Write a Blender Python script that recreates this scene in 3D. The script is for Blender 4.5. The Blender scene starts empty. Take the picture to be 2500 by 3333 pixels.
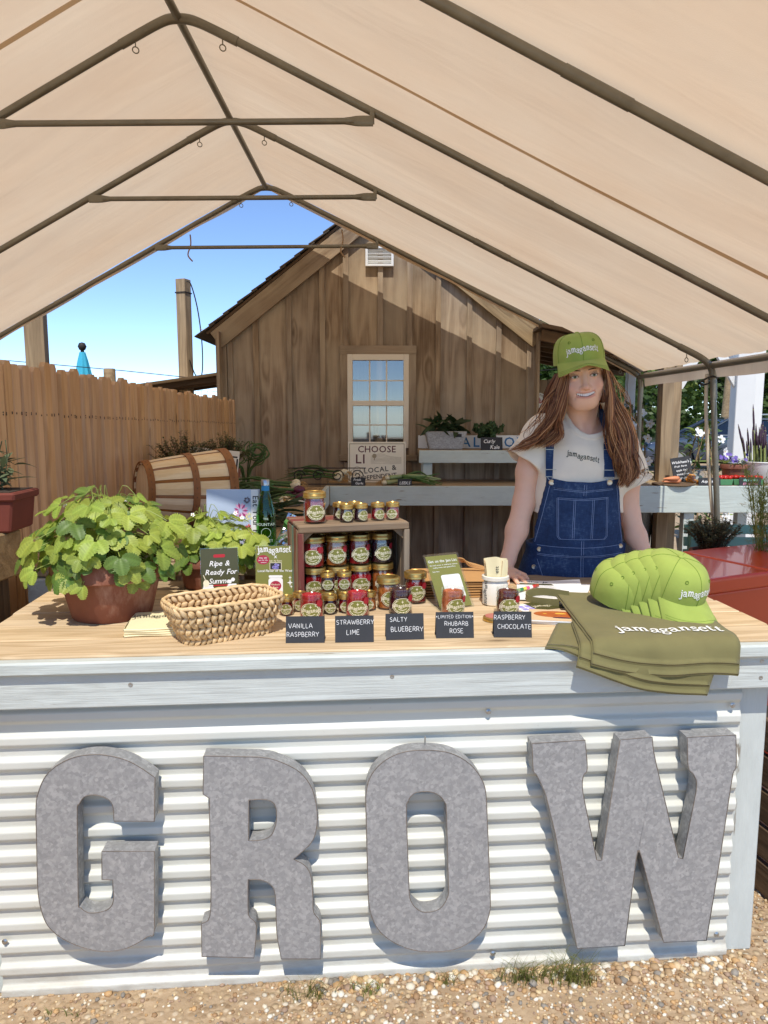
import bpy, bmesh, math, random
import numpy as np
from mathutils import Vector, Matrix, Euler
from mathutils import noise as mnoise
R = math.radians
PI = math.pi
random.seed(7)
scene = bpy.context.scene
COL = scene.collection

# ------------------------------------------------------------------ camera, sky, sun, exposure
cam_data = bpy.data.cameras.new('camera')
cam_data.sensor_fit = 'VERTICAL'
cam_data.sensor_height = 36.0
cam_data.lens = 26.0
cam_data.clip_start = 0.05
cam_data.clip_end = 600.0
cam = bpy.data.objects.new('camera', cam_data)
COL.objects.link(cam)
cam.location = (0, 0, 1.5)
cam.rotation_euler = (R(90 - 7.4), 0, 0)
scene.camera = cam

SUN_EL, SUN_AZ = 58.5, 0.0          # azimuth measured from straight behind the camera
world = bpy.data.worlds.new('World')
scene.world = world
world.use_nodes = True
wn = world.node_tree
wn.nodes.clear()
w_out = wn.nodes.new('ShaderNodeOutputWorld')
w_bg = wn.nodes.new('ShaderNodeBackground')
w_sky = wn.nodes.new('ShaderNodeTexSky')
w_sky.sky_type = 'NISHITA'
w_sky.sun_disc = False
w_sky.sun_elevation = R(SUN_EL)
w_sky.sun_rotation = R(180 + SUN_AZ)
w_sky.altitude = 4000
w_sky.air_density = 0.9
w_sky.dust_density = 0.0
w_sky.ozone_density = 3.5
w_bg.inputs['Strength'].default_value = 0.15
wn.links.new(w_sky.outputs[0], w_bg.inputs['Color'])
wn.links.new(w_bg.outputs[0], w_out.inputs['Surface'])

sun_data = bpy.data.lights.new('sun', 'SUN')
sun_data.energy = 2.5
sun_data.angle = R(0.55)
sun_data.color = (1.0, 0.945, 0.86)
sun = bpy.data.objects.new('sun', sun_data)
COL.objects.link(sun)
sun.location = (0, -6, 10)
sun.rotation_euler = (R(90 - SUN_EL), 0, R(SUN_AZ))

vs = scene.view_settings
vs.view_transform = 'Standard'
vs.look = 'None'
vs.exposure = 0.76
vs.gamma = 1.0
vs.use_curve_mapping = False
scene.cycles.max_bounces = 10
scene.cycles.transparent_max_bounces = 24
scene.cycles.diffuse_bounces = 5
scene.cycles.caustics_reflective = False
scene.cycles.caustics_refractive = False
scene.cycles.sample_clamp_indirect = 6.0
scene.cycles.use_denoising = True

# ------------------------------------------------------------------ mesh helpers
class MB:
    """collects vertices and faces for one mesh"""
    def __init__(s):
        s.v, s.f, s.m = [], [], []
    def add(s, vs, fs, mi=0, M=None):
        o = len(s.v)
        s.v += [tuple(M @ Vector(p)) for p in vs] if M is not None else [tuple(p) for p in vs]
        s.f += [tuple(i + o for i in f) for f in fs]
        s.m += [mi] * len(fs)
        return s
    def box(s, c, d, M=None, mi=0):
        x, y, z = c; a, b, e = d[0] / 2, d[1] / 2, d[2] / 2
        vs = [(x + i * a, y + j * b, z + k * e) for k in (-1, 1) for j in (-1, 1) for i in (-1, 1)]
        return s.add(vs, [(0, 2, 3, 1), (4, 5, 7, 6), (0, 1, 5, 4), (2, 6, 7, 3), (0, 4, 6, 2), (1, 3, 7, 5)], mi, M)
    def tube(s, pts, r, n=8, caps=True, mi=0, M=None):
        pts = [Vector(p) for p in pts]
        rs = r if isinstance(r, (list, tuple)) else [r] * len(pts)
        vs, fs = [], []
        t0 = (pts[1] - pts[0]).normalized()
        up = Vector((0, 0, 1)) if abs(t0.z) < 0.9 else Vector((1, 0, 0))
        nrm = (up - t0 * up.dot(t0)).normalized()
        for i, p in enumerate(pts):
            a = pts[max(i - 1, 0)]; b = pts[min(i + 1, len(pts) - 1)]
            t = (b - a).normalized()
            nrm = (nrm - t * nrm.dot(t))
            nrm = nrm.normalized() if nrm.length > 1e-6 else t.orthogonal().normalized()
            bn = t.cross(nrm)
            for k in range(n):
                q = 2 * PI * k / n
                vs.append(p + (nrm * math.cos(q) + bn * math.sin(q)) * rs[i])
        for i in range(len(pts) - 1):
            for k in range(n):
                k2 = (k + 1) % n
                fs.append((i * n + k, i * n + k2, (i + 1) * n + k2, (i + 1) * n + k))
        if caps:
            fs.append(tuple(reversed(range(n)))); fs.append(tuple(range((len(pts) - 1) * n, len(pts) * n)))
        return s.add(vs, fs, mi, M)
    def lathe(s, prof, n=24, mi=0, M=None, close=False):
        vs, fs = [], []
        for (r, z) in prof:
            for k in range(n):
                q = 2 * PI * k / n
                vs.append((r * math.cos(q), r * math.sin(q), z))
        for i in range(len(prof) - 1):
            for k in range(n):
                k2 = (k + 1) % n
                fs.append((i * n + k, i * n + k2, (i + 1) * n + k2, (i + 1) * n + k))
        if not close:
            if prof[0][0] > 1e-5: fs.append(tuple(reversed(range(n))))
            if prof[-1][0] > 1e-5: fs.append(tuple(range((len(prof) - 1) * n, len(prof) * n)))
        return s.add(vs, fs, mi, M)
    def grid(s, fn, nu, nv, mi=0, M=None, closed_u=False):
        vs = [fn(i / (nu if closed_u else nu - 1), j / (nv - 1)) for j in range(nv) for i in range(nu)]
        fs = []
        for j in range(nv - 1):
            for i in range(nu if closed_u else nu - 1):
                i2 = (i + 1) % nu
                fs.append((j * nu + i, j * nu + i2, (j + 1) * nu + i2, (j + 1) * nu + i))
        return s.add(vs, fs, mi, M)
    def prism(s, poly, y0, y1, mi=0, M=None, holes=()):
        """polygon in x,z extruded along y; y0 is the front"""
        bm = bmesh.new()
        loops = [poly] + list(holes)
        es = []
        for lp in loops:
            vv = [bm.verts.new((p[0], 0, p[1])) for p in lp]
            es += [bm.edges.new((vv[i], vv[(i + 1) % len(vv)])) for i in range(len(vv))]
        bmesh.ops.triangle_fill(bm, edges=es, use_beauty=True)
        bm.verts.index_update()
        base = [v.co.copy() for v in bm.verts]
        tris = []
        for f in bm.faces:
            idx = [v.index for v in f.verts]
            a, b, c = [base[i] for i in idx]
            if (b - a).cross(c - a).y > 0: idx.reverse()
            tris.append(tuple(idx))
        n = len(base); ns = 0
        vs = [(p.x, y0, p.z) for p in base] + [(p.x, y1, p.z) for p in base]
        fs = list(tris) + [tuple(i + n for i in reversed(t)) for t in tris]
        for li, lp in enumerate(loops):
            m = len(lp)
            area = sum(lp[i][0] * lp[(i + 1) % m][1] - lp[(i + 1) % m][0] * lp[i][1] for i in range(m))
            for i in range(m):
                a, b = ns + i, ns + (i + 1) % m
                ccw = (area > 0) ^ (li > 0)
                fs.append((b, a, a + n, b + n) if ccw else (a, b, b + n, a + n))
            ns += m
        bm.free()
        return s.add(vs, fs, mi, M)
    def mesh(s, name, mats, smooth=False, bevel=0, seg=1, merge=False, angle=30):
        me = bpy.data.meshes.new(name)
        me.from_pydata(s.v, [], s.f)
        for m in (mats if isinstance(mats, (list, tuple)) else [mats]): me.materials.append(m)
        if any(s.m): me.polygons.foreach_set('material_index', s.m)
        if bevel or merge:
            bm = bmesh.new(); bm.from_mesh(me)
            if merge: bmesh.ops.remove_doubles(bm, verts=bm.verts, dist=1e-5)
            if bevel:
                ed = [e for e in bm.edges if len(e.link_faces) == 2 and e.calc_face_angle(0) > R(angle)]
                bmesh.ops.bevel(bm, geom=ed, offset=bevel, segments=seg, affect='EDGES', profile=0.6)
            bm.to_mesh(me); bm.free()
        if smooth:
            me.polygons.foreach_set('use_smooth', [True] * len(me.polygons))
            if smooth != 'all':
                me.set_sharp_from_angle(angle=R(40))
        me.update()
        return me
    def obj(s, name, mats, parent=None, loc=(0, 0, 0), rot=(0, 0, 0), **k):
        return link(name, s.mesh(name, mats, **k), parent, loc, rot)

def link(name, me, parent=None, loc=(0, 0, 0), rot=(0, 0, 0), scale=None):
    o = bpy.data.objects.new(name, me)
    COL.objects.link(o)
    o.location = loc; o.rotation_euler = rot
    if scale: o.scale = scale
    o.parent = parent
    return o

def tag(o, label=None, cat=None, group=None, kind=None):
    if label: o['label'] = label
    if cat: o['category'] = cat
    if group: o['group'] = group
    if kind: o['kind'] = kind
    return o

def thing(name, label, cat, loc=(0, 0, 0), rot=(0, 0, 0), group=None, scale=None):
    return tag(link(name, None, None, loc, rot, scale), label, cat, group)

def copy_tree(o, parent=None, loc=None, rot=None, label=None):
    c = o.copy(); COL.objects.link(c); c.parent = parent
    if loc is not None: c.location = loc
    if rot is not None: c.rotation_euler = rot
    if label: c['label'] = label
    for ch in [x for x in COL.objects if x.parent == o]: copy_tree(ch, c)
    return c

def rotm(rx=0, ry=0, rz=0): return Euler((rx, ry, rz)).to_matrix().to_4x4()
def TM(loc, rx=0, ry=0, rz=0): return Matrix.Translation(Vector(loc)) @ rotm(rx, ry, rz)
def smooth_path(pts, n=6):
    """Catmull-Rom through the points"""
    P = [Vector(p) for p in pts]; out = []
    for i in range(len(P) - 1):
        a = P[max(i - 1, 0)]; b = P[i]; c = P[i + 1]; d = P[min(i + 2, len(P) - 1)]
        for k in range(n):
            t = k / n
            out.append(0.5 * ((2 * b) + (c - a) * t + (2 * a - 5 * b + 4 * c - d) * t * t + (3 * b - a - 3 * c + d) * t ** 3))
    out.append(P[-1])
    return out
def lerp(a, b, t): return a + (b - a) * t

# ------------------------------------------------------------------ material helpers
class NT:
    def __init__(s, name):
        s.mat = bpy.data.materials.new(name)
        s.mat.use_nodes = True
        s.t = s.mat.node_tree
        s.t.nodes.clear()
        s.out = s.t.nodes.new('ShaderNodeOutputMaterial')
    def n(s, typ, ins=None, **props):
        nd = s.t.nodes.new('ShaderNode' + typ)
        for k, v in props.items(): setattr(nd, k, v)
        for k, v in (ins or {}).items(): s.set(nd, k, v)
        return nd
    def set(s, nd, k, v):
        sk = nd.inputs[k]
        if isinstance(v, bpy.types.NodeSocket): s.t.links.new(v, sk)
        elif isinstance(v, (tuple, list)) and len(v) == 3 and sk.type == 'RGBA': sk.default_value = (*v, 1)
        else: sk.default_value = v
    def math(s, op, a, b=None, c=None, clamp=False):
        nd = s.n('Math', operation=op, use_clamp=clamp)
        for i, v in enumerate((a, b, c)):
            if v is not None: s.set(nd, i, v)
        return nd.outputs[0]
    def vmath(s, op, a, b=None):
        nd = s.n('VectorMath', operation=op)
        s.set(nd, 0, a)
        if b is not None: s.set(nd, 1, b)
        return nd.outputs[0]
    def noise(s, vec, scale=5, detail=3, rough=.5, dist=0):
        return s.n('TexNoise', {'Vector': vec, 'Scale': scale, 'Detail': detail, 'Roughness': rough, 'Distortion': dist}).outputs[0]
    def map(s, v, a, b, c=0, d=1, smooth=False):
        nd = s.n('MapRange', {0: v, 1: a, 2: b, 3: c, 4: d}, interpolation_type='SMOOTHSTEP' if smooth else 'LINEAR')
        return nd.outputs[0]
    def mix(s, f, a, b, mode='MIX'):
        nd = s.n('Mix', data_type='RGBA', blend_type=mode)
        s.set(nd, 0, f); s.set(nd, 6, a); s.set(nd, 7, b)
        return nd.outputs[2]
    def ramp(s, f, stops):
        nd = s.n('ValToRGB', {'Fac': f})
        els = nd.color_ramp.elements
        while len(els) < len(stops): els.new(0.5)
        for e, (p, c) in zip(els, stops): e.position = p; e.color = (*c, 1)
        return nd.outputs[0]
    def bump(s, h, strength=.3, dist=.01):
        return s.n('Bump', {'Height': h, 'Strength': strength, 'Distance': dist}).outputs[0]
    def objco(s): return s.n('TexCoord').outputs['Object']
    def rnd(s): return s.n('ObjectInfo').outputs['Random']
    def pbsdf(s, **k):
        b = s.n('BsdfPrincipled')
        for kk, v in k.items(): s.set(b, kk.replace('_', ' '), v)
        s.t.links.new(b.outputs[0], s.out.inputs[0])
        return b
    def surf(s, sh): s.t.links.new(sh, s.out.inputs[0])

def hexc(h):
    v = [int(h[i:i + 2], 16) / 255 for i in (0, 2, 4)]
    return tuple(x / 12.92 if x <= .04045 else ((x + .055) / 1.055) ** 2.4 for x in v)
def scl(c, k): return tuple(min(1, x * k) for x in c)

def plain(name, c, rough=.6, metal=0.0, var=.12, scale=30, bump=.0, coat=0, vrand=0.0, spec=.5, bscale=None):
    t = NT(name); co = t.objco()
    f = t.noise(co, scale, 4, .6)
    col = t.mix(f, scl(c, 1 - var), scl(c, 1 + var))
    if vrand:
        hsv = t.n('HueSaturation', {'Value': t.map(t.rnd(), 0, 1, 1 - vrand, 1 + vrand), 'Color': col})
        col = hsv.outputs[0]
    k = dict(Base_Color=col, Roughness=rough, Metallic=metal)
    if coat: k['Coat_Weight'] = coat
    k['Specular_IOR_Level'] = spec
    if bump: k['Normal'] = t.bump(t.noise(co, bscale or scale * 2, 4, .6), bump, .004)
    t.pbsdf(**k)
    return t.mat

def wood(name, dark, light, rings=7, knots=.6, rough=.75, bump=.35, stretch=9, paint=None, wear=.5, vrand=.12, fine=130, grey=None):
    """long grain along the local X axis, rings that bend round the knots"""
    t = NT(name)
    rnd = t.rnd()
    off = t.n('CombineXYZ', {0: t.math('MULTIPLY', rnd, 31.0), 1: t.math('MULTIPLY', rnd, 17.3), 2: t.math('MULTIPLY', rnd, 7.1)}).outputs[0]
    v = t.vmath('ADD', t.objco(), off)
    n1 = t.noise(t.vmath('MULTIPLY', v, (.9, stretch, stretch)), 1.1, 2, .45, .25)
    vor = t.n('TexVoronoi', {'Vector': t.vmath('MULTIPLY', v, (2.3, 7.0, 7.0)), 'Scale': 1.0, 'Randomness': 1.0})
    act = t.math('GREATER_THAN', t.n('SeparateColor', {0: vor.outputs['Color']}).outputs[0], 1 - knots)
    d = vor.outputs['Distance']
    k = t.math('MULTIPLY', t.map(d, 0, .42, 1, 0, True), act)
    core = t.math('MULTIPLY', t.map(d, .05, .13, 1, 0, True), act)
    ringc = t.math('ADD', t.math('MULTIPLY', n1, rings), t.math('MULTIPLY', k, 1.6))
    s = t.math('SINE', t.math('MULTIPLY', ringc, 6.283))
    s = t.map(s, -1, 1, 0, 1)
    f = t.noise(t.vmath('MULTIPLY', v, (4.5, fine, fine)), 1.0, 4, .65)
    blot = t.noise(v, 2.3, 3, .55)
    fac = t.math('ADD', t.math('ADD', t.math('MULTIPLY', s, .20), t.math('MULTIPLY', f, .45)), t.math('MULTIPLY', blot, .38))
    col = t.ramp(fac, [(.22, dark), (.80, light)])
    col = t.mix(core, col, scl(dark, .45))
    col = t.mix(t.math('MULTIPLY', t.math('SUBTRACT', k, core), .45), col, scl(dark, .8))
    if grey: col = t.mix(t.map(t.noise(v, 1.4, 4, .6), .42, .66, 0, .75), col, grey)
    h = t.math('ADD', t.math('MULTIPLY', s, .35), f)
    rg = rough
    if paint:
        chip = t.math('MULTIPLY', t.noise(t.vmath('MULTIPLY', v, (5, 34, 34)), 1.0, 5, .62), t.math('ADD', t.math('MULTIPLY', t.noise(v, 3, 3, .6), .55), .72))
        chip = t.map(chip, .66 - .12 * wear, .72 - .08 * wear, 0, 1)
        stain = t.noise(t.vmath('MULTIPLY', v, (2.5, 7, 7)), 2, 5, .7)
        pc = t.mix(t.map(stain, .3, .75), scl(paint, .86), scl(paint, 1.04))
        pc = t.mix(t.math('MULTIPLY', core, .55), pc, scl(paint, .45))
        col = t.mix(t.math('MULTIPLY', chip, .8), pc, scl(col_mid(dark, light), .9))
        rg = .55
    hsv = t.n('HueSaturation', {'Value': t.map(rnd, 0, 1, 1 - vrand, 1 + vrand), 'Saturation': t.map(t.math('FRACT', t.math('MULTIPLY', rnd, 7.7)), 0, 1, .9, 1.08), 'Color': col})
    t.pbsdf(Base_Color=hsv.outputs[0], Roughness=rg, Specular_IOR_Level=.3, Normal=t.bump(h, bump, .004))
    return t.mat
def col_mid(a, b): return tuple((x + y) / 2 for x, y in zip(a, b))

def glass(name, tint=(1, 1, 1), refl=1.0, rough=.02, base=.035, dirt=0.0):
    """thin clear sheet: tinted see-through plus mirror reflection that grows at grazing angles"""
    t = NT(name)
    lw = t.math('ADD', t.math('MULTIPLY', t.math('POWER', t.n('LayerWeight', {'Blend': .5}).outputs['Facing'], 5.0), .9), .02)
    fac = t.math('MULTIPLY', t.math('ADD', lw, base), refl, clamp=True)
    tr = t.n('BsdfTransparent', {'Color': tint})
    gl = t.n('BsdfGlossy', {'Color': (1, 1, 1), 'Roughness': rough})
    mx = t.n('MixShader', {0: fac, 1: tr.outputs[0], 2: gl.outputs[0]})
    sh = mx.outputs[0]
    if dirt:
        df = t.n('BsdfDiffuse', {'Color': (.6, .6, .58)})
        sh = t.n('MixShader', {0: t.math('MULTIPLY', t.noise(t.objco(), 6, 5, .7), dirt), 1: sh, 2: df.outputs[0]}).outputs[0]
    t.surf(sh)
    return t.mat

def plank(name, L, W, T, m, parent=None, loc=(0, 0, 0), rot=(0, 0, 0), bevel=.003, warp=0.0):
    """a board, grain and length along local X, centred"""
    b = MB()
    if warp:
        n = 9
        vs = []
        w0, w1 = random.uniform(-1, 1) * warp, random.uniform(-1, 1) * warp
        ph = random.uniform(0, 6)
        for i in range(n):
            u = i / (n - 1)
            dy = w0 * math.sin(u * 3 + ph); dz = w1 * math.sin(u * 2.3 + ph * 2)
            x = (u - .5) * L
            for (yy, zz) in ((-W / 2, -T / 2), (W / 2, -T / 2), (W / 2, T / 2), (-W / 2, T / 2)):
                vs.append((x, yy + dy + random.uniform(-.2, .2) * warp, zz + dz))
        fs = [(3, 2, 1, 0), tuple((n - 1) * 4 + i for i in range(4))]
        for i in range(n - 1):
            for k in range(4):
                k2 = (k + 1) % 4
                fs.append((i * 4 + k, i * 4 + k2, i * 4 + 4 + k2, i * 4 + 4 + k))
        b.add(vs, fs)
    else:
        b.box((0, 0, 0), (L, W, T))
    return b.obj(name, m, parent, loc, rot, bevel=bevel, angle=50)

# ------------------------------------------------------------------ lettering
_GL = {}
def glyph(ch):
    if ch in _GL: return _GL[ch]
    cu = bpy.data.curves.new('g', 'FONT'); cu.body = ch; cu.size = 1; cu.resolution_u = 2; cu.offset = .012
    ob = bpy.data.objects.new('g', cu)
    me = bpy.data.meshes.new_from_object(ob)
    vs = [(v.co.x, v.co.y) for v in me.vertices]; fs = [tuple(p.vertices) for p in me.polygons]
    bpy.data.objects.remove(ob); bpy.data.curves.remove(cu); bpy.data.meshes.remove(me)
    x0 = min((v[0] for v in vs), default=0); x1 = max((v[0] for v in vs), default=.28)
    _GL[ch] = ([(a - x0, b) for a, b in vs], fs, x1 - x0)
    return _GL[ch]

# hand strokes on a 1-high cell (width, list of polylines)
_C = {
 'A': (.75, [[(0, 0), (.36, 1), (.74, 0)], [(.14, .38), (.62, .36)]]), 'B': (.62, [[(.05, 0), (.05, 1), (.42, .97), (.52, .77), (.4, .56), (.05, .5)], [(.4, .53), (.6, .3), (.45, .04), (.05, 0)]]),
 'C': (.66, [[(.62, .85), (.4, 1), (.12, .85), (.02, .5), (.12, .12), (.38, 0), (.66, .14)]]), 'D': (.66, [[(.05, 0), (.05, 1), (.4, .93), (.63, .5), (.42, .06), (.05, 0)]]),
 'E': (.56, [[(.55, 1), (.05, .97), (.05, 0), (.56, .02)], [(.05, .5), (.45, .52)]]), 'H': (.64, [[(.04, 1), (.05, 0)], [(.6, 1), (.6, 0)], [(.05, .5), (.6, .52)]]),
 'I': (.2, [[(.1, 1), (.1, 0)]]), 'L': (.52, [[(.06, 1), (.05, 0), (.52, .02)]]), 'M': (.86, [[(.03, 0), (.12, 1), (.42, .35), (.74, 1), (.84, 0)]]),
 'N': (.7, [[(.05, 0), (.07, 1), (.62, .02), (.64, 1)]]), 'O': (.72, [[(.36, 1), (.1, .86), (.01, .5), (.12, .12), (.37, 0), (.62, .14), (.71, .5), (.6, .87), (.36, 1)]]),
 'P': (.58, [[(.05, 0), (.05, 1), (.42, .96), (.56, .72), (.4, .48), (.05, .44)]]), 'R': (.62, [[(.05, 0), (.05, 1), (.42, .96), (.56, .74), (.4, .5), (.05, .47)], [(.3, .48), (.62, 0)]]),
 'S': (.56, [[(.52, .86), (.3, 1), (.06, .82), (.14, .58), (.42, .45), (.53, .2), (.3, 0), (.02, .12)]]), 'T': (.66, [[(0, .98), (.66, 1)], [(.33, .99), (.32, 0)]]),
 'U': (.64, [[(.04, 1), (.06, .25), (.3, 0), (.55, .2), (.6, 1)]]), 'V': (.68, [[(0, 1), (.32, 0), (.68, 1)]]), 'W': (.95, [[(0, 1), (.22, 0), (.46, .75), (.7, 0), (.94, 1)]]),
 'Y': (.66, [[(0, 1), (.33, .5), (.66, 1)], [(.33, .5), (.3, 0)]]), 'K': (.62, [[(.05, 1), (.05, 0)], [(.58, 1), (.06, .45), (.6, 0)]]),
 '*': (.45, [[(.22, .85), (.22, .3)], [(.02, .7), (.43, .43)], [(.43, .7), (.02, .43)]]), ' ': (.42, []),
}
# serifed small letters of the market's wordmark, x-height 1: (width, strokes with their width)
_S = {
 'j': (.46, [([(.08, 1), (.36, 1)], .1), ([(.3, 1.0), (.3, -.2), (.2, -.44), (.02, -.5), (-.1, -.38)], .19), ([(.2, 1.36), (.4, 1.36)], .2)]),
 'a': (.86, [([(.12, .72), (.2, .92), (.42, 1), (.6, .86), (.62, .6), (.62, .14), (.72, .03), (.86, .08)], .17), ([(.6, .6), (.3, .52), (.1, .3), (.18, .06), (.38, 0), (.6, .2)], .13)]),
 'm': (1.26, [([(.04, .98), (.24, 1)], .09), ([(.22, 1), (.22, .02)], .19), ([(.3, .78), (.48, .98), (.62, .9), (.66, .68), (.66, .02)], .17), ([(.74, .78), (.92, .98), (1.06, .9), (1.1, .68), (1.1, .02)], .17), ([(.06, .03), (.38, .03)], .09), ([(.5, .03), (.82, .03)], .09), ([(.94, .03), (1.28, .03)], .09)]),
 'g': (.84, [([(.36, 1), (.12, .86), (.1, .6), (.36, .42), (.6, .6), (.6, .86), (.36, 1)], .14), ([(.58, .88), (.72, 1.02), (.84, .98)], .1), ([(.22, .46), (.12, .26), (.3, .14), (.62, .08), (.72, -.14), (.5, -.42), (.16, -.4), (.04, -.18), (.24, .08)], .13)]),
 'n': (.94, [([(.04, .98), (.24, 1)], .09), ([(.22, 1), (.22, .02)], .19), ([(.3, .78), (.5, .98), (.66, .9), (.7, .68), (.7, .02)], .18), ([(.06, .03), (.38, .03)], .09), ([(.54, .03), (.88, .03)], .09)]),
 's': (.66, [([(.54, .78), (.44, .96), (.24, .98), (.1, .8), (.2, .6), (.46, .42), (.56, .2), (.4, .02), (.18, .02), (.06, .22)], .16)]),
 'e': (.76, [([(.12, .52), (.66, .56)], .09), ([(.66, .58), (.58, .9), (.36, 1), (.14, .82), (.08, .46), (.2, .1), (.42, 0), (.7, .2)], .16)]),
 't': (.54, [([(.3, 1.4), (.24, .95), (.24, .2), (.36, .02), (.54, .14)], .17), ([(.02, .98), (.54, .98)], .1)]),
}
def strip(pts, w):
    """mitred flat ribbon along a polyline"""
    n = len(pts); vs, fs = [], []
    for i in range(n):
        a = pts[max(i - 1, 0)]; b = pts[i]; c = pts[min(i + 1, n - 1)]
        d1 = Vector((b[0] - a[0], b[1] - a[1])); d2 = Vector((c[0] - b[0], c[1] - b[1]))
        if d1.length < 1e-9: d1 = d2
        if d2.length < 1e-9: d2 = d1
        t = (d1.normalized() + d2.normalized())
        t = t.normalized() if t.length > .3 else d1.normalized()
        nn = Vector((-t.y, t.x))
        k = 1 / max(.6, abs(nn.dot(Vector((-d1.y, d1.x)).normalized())))
        vs += [(b[0] + nn.x * w / 2 * k, b[1] + nn.y * w / 2 * k), (b[0] - nn.x * w / 2 * k, b[1] - nn.y * w / 2 * k)]
    for i in range(n - 1): fs.append((2 * i, 2 * i + 1, 2 * i + 3, 2 * i + 2))
    return vs, fs
def smooth2(p, n=3):
    if len(p) < 3: return p
    return [(q.x, q.y) for q in smooth_path([(a, b, 0) for a, b in p], n)]

def text2d(s, size, style='sans', gap=.09, wave=None, bold=0.0, align='c', slant=0.0, jit=0.0):
    """flat lettering -> (verts (x, y, tiny z), faces); style sans, chalk or mark"""
    vs, fs = [], []; x = 0.0; lay = 0
    for ci, ch in enumerate(s):
        dy, rot = wave(ci) if wave else (0, 0)
        if jit: dy += random.uniform(-jit, jit); rot += random.uniform(-jit, jit)
        c, sn = math.cos(rot), math.sin(rot)
        parts = []
        if style == 'sans':
            if ch == ' ': w = .3
            else:
                g, gf, w = glyph(ch); parts = [(g, gf)]
        else:
            if style == 'chalk': w, st = _C.get(ch, _C[' ']); st = [(p, .085) for p in st]
            else: w, st = _S[ch]
            for p, sw in st:
                parts.append(strip(smooth2(p), sw + bold))
        for g, gf in parts:
            o = len(vs); z = (lay % 5) * .00004; lay += 1
            for (a, b) in g:
                a += slant * b
                vs.append(((x + a * c - b * sn) * size, (dy + a * sn + b * c) * size, z))
            fs += [tuple(i + o for i in f) for f in gf]
        x += w + gap
    tw = (x - gap) * size
    sh = {'c': tw / 2, 'l': 0, 'r': tw}[align]
    return [(a - sh, b, z) for a, b, z in vs], fs
def wob(i): return ([0, .02, .1, -.1, -.16, -.04, .06, .02, 0, .05, -.02][i % 11], [.1, .1, .05, -.1, 0, .05, 0, -.05, 0, .06, -.04][i % 11])
def wordmark(size, bold=0.0, arc=0.0, rise=0.0):
    def w(i):
        a, b = wob(i); u = (i - 5) / 5
        return (a * 1.5 - arc * u * u + rise * u, b)
    return text2d('jamagansett', size, 'mark', .05, w, bold)

def flat_xz(vf, cx, cz, y=0):
    """lettering onto a plate that faces -Y"""
    return [(cx + a, y - z, cz + b) for a, b, z in vf[0]], vf[1]
def disc2d(rx, ry, n=28, cx=0, cy=0, z=0):
    return [(cx, cy, z)] + [(cx + rx * math.cos(2 * PI * i / n), cy + ry * math.sin(2 * PI * i / n), z) for i in range(n)], [(0, i + 1, (i + 1) % n + 1) for i in range(n)]
def ring2d(rx, ry, w, n=28, cx=0, cy=0, z=0):
    vs = []
    for i in range(n):
        q = 2 * PI * i / n
        vs += [(cx + rx * math.cos(q), cy + ry * math.sin(q), z), (cx + (rx - w) * math.cos(q), cy + (ry - w) * math.sin(q), z)]
    return vs, [(2 * i, 2 * ((i + 1) % n), 2 * ((i + 1) % n) + 1, 2 * i + 1) for i in range(n)]
def poly2d(pts, z=0): return [(a, b, z) for a, b in pts], [tuple(range(len(pts)))]
def star2d(r, cx=0, cy=0, z=0):
    p = []
    for i in range(8):
        q = PI / 2 + i * PI / 4; rr = r if i % 2 == 0 else r * .3
        p.append((cx + rr * .75 * math.cos(q), cy + rr * math.sin(q), z))
    return [(cx, cy, z)] + p, [(0, i + 1, (i + 1) % 8 + 1) for i in range(8)]
def rrect2d(w, h, r, cx=0, cy=0, z=0, n=4):
    p = []
    for qx, qy, a0 in ((1, 1, 0), (-1, 1, 90), (-1, -1, 180), (1, -1, 270)):
        for i in range(n + 1):
            q = R(a0 + 90 * i / n)
            p.append((cx + qx * (w / 2 - r) + r * math.cos(q), cy + qy * (h / 2 - r) + r * math.sin(q), z))
    return p, [tuple(range(len(p)))]
# ------------------------------------------------------------------ shared materials
def canvas_mat(name='tan_canvas', k=1.0):
    t = NT(name); co = t.objco()
    weave = t.noise(t.vmath('MULTIPLY', co, (260, 260, 260)), 1, 2, .5)
    st = t.noise(t.vmath('MULTIPLY', co, (.5, 1.3, .5)), 1.3, 3, .5)
    st2 = t.noise(t.vmath('MULTIPLY', co, (1.2, 1.2, 1.2)), 1.7, 4, .6)
    f = t.math('ADD', t.math('MULTIPLY', st, .6), t.math('MULTIPLY', st2, .4))
    col = t.ramp(f, [(.3, scl(hexc('d8b998'), k)), (.72, scl(hexc('e8cfb0'), k))])
    tcol = t.ramp(f, [(.3, scl(hexc('ebcba5'), k)), (.72, scl(hexc('f2dab8'), k))])
    wr = t.noise(t.vmath('MULTIPLY', co, (.6, 2.6, .6)), 1.6, 3, .5, .4)
    nrm = t.bump(t.math('ADD', wr, t.math('MULTIPLY', weave, .03)), .34, .05)
    d = t.n('BsdfDiffuse', {'Color': col, 'Normal': nrm})
    tr = t.n('BsdfTranslucent', {'Color': tcol, 'Normal': nrm})
    t.surf(t.n('MixShader', {0: .55, 1: d.outputs[0], 2: tr.outputs[0]}).outputs[0])
    return t.mat
M_CANVAS = canvas_mat()
M_SEAM = canvas_mat('canvas_seam', .72)
def metal(name, c, rough=.45, met=.75, var=.18, sc=9):
    t = NT(name); co = t.objco()
    f = t.noise(t.vmath('MULTIPLY', co, (1, 1, 1)), sc, 5, .65)
    col = t.mix(t.map(f, .3, .7), scl(c, 1 - var), scl(c, 1 + var))
    t.pbsdf(Base_Color=col, Metallic=met, Roughness=t.map(f, .2, .8, rough * .8, rough * 1.3))
    return t.mat
M_PIPE = metal('galvanised_pipe', hexc('7f7a6c'), .42, .5)
M_IRON = metal('dark_iron', hexc('3a3734'), .6, .5)
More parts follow.
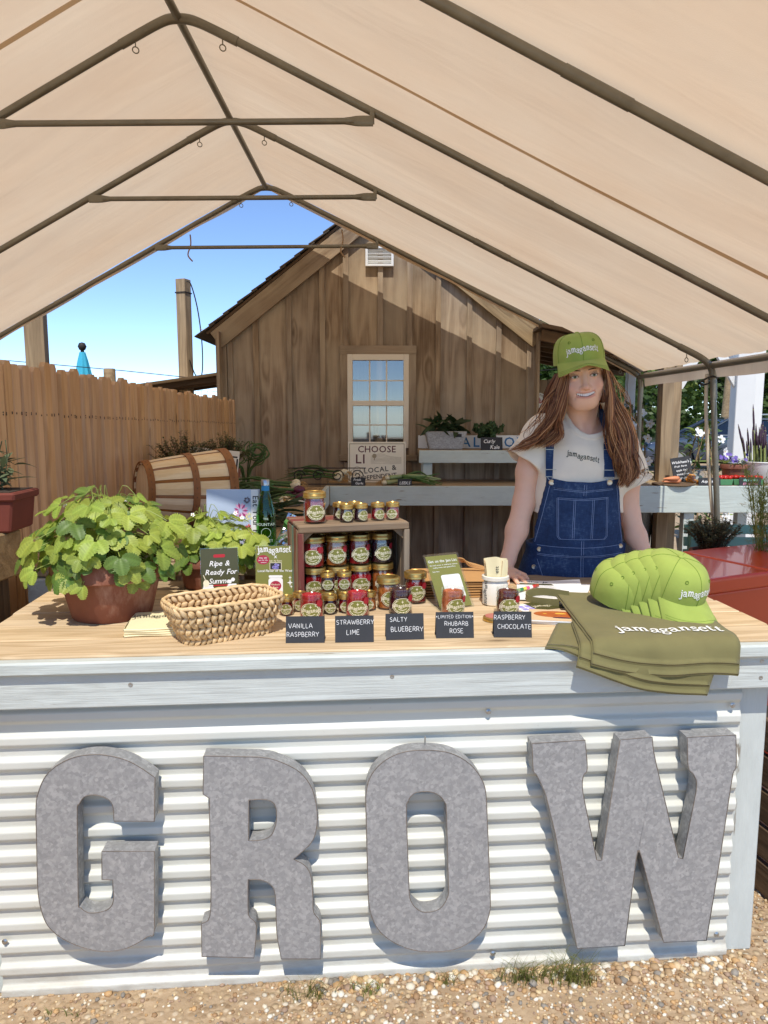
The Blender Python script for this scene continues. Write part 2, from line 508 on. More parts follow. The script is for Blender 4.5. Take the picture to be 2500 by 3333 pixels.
M_STEEL = metal('bright_steel', hexc('b9bab8'), .3, .9, .1)
def spangle():
    t = NT('galvanised_sheet'); co = t.objco()
    v1 = t.n('TexVoronoi', {'Vector': co, 'Scale': 130.0})
    v2 = t.n('TexVoronoi', {'Vector': t.vmath('ADD', co, t.vmath('MULTIPLY', t.n('TexNoise', {'Vector': co, 'Scale': 40.0}).outputs[1], (.02, .02, .02))), 'Scale': 75.0})
    g1 = t.n('SeparateColor', {0: v1.outputs['Color']}).outputs[0]
    g2 = t.n('SeparateColor', {0: v2.outputs['Color']}).outputs[1]
    bl = t.noise(co, 5, 5, .65)
    f = t.math('ADD', t.math('ADD', t.math('MULTIPLY', g1, .46), t.math('MULTIPLY', g2, .26)), t.math('MULTIPLY', bl, .34))
    col = t.ramp(f, [(.2, hexc('908f8d')), (.52, hexc('9b9a98')), (.9, hexc('b3b2b0'))])
    rust = t.map(t.noise(co, 17, 6, .75), .68, .82, 0, .2)
    col = t.mix(rust, col, hexc('8d7d6c'))
    scr = t.map(t.noise(t.vmath('MULTIPLY', co, (60, 3, 9)), 1.0, 5, .7), .71, .75, 0, .5)
    col = t.mix(scr, col, hexc('c9c9c6'))
    t.pbsdf(Base_Color=col, Metallic=.22, Roughness=t.map(f, .3, .8, .62, .44), Normal=t.bump(t.math('ADD', g2, bl), .06, .002))
    return t.mat
M_GALV = spangle()
M_RUSTEDGE = plain('browned_solder_edge', hexc('85796c'), .6, .4, .3, 60)
WHITE_BLUE = (.575, .61, .565)
M_TRIM = wood('pale_blue_paint', hexc('6b5a45'), hexc('9c8a70'), paint=WHITE_BLUE, wear=.05, rings=8, bump=.5, knots=.35, vrand=.03)
M_BENCHPAINT = wood('grey_green_paint', hexc('6b5a45'), hexc('9c8a70'), paint=(.58, .645, .60), wear=.05, rings=7, bump=.3, knots=.3, vrand=.03)
M_DECK = wood('counter_pine', hexc('a88d68'), hexc('dfc9a6'), rings=9, knots=.22, rough=.7, bump=.4, vrand=.06, fine=150)
M_DECKGREY = wood('weathered_pine', hexc('80684a'), hexc('bfa27a'), rings=8, knots=.3, rough=.8, bump=.45, vrand=.08, grey=hexc('9d9078'))
M_SHED = wood('brown_barn_board', hexc('5e4733'), hexc('b5a085'), rings=4, knots=.45, rough=.8, bump=.5, vrand=.11, stretch=7, grey=hexc('a89880'))
M_PICKET = wood('cedar_picket', hexc('b48a60'), hexc('dcb88f'), rings=4, knots=.55, rough=.8, bump=.3, vrand=.08)
M_TIMBER = wood('grey_timber', hexc('77634a'), hexc('b39b78'), rings=5, knots=.3, rough=.85, bump=.5)
M_DARKWOOD = wood('old_dark_board', hexc('4b3b2c'), hexc('77614a'), rings=5, knots=.5, rough=.85, bump=.5)
M_WHITE = plain('white_paint', (.80, .80, .77), .5, var=.04, scale=8)
M_TERRA = plain('terracotta', hexc('a4512f'), .8, var=.16, scale=14, bump=.1)
def terracotta(name, c):
    t = NT(name); co = t.objco()
    f = t.noise(co, 9, 5, .65)
    col = t.mix(t.map(f, .3, .75), scl(c, .82), scl(c, 1.12))
    bl = t.map(t.noise(t.vmath('MULTIPLY', co, (9, 9, 3.5)), 1.2, 6, .7), .53, .74, 0, .6)
    col = t.mix(bl, col, hexc('c9a58f'))
    t.pbsdf(Base_Color=col, Roughness=.75, Normal=t.bump(t.noise(co, 60, 4), .08, .003))
    return t.mat
M_POT = terracotta('weathered_terracotta', hexc('84503c'))
M_SOIL = plain('potting_soil', (.045, .032, .022), .95, var=.4, scale=60, bump=.6)
def leafmat(name, c, c2, trans=.35, rough=.5, vrand=.25, veins=0):
    t = NT(name); co = t.objco()
    f = t.noise(co, 12, 3)
    col = t.mix(f, c, c2)
    if veins: col = t.mix(1.0, col, t.n('VertexColor', layer_name='Col').outputs[0], 'MULTIPLY')
    rnd = t.rnd()
    hsv = t.n('HueSaturation', {'Value': t.map(rnd, 0, 1, 1 - vrand, 1 + vrand), 'Hue': t.map(t.math('FRACT', t.math('MULTIPLY', rnd, 9.1)), 0, 1, .485, .515), 'Color': col})
    b = t.n('BsdfPrincipled', {'Base Color': hsv.outputs[0], 'Roughness': rough, 'Specular IOR Level': .35})
    tr = t.n('BsdfTranslucent', {'Color': t.mix(.5, hsv.outputs[0], scl(c2, 1.5))})
    t.surf(t.n('MixShader', {0: trans, 1: b.outputs[0], 2: tr.outputs[0]}).outputs[0])
    return t.mat
M_CHALKB = plain('slate_card', (.028, .030, .034), .75, var=.15, scale=50)
M_CHALK = plain('chalk_marker', (.85, .85, .83), .8, var=.05)
M_PAPER = plain('white_paper', (.82, .82, .80), .8, var=.03)
M_BLACKINK = plain('black_ink', (.02, .02, .02), .7, var=.05)
M_OLIVE = plain('olive_print', hexc('7c7d3a'), .5, var=.03, scale=4)
M_CREAM = plain('cream_print', hexc('efe6c8'), .6, var=.03)
M_CREAMP = plain('cream_paper', hexc('ece0b4'), .8, var=.04)
M_ACRYL = glass('clear_acrylic', (.94, .96, .95), 1.0, .03)

# ------------------------------------------------------------------ ground
def ground_mat():
    t = NT('dirt_and_gravel'); co = t.objco()
    v = t.n('TexVoronoi', {'Vector': co, 'Scale': 55.0})
    g = t.n('SeparateColor', {0: v.outputs['Color']})
    peb = t.ramp(g.outputs[0], [(0, hexc('8d7457')), (.4, hexc('b09672')), (.75, hexc('c9b491')), (1, hexc('ddd0b8'))])
    dirt = t.ramp(t.noise(co, 7, 6, .65), [(.3, hexc('9a8265')), (.75, hexc('c4ab8a'))])
    cov = t.map(t.noise(co, 1.1, 4, .6), .38, .55, .15, 1)
    edge = t.map(v.outputs['Distance'], .25, .62, 1, .35)
    col = t.mix(t.math('MULTIPLY', cov, t.map(v.outputs['Distance'], .3, .5, 1, .1)), dirt, peb)
    t.pbsdf(Base_Color=col, Roughness=.9, Normal=t.bump(t.math('ADD', t.math('MULTIPLY', edge, cov), t.math('MULTIPLY', t.noise(co, 40, 4), .5)), .7, .012))
    return t.mat
g = MB()
g.grid(lambda u, v: ((u - .5) * 240, -40 + v * 240, 0), 13, 13)
tag(g.obj('ground', ground_mat()), 'sandy dirt and gravel ground of the market yard', kind='structure')

def pebbles():
    rng = np.random.default_rng(3)
    bm = bmesh.new(); bmesh.ops.create_icosphere(bm, subdivisions=1, radius=1)
    base = np.array([v.co[:] for v in bm.verts]); tri = np.array([[v.index for v in f.verts] for f in bm.faces]); bm.free()
    spots = []
    for i in range(11000):
        x = rng.uniform(-1.25, 1.5); y = rng.uniform(1.36, 1.93) if x < 1.05 else rng.uniform(1.36, 2.5)
        dens = .18 + .82 * min(1, max(0, (x + .75) / .9))
        if mnoise.noise((x * 3, y * 3, 0)) * .5 + rng.uniform(0, 1) > dens + .12: continue
        s = rng.choice([.0032, .0045, .006, .008], p=[.38, .34, .22, .06]) * rng.uniform(.8, 1.25)
        spots.append((x, y, s))
    # more stones gathered against the sheet
    for i in range(500):
        x = rng.uniform(-.2, 1.02); y = 1.815 + .077 * x - abs(rng.normal(0, .035))
        spots.append((x, y, rng.choice([.005, .007, .009, .011]) * rng.uniform(.8, 1.2)))
    V, F, C = [], [], []
    pal = [hexc(h) for h in ('b99b74', 'cdb48d', 'd8cbb2', 'a07f5b', 'c09a6a', '8c8478', 'e3dac6', 'b99a78', 'a58a72', 'd2b98e')]
    for i, (x, y, s) in enumerate(spots):
        sc = np.array([rng.uniform(.8, 1.35), rng.uniform(.75, 1.2), rng.uniform(.5, .8)]) * s
        a = rng.uniform(0, 6.28); ca, sa = math.cos(a), math.sin(a)
        p = base * (1 + rng.uniform(-.13, .13, (len(base), 1))) * sc
        p = np.stack([p[:, 0] * ca - p[:, 1] * sa, p[:, 0] * sa + p[:, 1] * ca, p[:, 2]], 1) + (x, y, sc[2] * .45)
        V.append(p); F.append(tri + i * len(base)); c = pal[rng.integers(len(pal))]; k = rng.uniform(.95, 1.3)
        C.append(np.tile([c[0] * k, c[1] * k, c[2] * k, 1], (len(base), 1)))
    V = np.concatenate(V); F = np.concatenate(F); C = np.concatenate(C)
    me = bpy.data.meshes.new('gravel'); me.from_pydata(V.tolist(), [], F.tolist())
    at = me.color_attributes.new('Col', 'FLOAT_COLOR', 'POINT'); at.data.foreach_set('color', C.ravel())
    me.polygons.foreach_set('use_smooth', [True] * len(me.polygons))
    t = NT('pebble'); co = t.objco()
    col = t.n('VertexColor', layer_name='Col').outputs[0]
    col = t.mix(t.noise(co, 220, 3), t.mix(.25, col, (0, 0, 0)), col)
    t.pbsdf(Base_Color=col, Roughness=.75)
    me.materials.append(t.mat)
    tag(link('gravel', me), 'loose tan pebbles spread before the corrugated counter', 'gravel', kind='stuff')
pebbles()

def grass_tuft(x, y, n, h, label, spread=.05):
    rng = random.Random(int(x * 1000)); b = MB()
    for i in range(n):
        a = rng.uniform(0, 6.28); r0 = rng.uniform(0, spread) ; hh = h * rng.uniform(.45, 1.1); ln = rng.uniform(.2, .9)
        bx, by = r0 * math.cos(a) * 1.5, r0 * math.sin(a) * .5
        a2 = rng.uniform(0, 6.28); w = rng.uniform(.0012, .0024)
        dx, dy = math.cos(a2), min(.25, math.sin(a2))
        px, py = -dy * w, dx * w
        vs, fs = [], []
        for k in range(5):
            u = k / 4; cx = bx + dx * ln * hh * u * u; cy = by + dy * ln * hh * u * u; cz = hh * u * (1 - .35 * ln * u)
            q = 1 - u * .9
            vs += [(cx - px * q, cy - py * q, cz), (cx + px * q, cy + py * q, cz)]
        fs = [(2 * k, 2 * k + 1, 2 * k + 3, 2 * k + 2) for k in range(4)]
        b.add(vs, fs)
    o = b.obj('grass_tuft', M_GRASS, None, (x, y, 0))
    tag(o, label, 'grass tuft', 'grass tufts along the foot of the counter')
M_GRASS = leafmat('wild_grass', hexc('6f7a35'), hexc('9a9a58'), .25, .6)
grass_tuft(-.20, 1.745, 55, .075, 'thin green grass tuft below the metal R')
grass_tuft(-.045, 1.762, 36, .06, 'sparse grass tuft between the metal R and O', .035)
grass_tuft(.37, 1.80, 110, .085, 'dense grass tuft below the gap between O and W')
grass_tuft(.50, 1.80, 150, .105, 'tallest grass tuft, under the first stroke of the W', .055)
grass_tuft(.165, 1.79, 26, .05, 'small dry grass tuft under the metal O', .025)
grass_tuft(-.80, 1.685, 18, .03, 'low green weeds in the dirt below the G', .05)

# ------------------------------------------------------------------ market counter
CA = R(4.4)
counter = thing('market_counter', 'painted market counter with pine top and white corrugated front', 'counter', (0, 1.785, 0), (0, 0, CA))
y = .012
for i in range(6):
    w = .139
    plank('top_plank', 2.16, w - .003, .038, M_DECK if i < 5 else M_DECKGREY, counter, (.014 + random.uniform(-.006, .006), y + w / 2, .901), (R(random.uniform(-.2, .2)), 0, 0), .004)  # back plank in greyer pine: the tent's shade put into its colour
    y += w
plank('lip_board', 2.19, .034, .034, M_TRIM, counter, (.015, -.006, .8995), (0, 0, 0), .005)
plank('fascia_board', 2.17, .036, .088, M_TRIM, counter, (.015, .014, .838), (0, 0, 0), .003)
for sx, sz in ((.985, .868), (.985, .823), (-.62, .85), (.02, .853)):
    b = MB(); b.lathe([(.0055, 0), (.0055, .0012), (.002, .0016), (.0, .0004)], 12)
    b.obj('screw_head', M_STEEL, counter, (sx, -.0036, sz), (R(90), 0, 0), smooth=True)
# corrugated sheet: rounded trapezoid ribs
def rib(z):
    p = .0624; u = ((.795 - z) / p) % 1.0      # u grows downward
    d = .013
    if u < .26: return 0
    if u < .46: return d * (.5 - .5 * math.cos((u - .26) / .20 * PI))
    if u < .70: return d
    if u < .96: return d * (.5 + .5 * math.cos((u - .70) / .26 * PI))
    return 0
def sheet_mat():
    t = NT('white_corrugated_steel'); co = t.objco()
    f = t.noise(t.vmath('MULTIPLY', co, (2, 9, 9)), 1.5, 5, .65)
    col = t.mix(t.map(f, .3, .75), (.60, .60, .525), (.67, .665, .595))
    col = t.mix(t.map(t.noise(co, 70, 3, .7), .70, .76, 0, .35), col, (.35, .30, .24))
    z = t.n('SeparateXYZ', {0: co}).outputs[2]
    dirt = t.math('MULTIPLY', t.map(z, 0, .13, 1, 0), t.map(t.noise(t.vmath('MULTIPLY', co, (3, 3, 9)), 3, 5, .7), .38, .7, 0, .5))
    col = t.mix(dirt, col, hexc('8f7a60'))
    t.pbsdf(Base_Color=col, Roughness=.42, Specular_IOR_Level=.5, Normal=t.bump(t.noise(co, 12, 3), .05, .01))
    return t.mat
b = MB()
zs = [.798 - .0026 * i for i in range(309)]
nx = 30
vs = []
for z in zs:
    for i in range(nx):
        x = -.993 + (1.958) * i / (nx - 1)
        ragged = 0
        if i == nx - 1: ragged = .006 * mnoise.noise((z * 25, 0, 0)) - rib(z) * .35
        vs.append((x + ragged, .046 - rib(z) + .0015 * mnoise.noise((x * 2, z * 5, 1)), z))
fs = [(j * nx + i, (j + 1) * nx + i, (j + 1) * nx + i + 1, j * nx + i + 1) for j in range(len(zs) - 1) for i in range(nx - 1)]
b.add(vs, fs)
M_SHEET = sheet_mat()
b.obj('corrugated_sheet', M_SHEET, counter, smooth='all')
for sx, sz in ((.935, .735), (.275, .738), (-.975, .16), (.93, .07), (.3, .05)):
    b = MB(); b.lathe([(.0075, 0), (.0075, .001), (.004, .003), (.004, .006), (0, .006)], 10)
    b.obj('roofing_screw', M_STEEL, counter, (sx, .0325 + .0005, sz), (R(90), 0, 0), smooth=True)
plank('corner_post', .88, .075, .085, M_TRIM, counter, (1.005, .092, .44), (R(0), R(90), 0), .004)
plank('corner_post', .88, .085, .085, M_TRIM, counter, (-1.02, .092, .44), (0, R(90), 0), .004)
plank('corner_post', .88, .085, .085, M_TIMBER, counter, (1.005, .79, .44), (0, R(90), 0), .004)
plank('corner_post', .88, .085, .085, M_TIMBER, counter, (-1.02, .79, .44), (0, R(90), 0), .004)
plank('apron_rail', 1.95, .036, .085, M_TIMBER, counter, (0, .80, .838), (0, 0, 0), .003)
for sx in (1.03, -1.045): plank('side_rail', .60, .036, .085, M_TIMBER, counter, (sx, .44, .838), (0, 0, R(90)), .003)

# ------------------------------------------------------------------ galvanised letters
OUT = {
'G': [(-0.567,0.617),(-0.573,0.502),(-0.671,0.507),(-0.671,0.542),(-0.681,0.564),(-0.708,0.577),(-0.736,0.575),(-0.752,0.555),(-0.758,0.528),(-0.767,0.307),(-0.762,0.281),(-0.743,0.266),(-0.717,0.266),(-0.694,0.274),(-0.682,0.296),(-0.681,0.351),(-0.707,0.353),(-0.704,0.429),(-0.576,0.423),(-0.584,0.214),(-0.601,0.193),(-0.648,0.166),(-0.694,0.157),(-0.739,0.163),(-0.795,0.188),(-0.838,0.226),(-0.857,0.274),(-0.863,0.349),(-0.856,0.532),(-0.848,0.586),(-0.826,0.633),(-0.791,0.662),(-0.747,0.679),(-0.692,0.681),(-0.637,0.666),(-0.599,0.643)],
'R': [(-0.448,0.669),(-0.312,0.661),(-0.255,0.644),(-0.21,0.615),(-0.182,0.571),(-0.171,0.514),(-0.172,0.471),(-0.186,0.428),(-0.231,0.385),(-0.202,0.365),(-0.188,0.333),(-0.184,0.275),(-0.183,0.237),(-0.165,0.2),(-0.167,0.104),(-0.268,0.11),(-0.278,0.19),(-0.279,0.28),(-0.287,0.313),(-0.313,0.332),(-0.347,0.335),(-0.349,0.259),(-0.346,0.233),(-0.329,0.206),(-0.337,0.117),(-0.469,0.129),(-0.467,0.22),(-0.446,0.238),(-0.44,0.327),(-0.438,0.514),(-0.437,0.557),(-0.452,0.569)],
'O': [(0.116,0.663),(0.169,0.653),(0.217,0.623),(0.25,0.578),(0.262,0.527),(0.268,0.419),(0.277,0.257),(0.276,0.211),(0.261,0.166),(0.224,0.128),(0.182,0.109),(0.132,0.106),(0.077,0.114),(0.023,0.14),(-0.017,0.179),(-0.038,0.235),(-0.043,0.306),(-0.047,0.497),(-0.047,0.553),(-0.037,0.596),(-0.013,0.629),(0.022,0.652),(0.063,0.663)],
'W': [(0.377,0.672),(0.516,0.676),(0.524,0.599),(0.515,0.58),(0.513,0.549),(0.523,0.497),(0.559,0.344),(0.572,0.343),(0.608,0.674),(0.693,0.678),(0.707,0.605),(0.781,0.34),(0.793,0.336),(0.819,0.523),(0.811,0.569),(0.794,0.592),(0.787,0.674),(0.918,0.676),(0.924,0.593),(0.917,0.571),(0.91,0.5),(0.895,0.324),(0.872,0.095),(0.753,0.096),(0.68,0.345),(0.672,0.358),(0.666,0.345),(0.645,0.093),(0.515,0.092),(0.482,0.24),(0.445,0.424),(0.418,0.527),(0.392,0.585),(0.382,0.601)]}
HOLE = {'R': [(-0.34,0.549),(-0.297,0.548),(-0.277,0.535),(-0.272,0.506),(-0.276,0.476),(-0.288,0.451),(-0.311,0.441),(-0.343,0.44)],
'O': [(0.105,0.553),(0.134,0.545),(0.154,0.522),(0.159,0.488),(0.166,0.295),(0.163,0.257),(0.144,0.228),(0.113,0.22),(0.089,0.227),(0.068,0.255),(0.063,0.301),(0.056,0.492),(0.059,0.526),(0.075,0.549)]}
def rounded(poly, limit=48):
    """smooth the gentle turns of an outline, keep its real corners"""
    n = len(poly); P = [Vector(p) for p in poly]; corner = []
    for i in range(n):
        a = (P[i] - P[i - 1]).normalized(); c = (P[(i + 1) % n] - P[i]).normalized()
        corner.append(math.degrees(a.angle(c)) > limit)
    out = []
    for i in range(n):
        b, c = P[i], P[(i + 1) % n]
        a = P[i - 1] if not corner[i] else b - (c - b)
        d = P[(i + 2) % n] if not corner[(i + 1) % n] else c + (c - b)
        if (c - b).length > .09: out.append((b.x, b.y)); continue
        for k in range(4):
            t = k / 4
            q = .5 * (2 * b + (c - a) * t + (2 * a - 5 * b + 4 * c - d) * t * t + (3 * b - a - 3 * c + d) * t ** 3)
            out.append((q.x, q.y))
    return out
for ch, dep, lab in (('G', .046, 'galvanised metal letter G mounted on the corrugated front'), ('R', .045, 'galvanised metal letter R mounted on the corrugated front'), ('O', .045, 'galvanised metal letter O mounted on the corrugated front'), ('W', .046, 'galvanised metal letter W mounted on the corrugated front')):
    poly = rounded(OUT[ch]); holes = [rounded(HOLE[ch])] if ch in HOLE else []
    cx = sum(p[0] for p in poly) / len(poly); cz = min(p[1] for p in poly)
    loc = counter.matrix_basis @ Vector((cx, -.02, cz))
    tl = thing('metal_letter', lab, 'metal letter', Matrix.Translation((0, 1.785, 0)) @ rotm(0, 0, CA) @ Vector((cx, -.02, cz)), (0, 0, CA), 'letters spelling GROW on the counter front')
    P = [(a - cx, c - cz) for a, c in poly]; H = [[(a - cx, c - cz) for a, c in h] for h in holes]
    b = MB(); b.prism(P, 0, dep, holes=H)
    b.obj('letter_body', M_GALV, tl, bevel=.0018, seg=2, angle=60)
    # browned soldered seam round the front edge
    for k, lp in enumerate([P] + H):
        b = MB()
        pts = [(a, -.0002, c) for a, c in lp]; b.tube(pts + pts[:2], .0010, 5, False)
        b.obj('edge_seam', M_RUSTEDGE, tl, smooth='all')
    if ch == 'O':
        b = MB(); b.tube([(.0, .03, max(p[1] for p in P) - .004), (.0, .03, max(p[1] for p in P) + .022)], .0022, 6); b.obj('hanging_bolt', M_STEEL, tl)

# ------------------------------------------------------------------ canopy tent
RX, RZ, EL, ER, SL, SR = -.94, 3.33, -4.02, 2.11, .54, .492
YF, FR = 1.54, [1.56, 2.51, 3.64, 4.83, 6.17]
def roof_z(x): return RZ - (SR * (x - RX) if x > RX else SL * (RX - x))
tent = thing('canopy_tent', 'tan canvas canopy on a galvanised pipe frame over the stall', 'canopy', (0, 0, 0))
def sag(y, u):
    for a, c in zip(FR[:-1], FR[1:]):
        if a <= y <= c:
            t = (y - a) / (c - a); return -.028 * math.sin(PI * t) * math.sin(PI * min(1, u * 1.05)) 
    return 0
for side, nm in ((1, 'right'), (-1, 'left')):
    xe = ER if side > 0 else EL
    def fn(u, v):
        x = RX + (xe - RX) * u; yy = lerp(YF - .03, FR[-1] + .0, v)
        w = .013 * mnoise.noise((x * .5, yy * 3.2, side * 3.0)) + .008 * mnoise.noise((x * 1.0 + yy * 2, yy * 6.5, 5.0)) + .004 * abs(mnoise.noise((x * 2.2 - yy * 3, yy * 9, 1.0)))
        return (x, yy, roof_z(x) + .030 + sag(yy, u) + w * (1 - math.exp(-8 * u)) - .02 * math.exp(-14 * u))
    b = MB(); b.grid(fn, 50, 90)
    b.obj('canvas_roof', M_CANVAS, tent, smooth='all')
    # heat-welded seam across this roof slope
    b = MB()
    def seam(u, v):
        p = fn(u, 0); x = RX + (xe - RX) * u
        y0 = 3.235 + v * .035; q = fn(u, (y0 - YF + .03) / (FR[-1] + .0 - YF + .03)); return (q[0], y0, q[2] - .003)
    b.grid(seam, 50, 2)
    b.obj('canvas_seam', M_SEAM, tent)
    # eave valance
    def val(u, v):
        yy = lerp(YF - .03, FR[-1] + .0, u)
        return (xe + side * (.022 + .012 * v) + .006 * mnoise.noise((yy * 4, v, 2)), yy, roof_z(xe) + .02 - v * (.105 + .012 * mnoise.noise((yy * 1.5, 0, 7))))
    b = MB(); b.grid(val, 60, 5); b.obj('eave_valance', M_CANVAS, tent, smooth='all')
    # gable valance hanging under the back frame
    for yy, nmv in ((FR[-1] + .0, 'back'), (YF - .03, 'front')):
        def gv(u, v):
            x = RX + (xe - RX) * u
            h = .062 + .012 * mnoise.noise((x * 2.5, 0, 3)) - .015 * math.exp(-20 * u)
            return (x, yy + .012 * v * math.sin(x * 9) + .006 * mnoise.noise((x * 7, v, 0)), roof_z(x) + .028 - .02 * math.exp(-14 * u) - v * h)
        b = MB(); b.grid(gv, 60, 5); b.obj('gable_valance', M_CANVAS, tent, smooth='all')
PR = .0185
for k, yy in enumerate(FR):
    for side, xe in ((1, ER), (-1, EL)):
        # rafter with a bent crown, then the leg
        sl = SR if side > 0 else SL
        x0 = RX + side * .16
        b = MB(); b.tube([(x0, yy, roof_z(x0) + .004), (xe - side * .10, yy, roof_z(xe - side * .10) + .004)], PR, 12)
        b.obj('rafter_pipe', M_PIPE, tent, smooth=True)
        b = MB(); b.tube(smooth_path([(RX, yy, RZ - .03), (RX + side * .05, yy, RZ - .035), (RX + side * .12, yy, roof_z(RX + side * .12) + .001), (RX + side * .27, yy, roof_z(RX + side * .27) + .004)], 4), PR + .0035, 12)
        b.obj('crown_fitting', M_PIPE, tent, smooth=True)
        xj = RX + side * 1.62
        b = MB(); b.tube([(xj - .11, yy, roof_z(xj - .11) + .004), (xj + .11, yy, roof_z(xj + .11) + .004)], PR + .0022, 12); b.obj('pipe_sleeve', M_PIPE, tent, smooth=True)
        lean = .16 if (side > 0 and k == 3) else .02 * side
        b = MB(); b.tube(smooth_path([(xe - side * .22, yy, roof_z(xe - side * .22) + .004), (xe - side * .06, yy, roof_z(xe - side * .06)), (xe, yy, roof_z(xe) - .05), (xe + lean * .12, yy, roof_z(xe) - .22)], 5), PR + .003, 12)
        b.obj('eave_elbow', M_PIPE, tent, smooth=True)
        b = MB(); b.tube([(xe + lean * .1, yy, roof_z(xe) - .2), (xe + lean, yy, .0)], PR, 12); b.obj('leg', M_PIPE, tent, smooth=True)
        for xb in (RX + side * .20, xe - side * .17):
            b = MB(); zb = roof_z(xb) - PR - .004
            b.tube([(xb, yy, zb + .01), (xb, yy, zb - .02)], .003, 6)
            b.tube([(xb + .013 * math.cos(q), yy + .006 * math.cos(q), zb - .034 + .014 * math.sin(q)) for q in [PI * 2 * i / 12 for i in range(14)]], .0028, 6, False)
            b.obj('eye_bolt', M_PIPE, tent, smooth=True)
    if k in (0, 2, 3, 4):
        # tie bar with flattened ends, held by straps
        zb = 2.835
        b = MB(); b.tube([(RX - .80, yy - .03, zb), (RX + .80, yy - .03, zb + .012)], .0145, 10); b.obj('tie_bar', M_PIPE, tent, smooth=True)
        for side in (-1, 1):
            b = MB(); zz = zb + (.012 if side > 0 else 0)
            b.grid(lambda u, v: (RX + side * (.76 + .13 * u), yy - .03 + math.cos(v * 2 * PI) * lerp(.0148, .006, min(1, u * 2.2)), zz + math.sin(v * 2 * PI) * lerp(.0148, .024, min(1, u * 2.2))), 6, 13)
            b.obj('bar_end', M_PIPE, tent, smooth=True)
            b = MB(); xs = RX + side * .885
            b.box((xs, yy - .028, (roof_z(xs) + zz) / 2 - .004), (.022, .004, abs(roof_z(xs) - zz) + .02)); b.obj('bar_strap', M_PIPE, tent, bevel=.001)
for a, c in zip(FR[:-1], FR[1:]):
    b = MB(); b.tube([(RX, a, RZ - .028), (RX, c, RZ - .028)], PR, 12); b.obj('ridge_pipe', M_PIPE, tent, smooth=True)
    for xe, sd in ((ER, 1), (EL, -1)):
        b = MB(); b.tube([(xe - sd * .012, a, roof_z(xe) - .012), (xe - sd * .012, c, roof_z(xe) - .012)], PR, 12); b.obj('eave_pipe', M_PIPE, tent, smooth=True)
# fabric ties at the back bar
for x, l in ((-1.56, .17), (-.34, .18)):
    b = MB(); z0 = roof_z(x) - .05
    b.tube(smooth_path([(x, 6.19, z0), (x + .012, 6.15, z0 - l * .5), (x - .005, 6.12, z0 - l), (x + .03, 6.12, z0 - l - .05)]), .006, 6); b.obj('fabric_tie', M_SEAM, tent, smooth=True)
b = MB(); b.tube(smooth_path([(2.13, 4.80, 1.74), (2.09, 4.78, 1.75), (2.03, 4.80, 1.72), (2.06, 4.84, 1.70), (2.13, 4.86, 1.72), (2.15, 4.82, 1.75)]), .006, 6)
b.obj('bungee_cord', M_IRON, tent, smooth=True)
b = MB(); b.tube(smooth_path([(2.09, 4.86, 1.77), (2.10, 4.87, 1.55), (2.135, 4.87, 1.2), (2.19, 4.87, .8)]), .012, 8); b.obj('rolled_side_curtain', plain('cream_cord', hexc('d6c8b0'), .9), tent, smooth=True)
# ------------------------------------------------------------------ shed behind the stall
UPM = Matrix(((0, 1, 0), (0, 0, 1), (1, 0, 0)))           # local X -> world Z, local Y -> world X, local Z -> world Y
UPE = UPM.to_euler()
def vboard(name, poly, yf, th, m, parent, bevel=.002, origin=(0, 0)):
    """upright board with an outline in world x, z; front face at y = yf"""
    cx = sum(p[0] for p in poly) / len(poly); cz = min(p[1] for p in poly)
    b = MB(); n = len(poly)
    area = sum(poly[i][0] * poly[(i + 1) % n][1] - poly[(i + 1) % n][0] * poly[i][1] for i in range(n))
    if area < 0: poly = poly[::-1]
    vs = [(z - cz, x - cx, 0) for x, z in poly] + [(z - cz, x - cx, th) for x, z in poly]
    fs = [tuple(range(n)), tuple(reversed(range(n, 2 * n)))] + [((i + 1) % n, i, i + n, (i + 1) % n + n) for i in range(n)]
    b.add(vs, fs)
    return b.obj(name, m, parent, (cx - origin[0], yf - origin[1], cz), UPE, bevel=bevel, angle=40)
YS = 6.43
shed = thing('garden_shed', 'weathered brown board-and-batten shed with a gable roof', 'shed', (-.055, YS, 0))
SO = (-.055, YS)
AX, AZ, SS = -.055, 3.26, .775
def shed_top(x): return AZ - SS * abs(x - AX)
BX = [-1.40, -1.31, -1.09, -.807, -.522, -.322, -.03, .218, .46, .725, .975, 1.24, 1.29]
WIN = (-.313, .212, 1.225, 2.02)
def wall_piece(x0, x1, z0, z1=None):
    if z1 is None:
        p = [(x0, z0), (x1, z0), (x1, shed_top(x1))]
        if x0 < AX < x1: p.append((AX, AZ))
        p.append((x0, shed_top(x0)))
    else: p = [(x0, z0), (x1, z0), (x1, z1), (x0, z1)]
    vboard('wall_board', p, YS + random.uniform(-.003, .003), .022, M_SHED, shed, origin=SO)
for x0, x1 in zip(BX[:-1], BX[1:]):
    e = .003
    if x1 <= WIN[0] + .02 or x0 >= WIN[1] - .02: wall_piece(x0 + e, x1 - e, .06)
    else:
        a, c = max(x0 + e, WIN[0]) if x0 < WIN[0] - .02 else x0 + e, x1 - e
        wall_piece(x0 + e, x1 - e, .06, WIN[2]); wall_piece(x0 + e, x1 - e, WIN[3])
for x in BX[1:-1]:
    w = random.uniform(.042, .05)
    segs = [(.06, shed_top(x) - .0)]
    if WIN[0] - .09 < x < WIN[1] + .09: segs = [(.06, WIN[2] - .10), (WIN[3] + .07, shed_top(x))]
    for z0, z1 in segs:
        vboard('batten', [(x - w / 2, z0), (x + w / 2, z0), (x + w / 2, z1 - .02), (x - w / 2, z1 - .02)], YS - .021, .0175, M_SHED, shed, origin=SO)
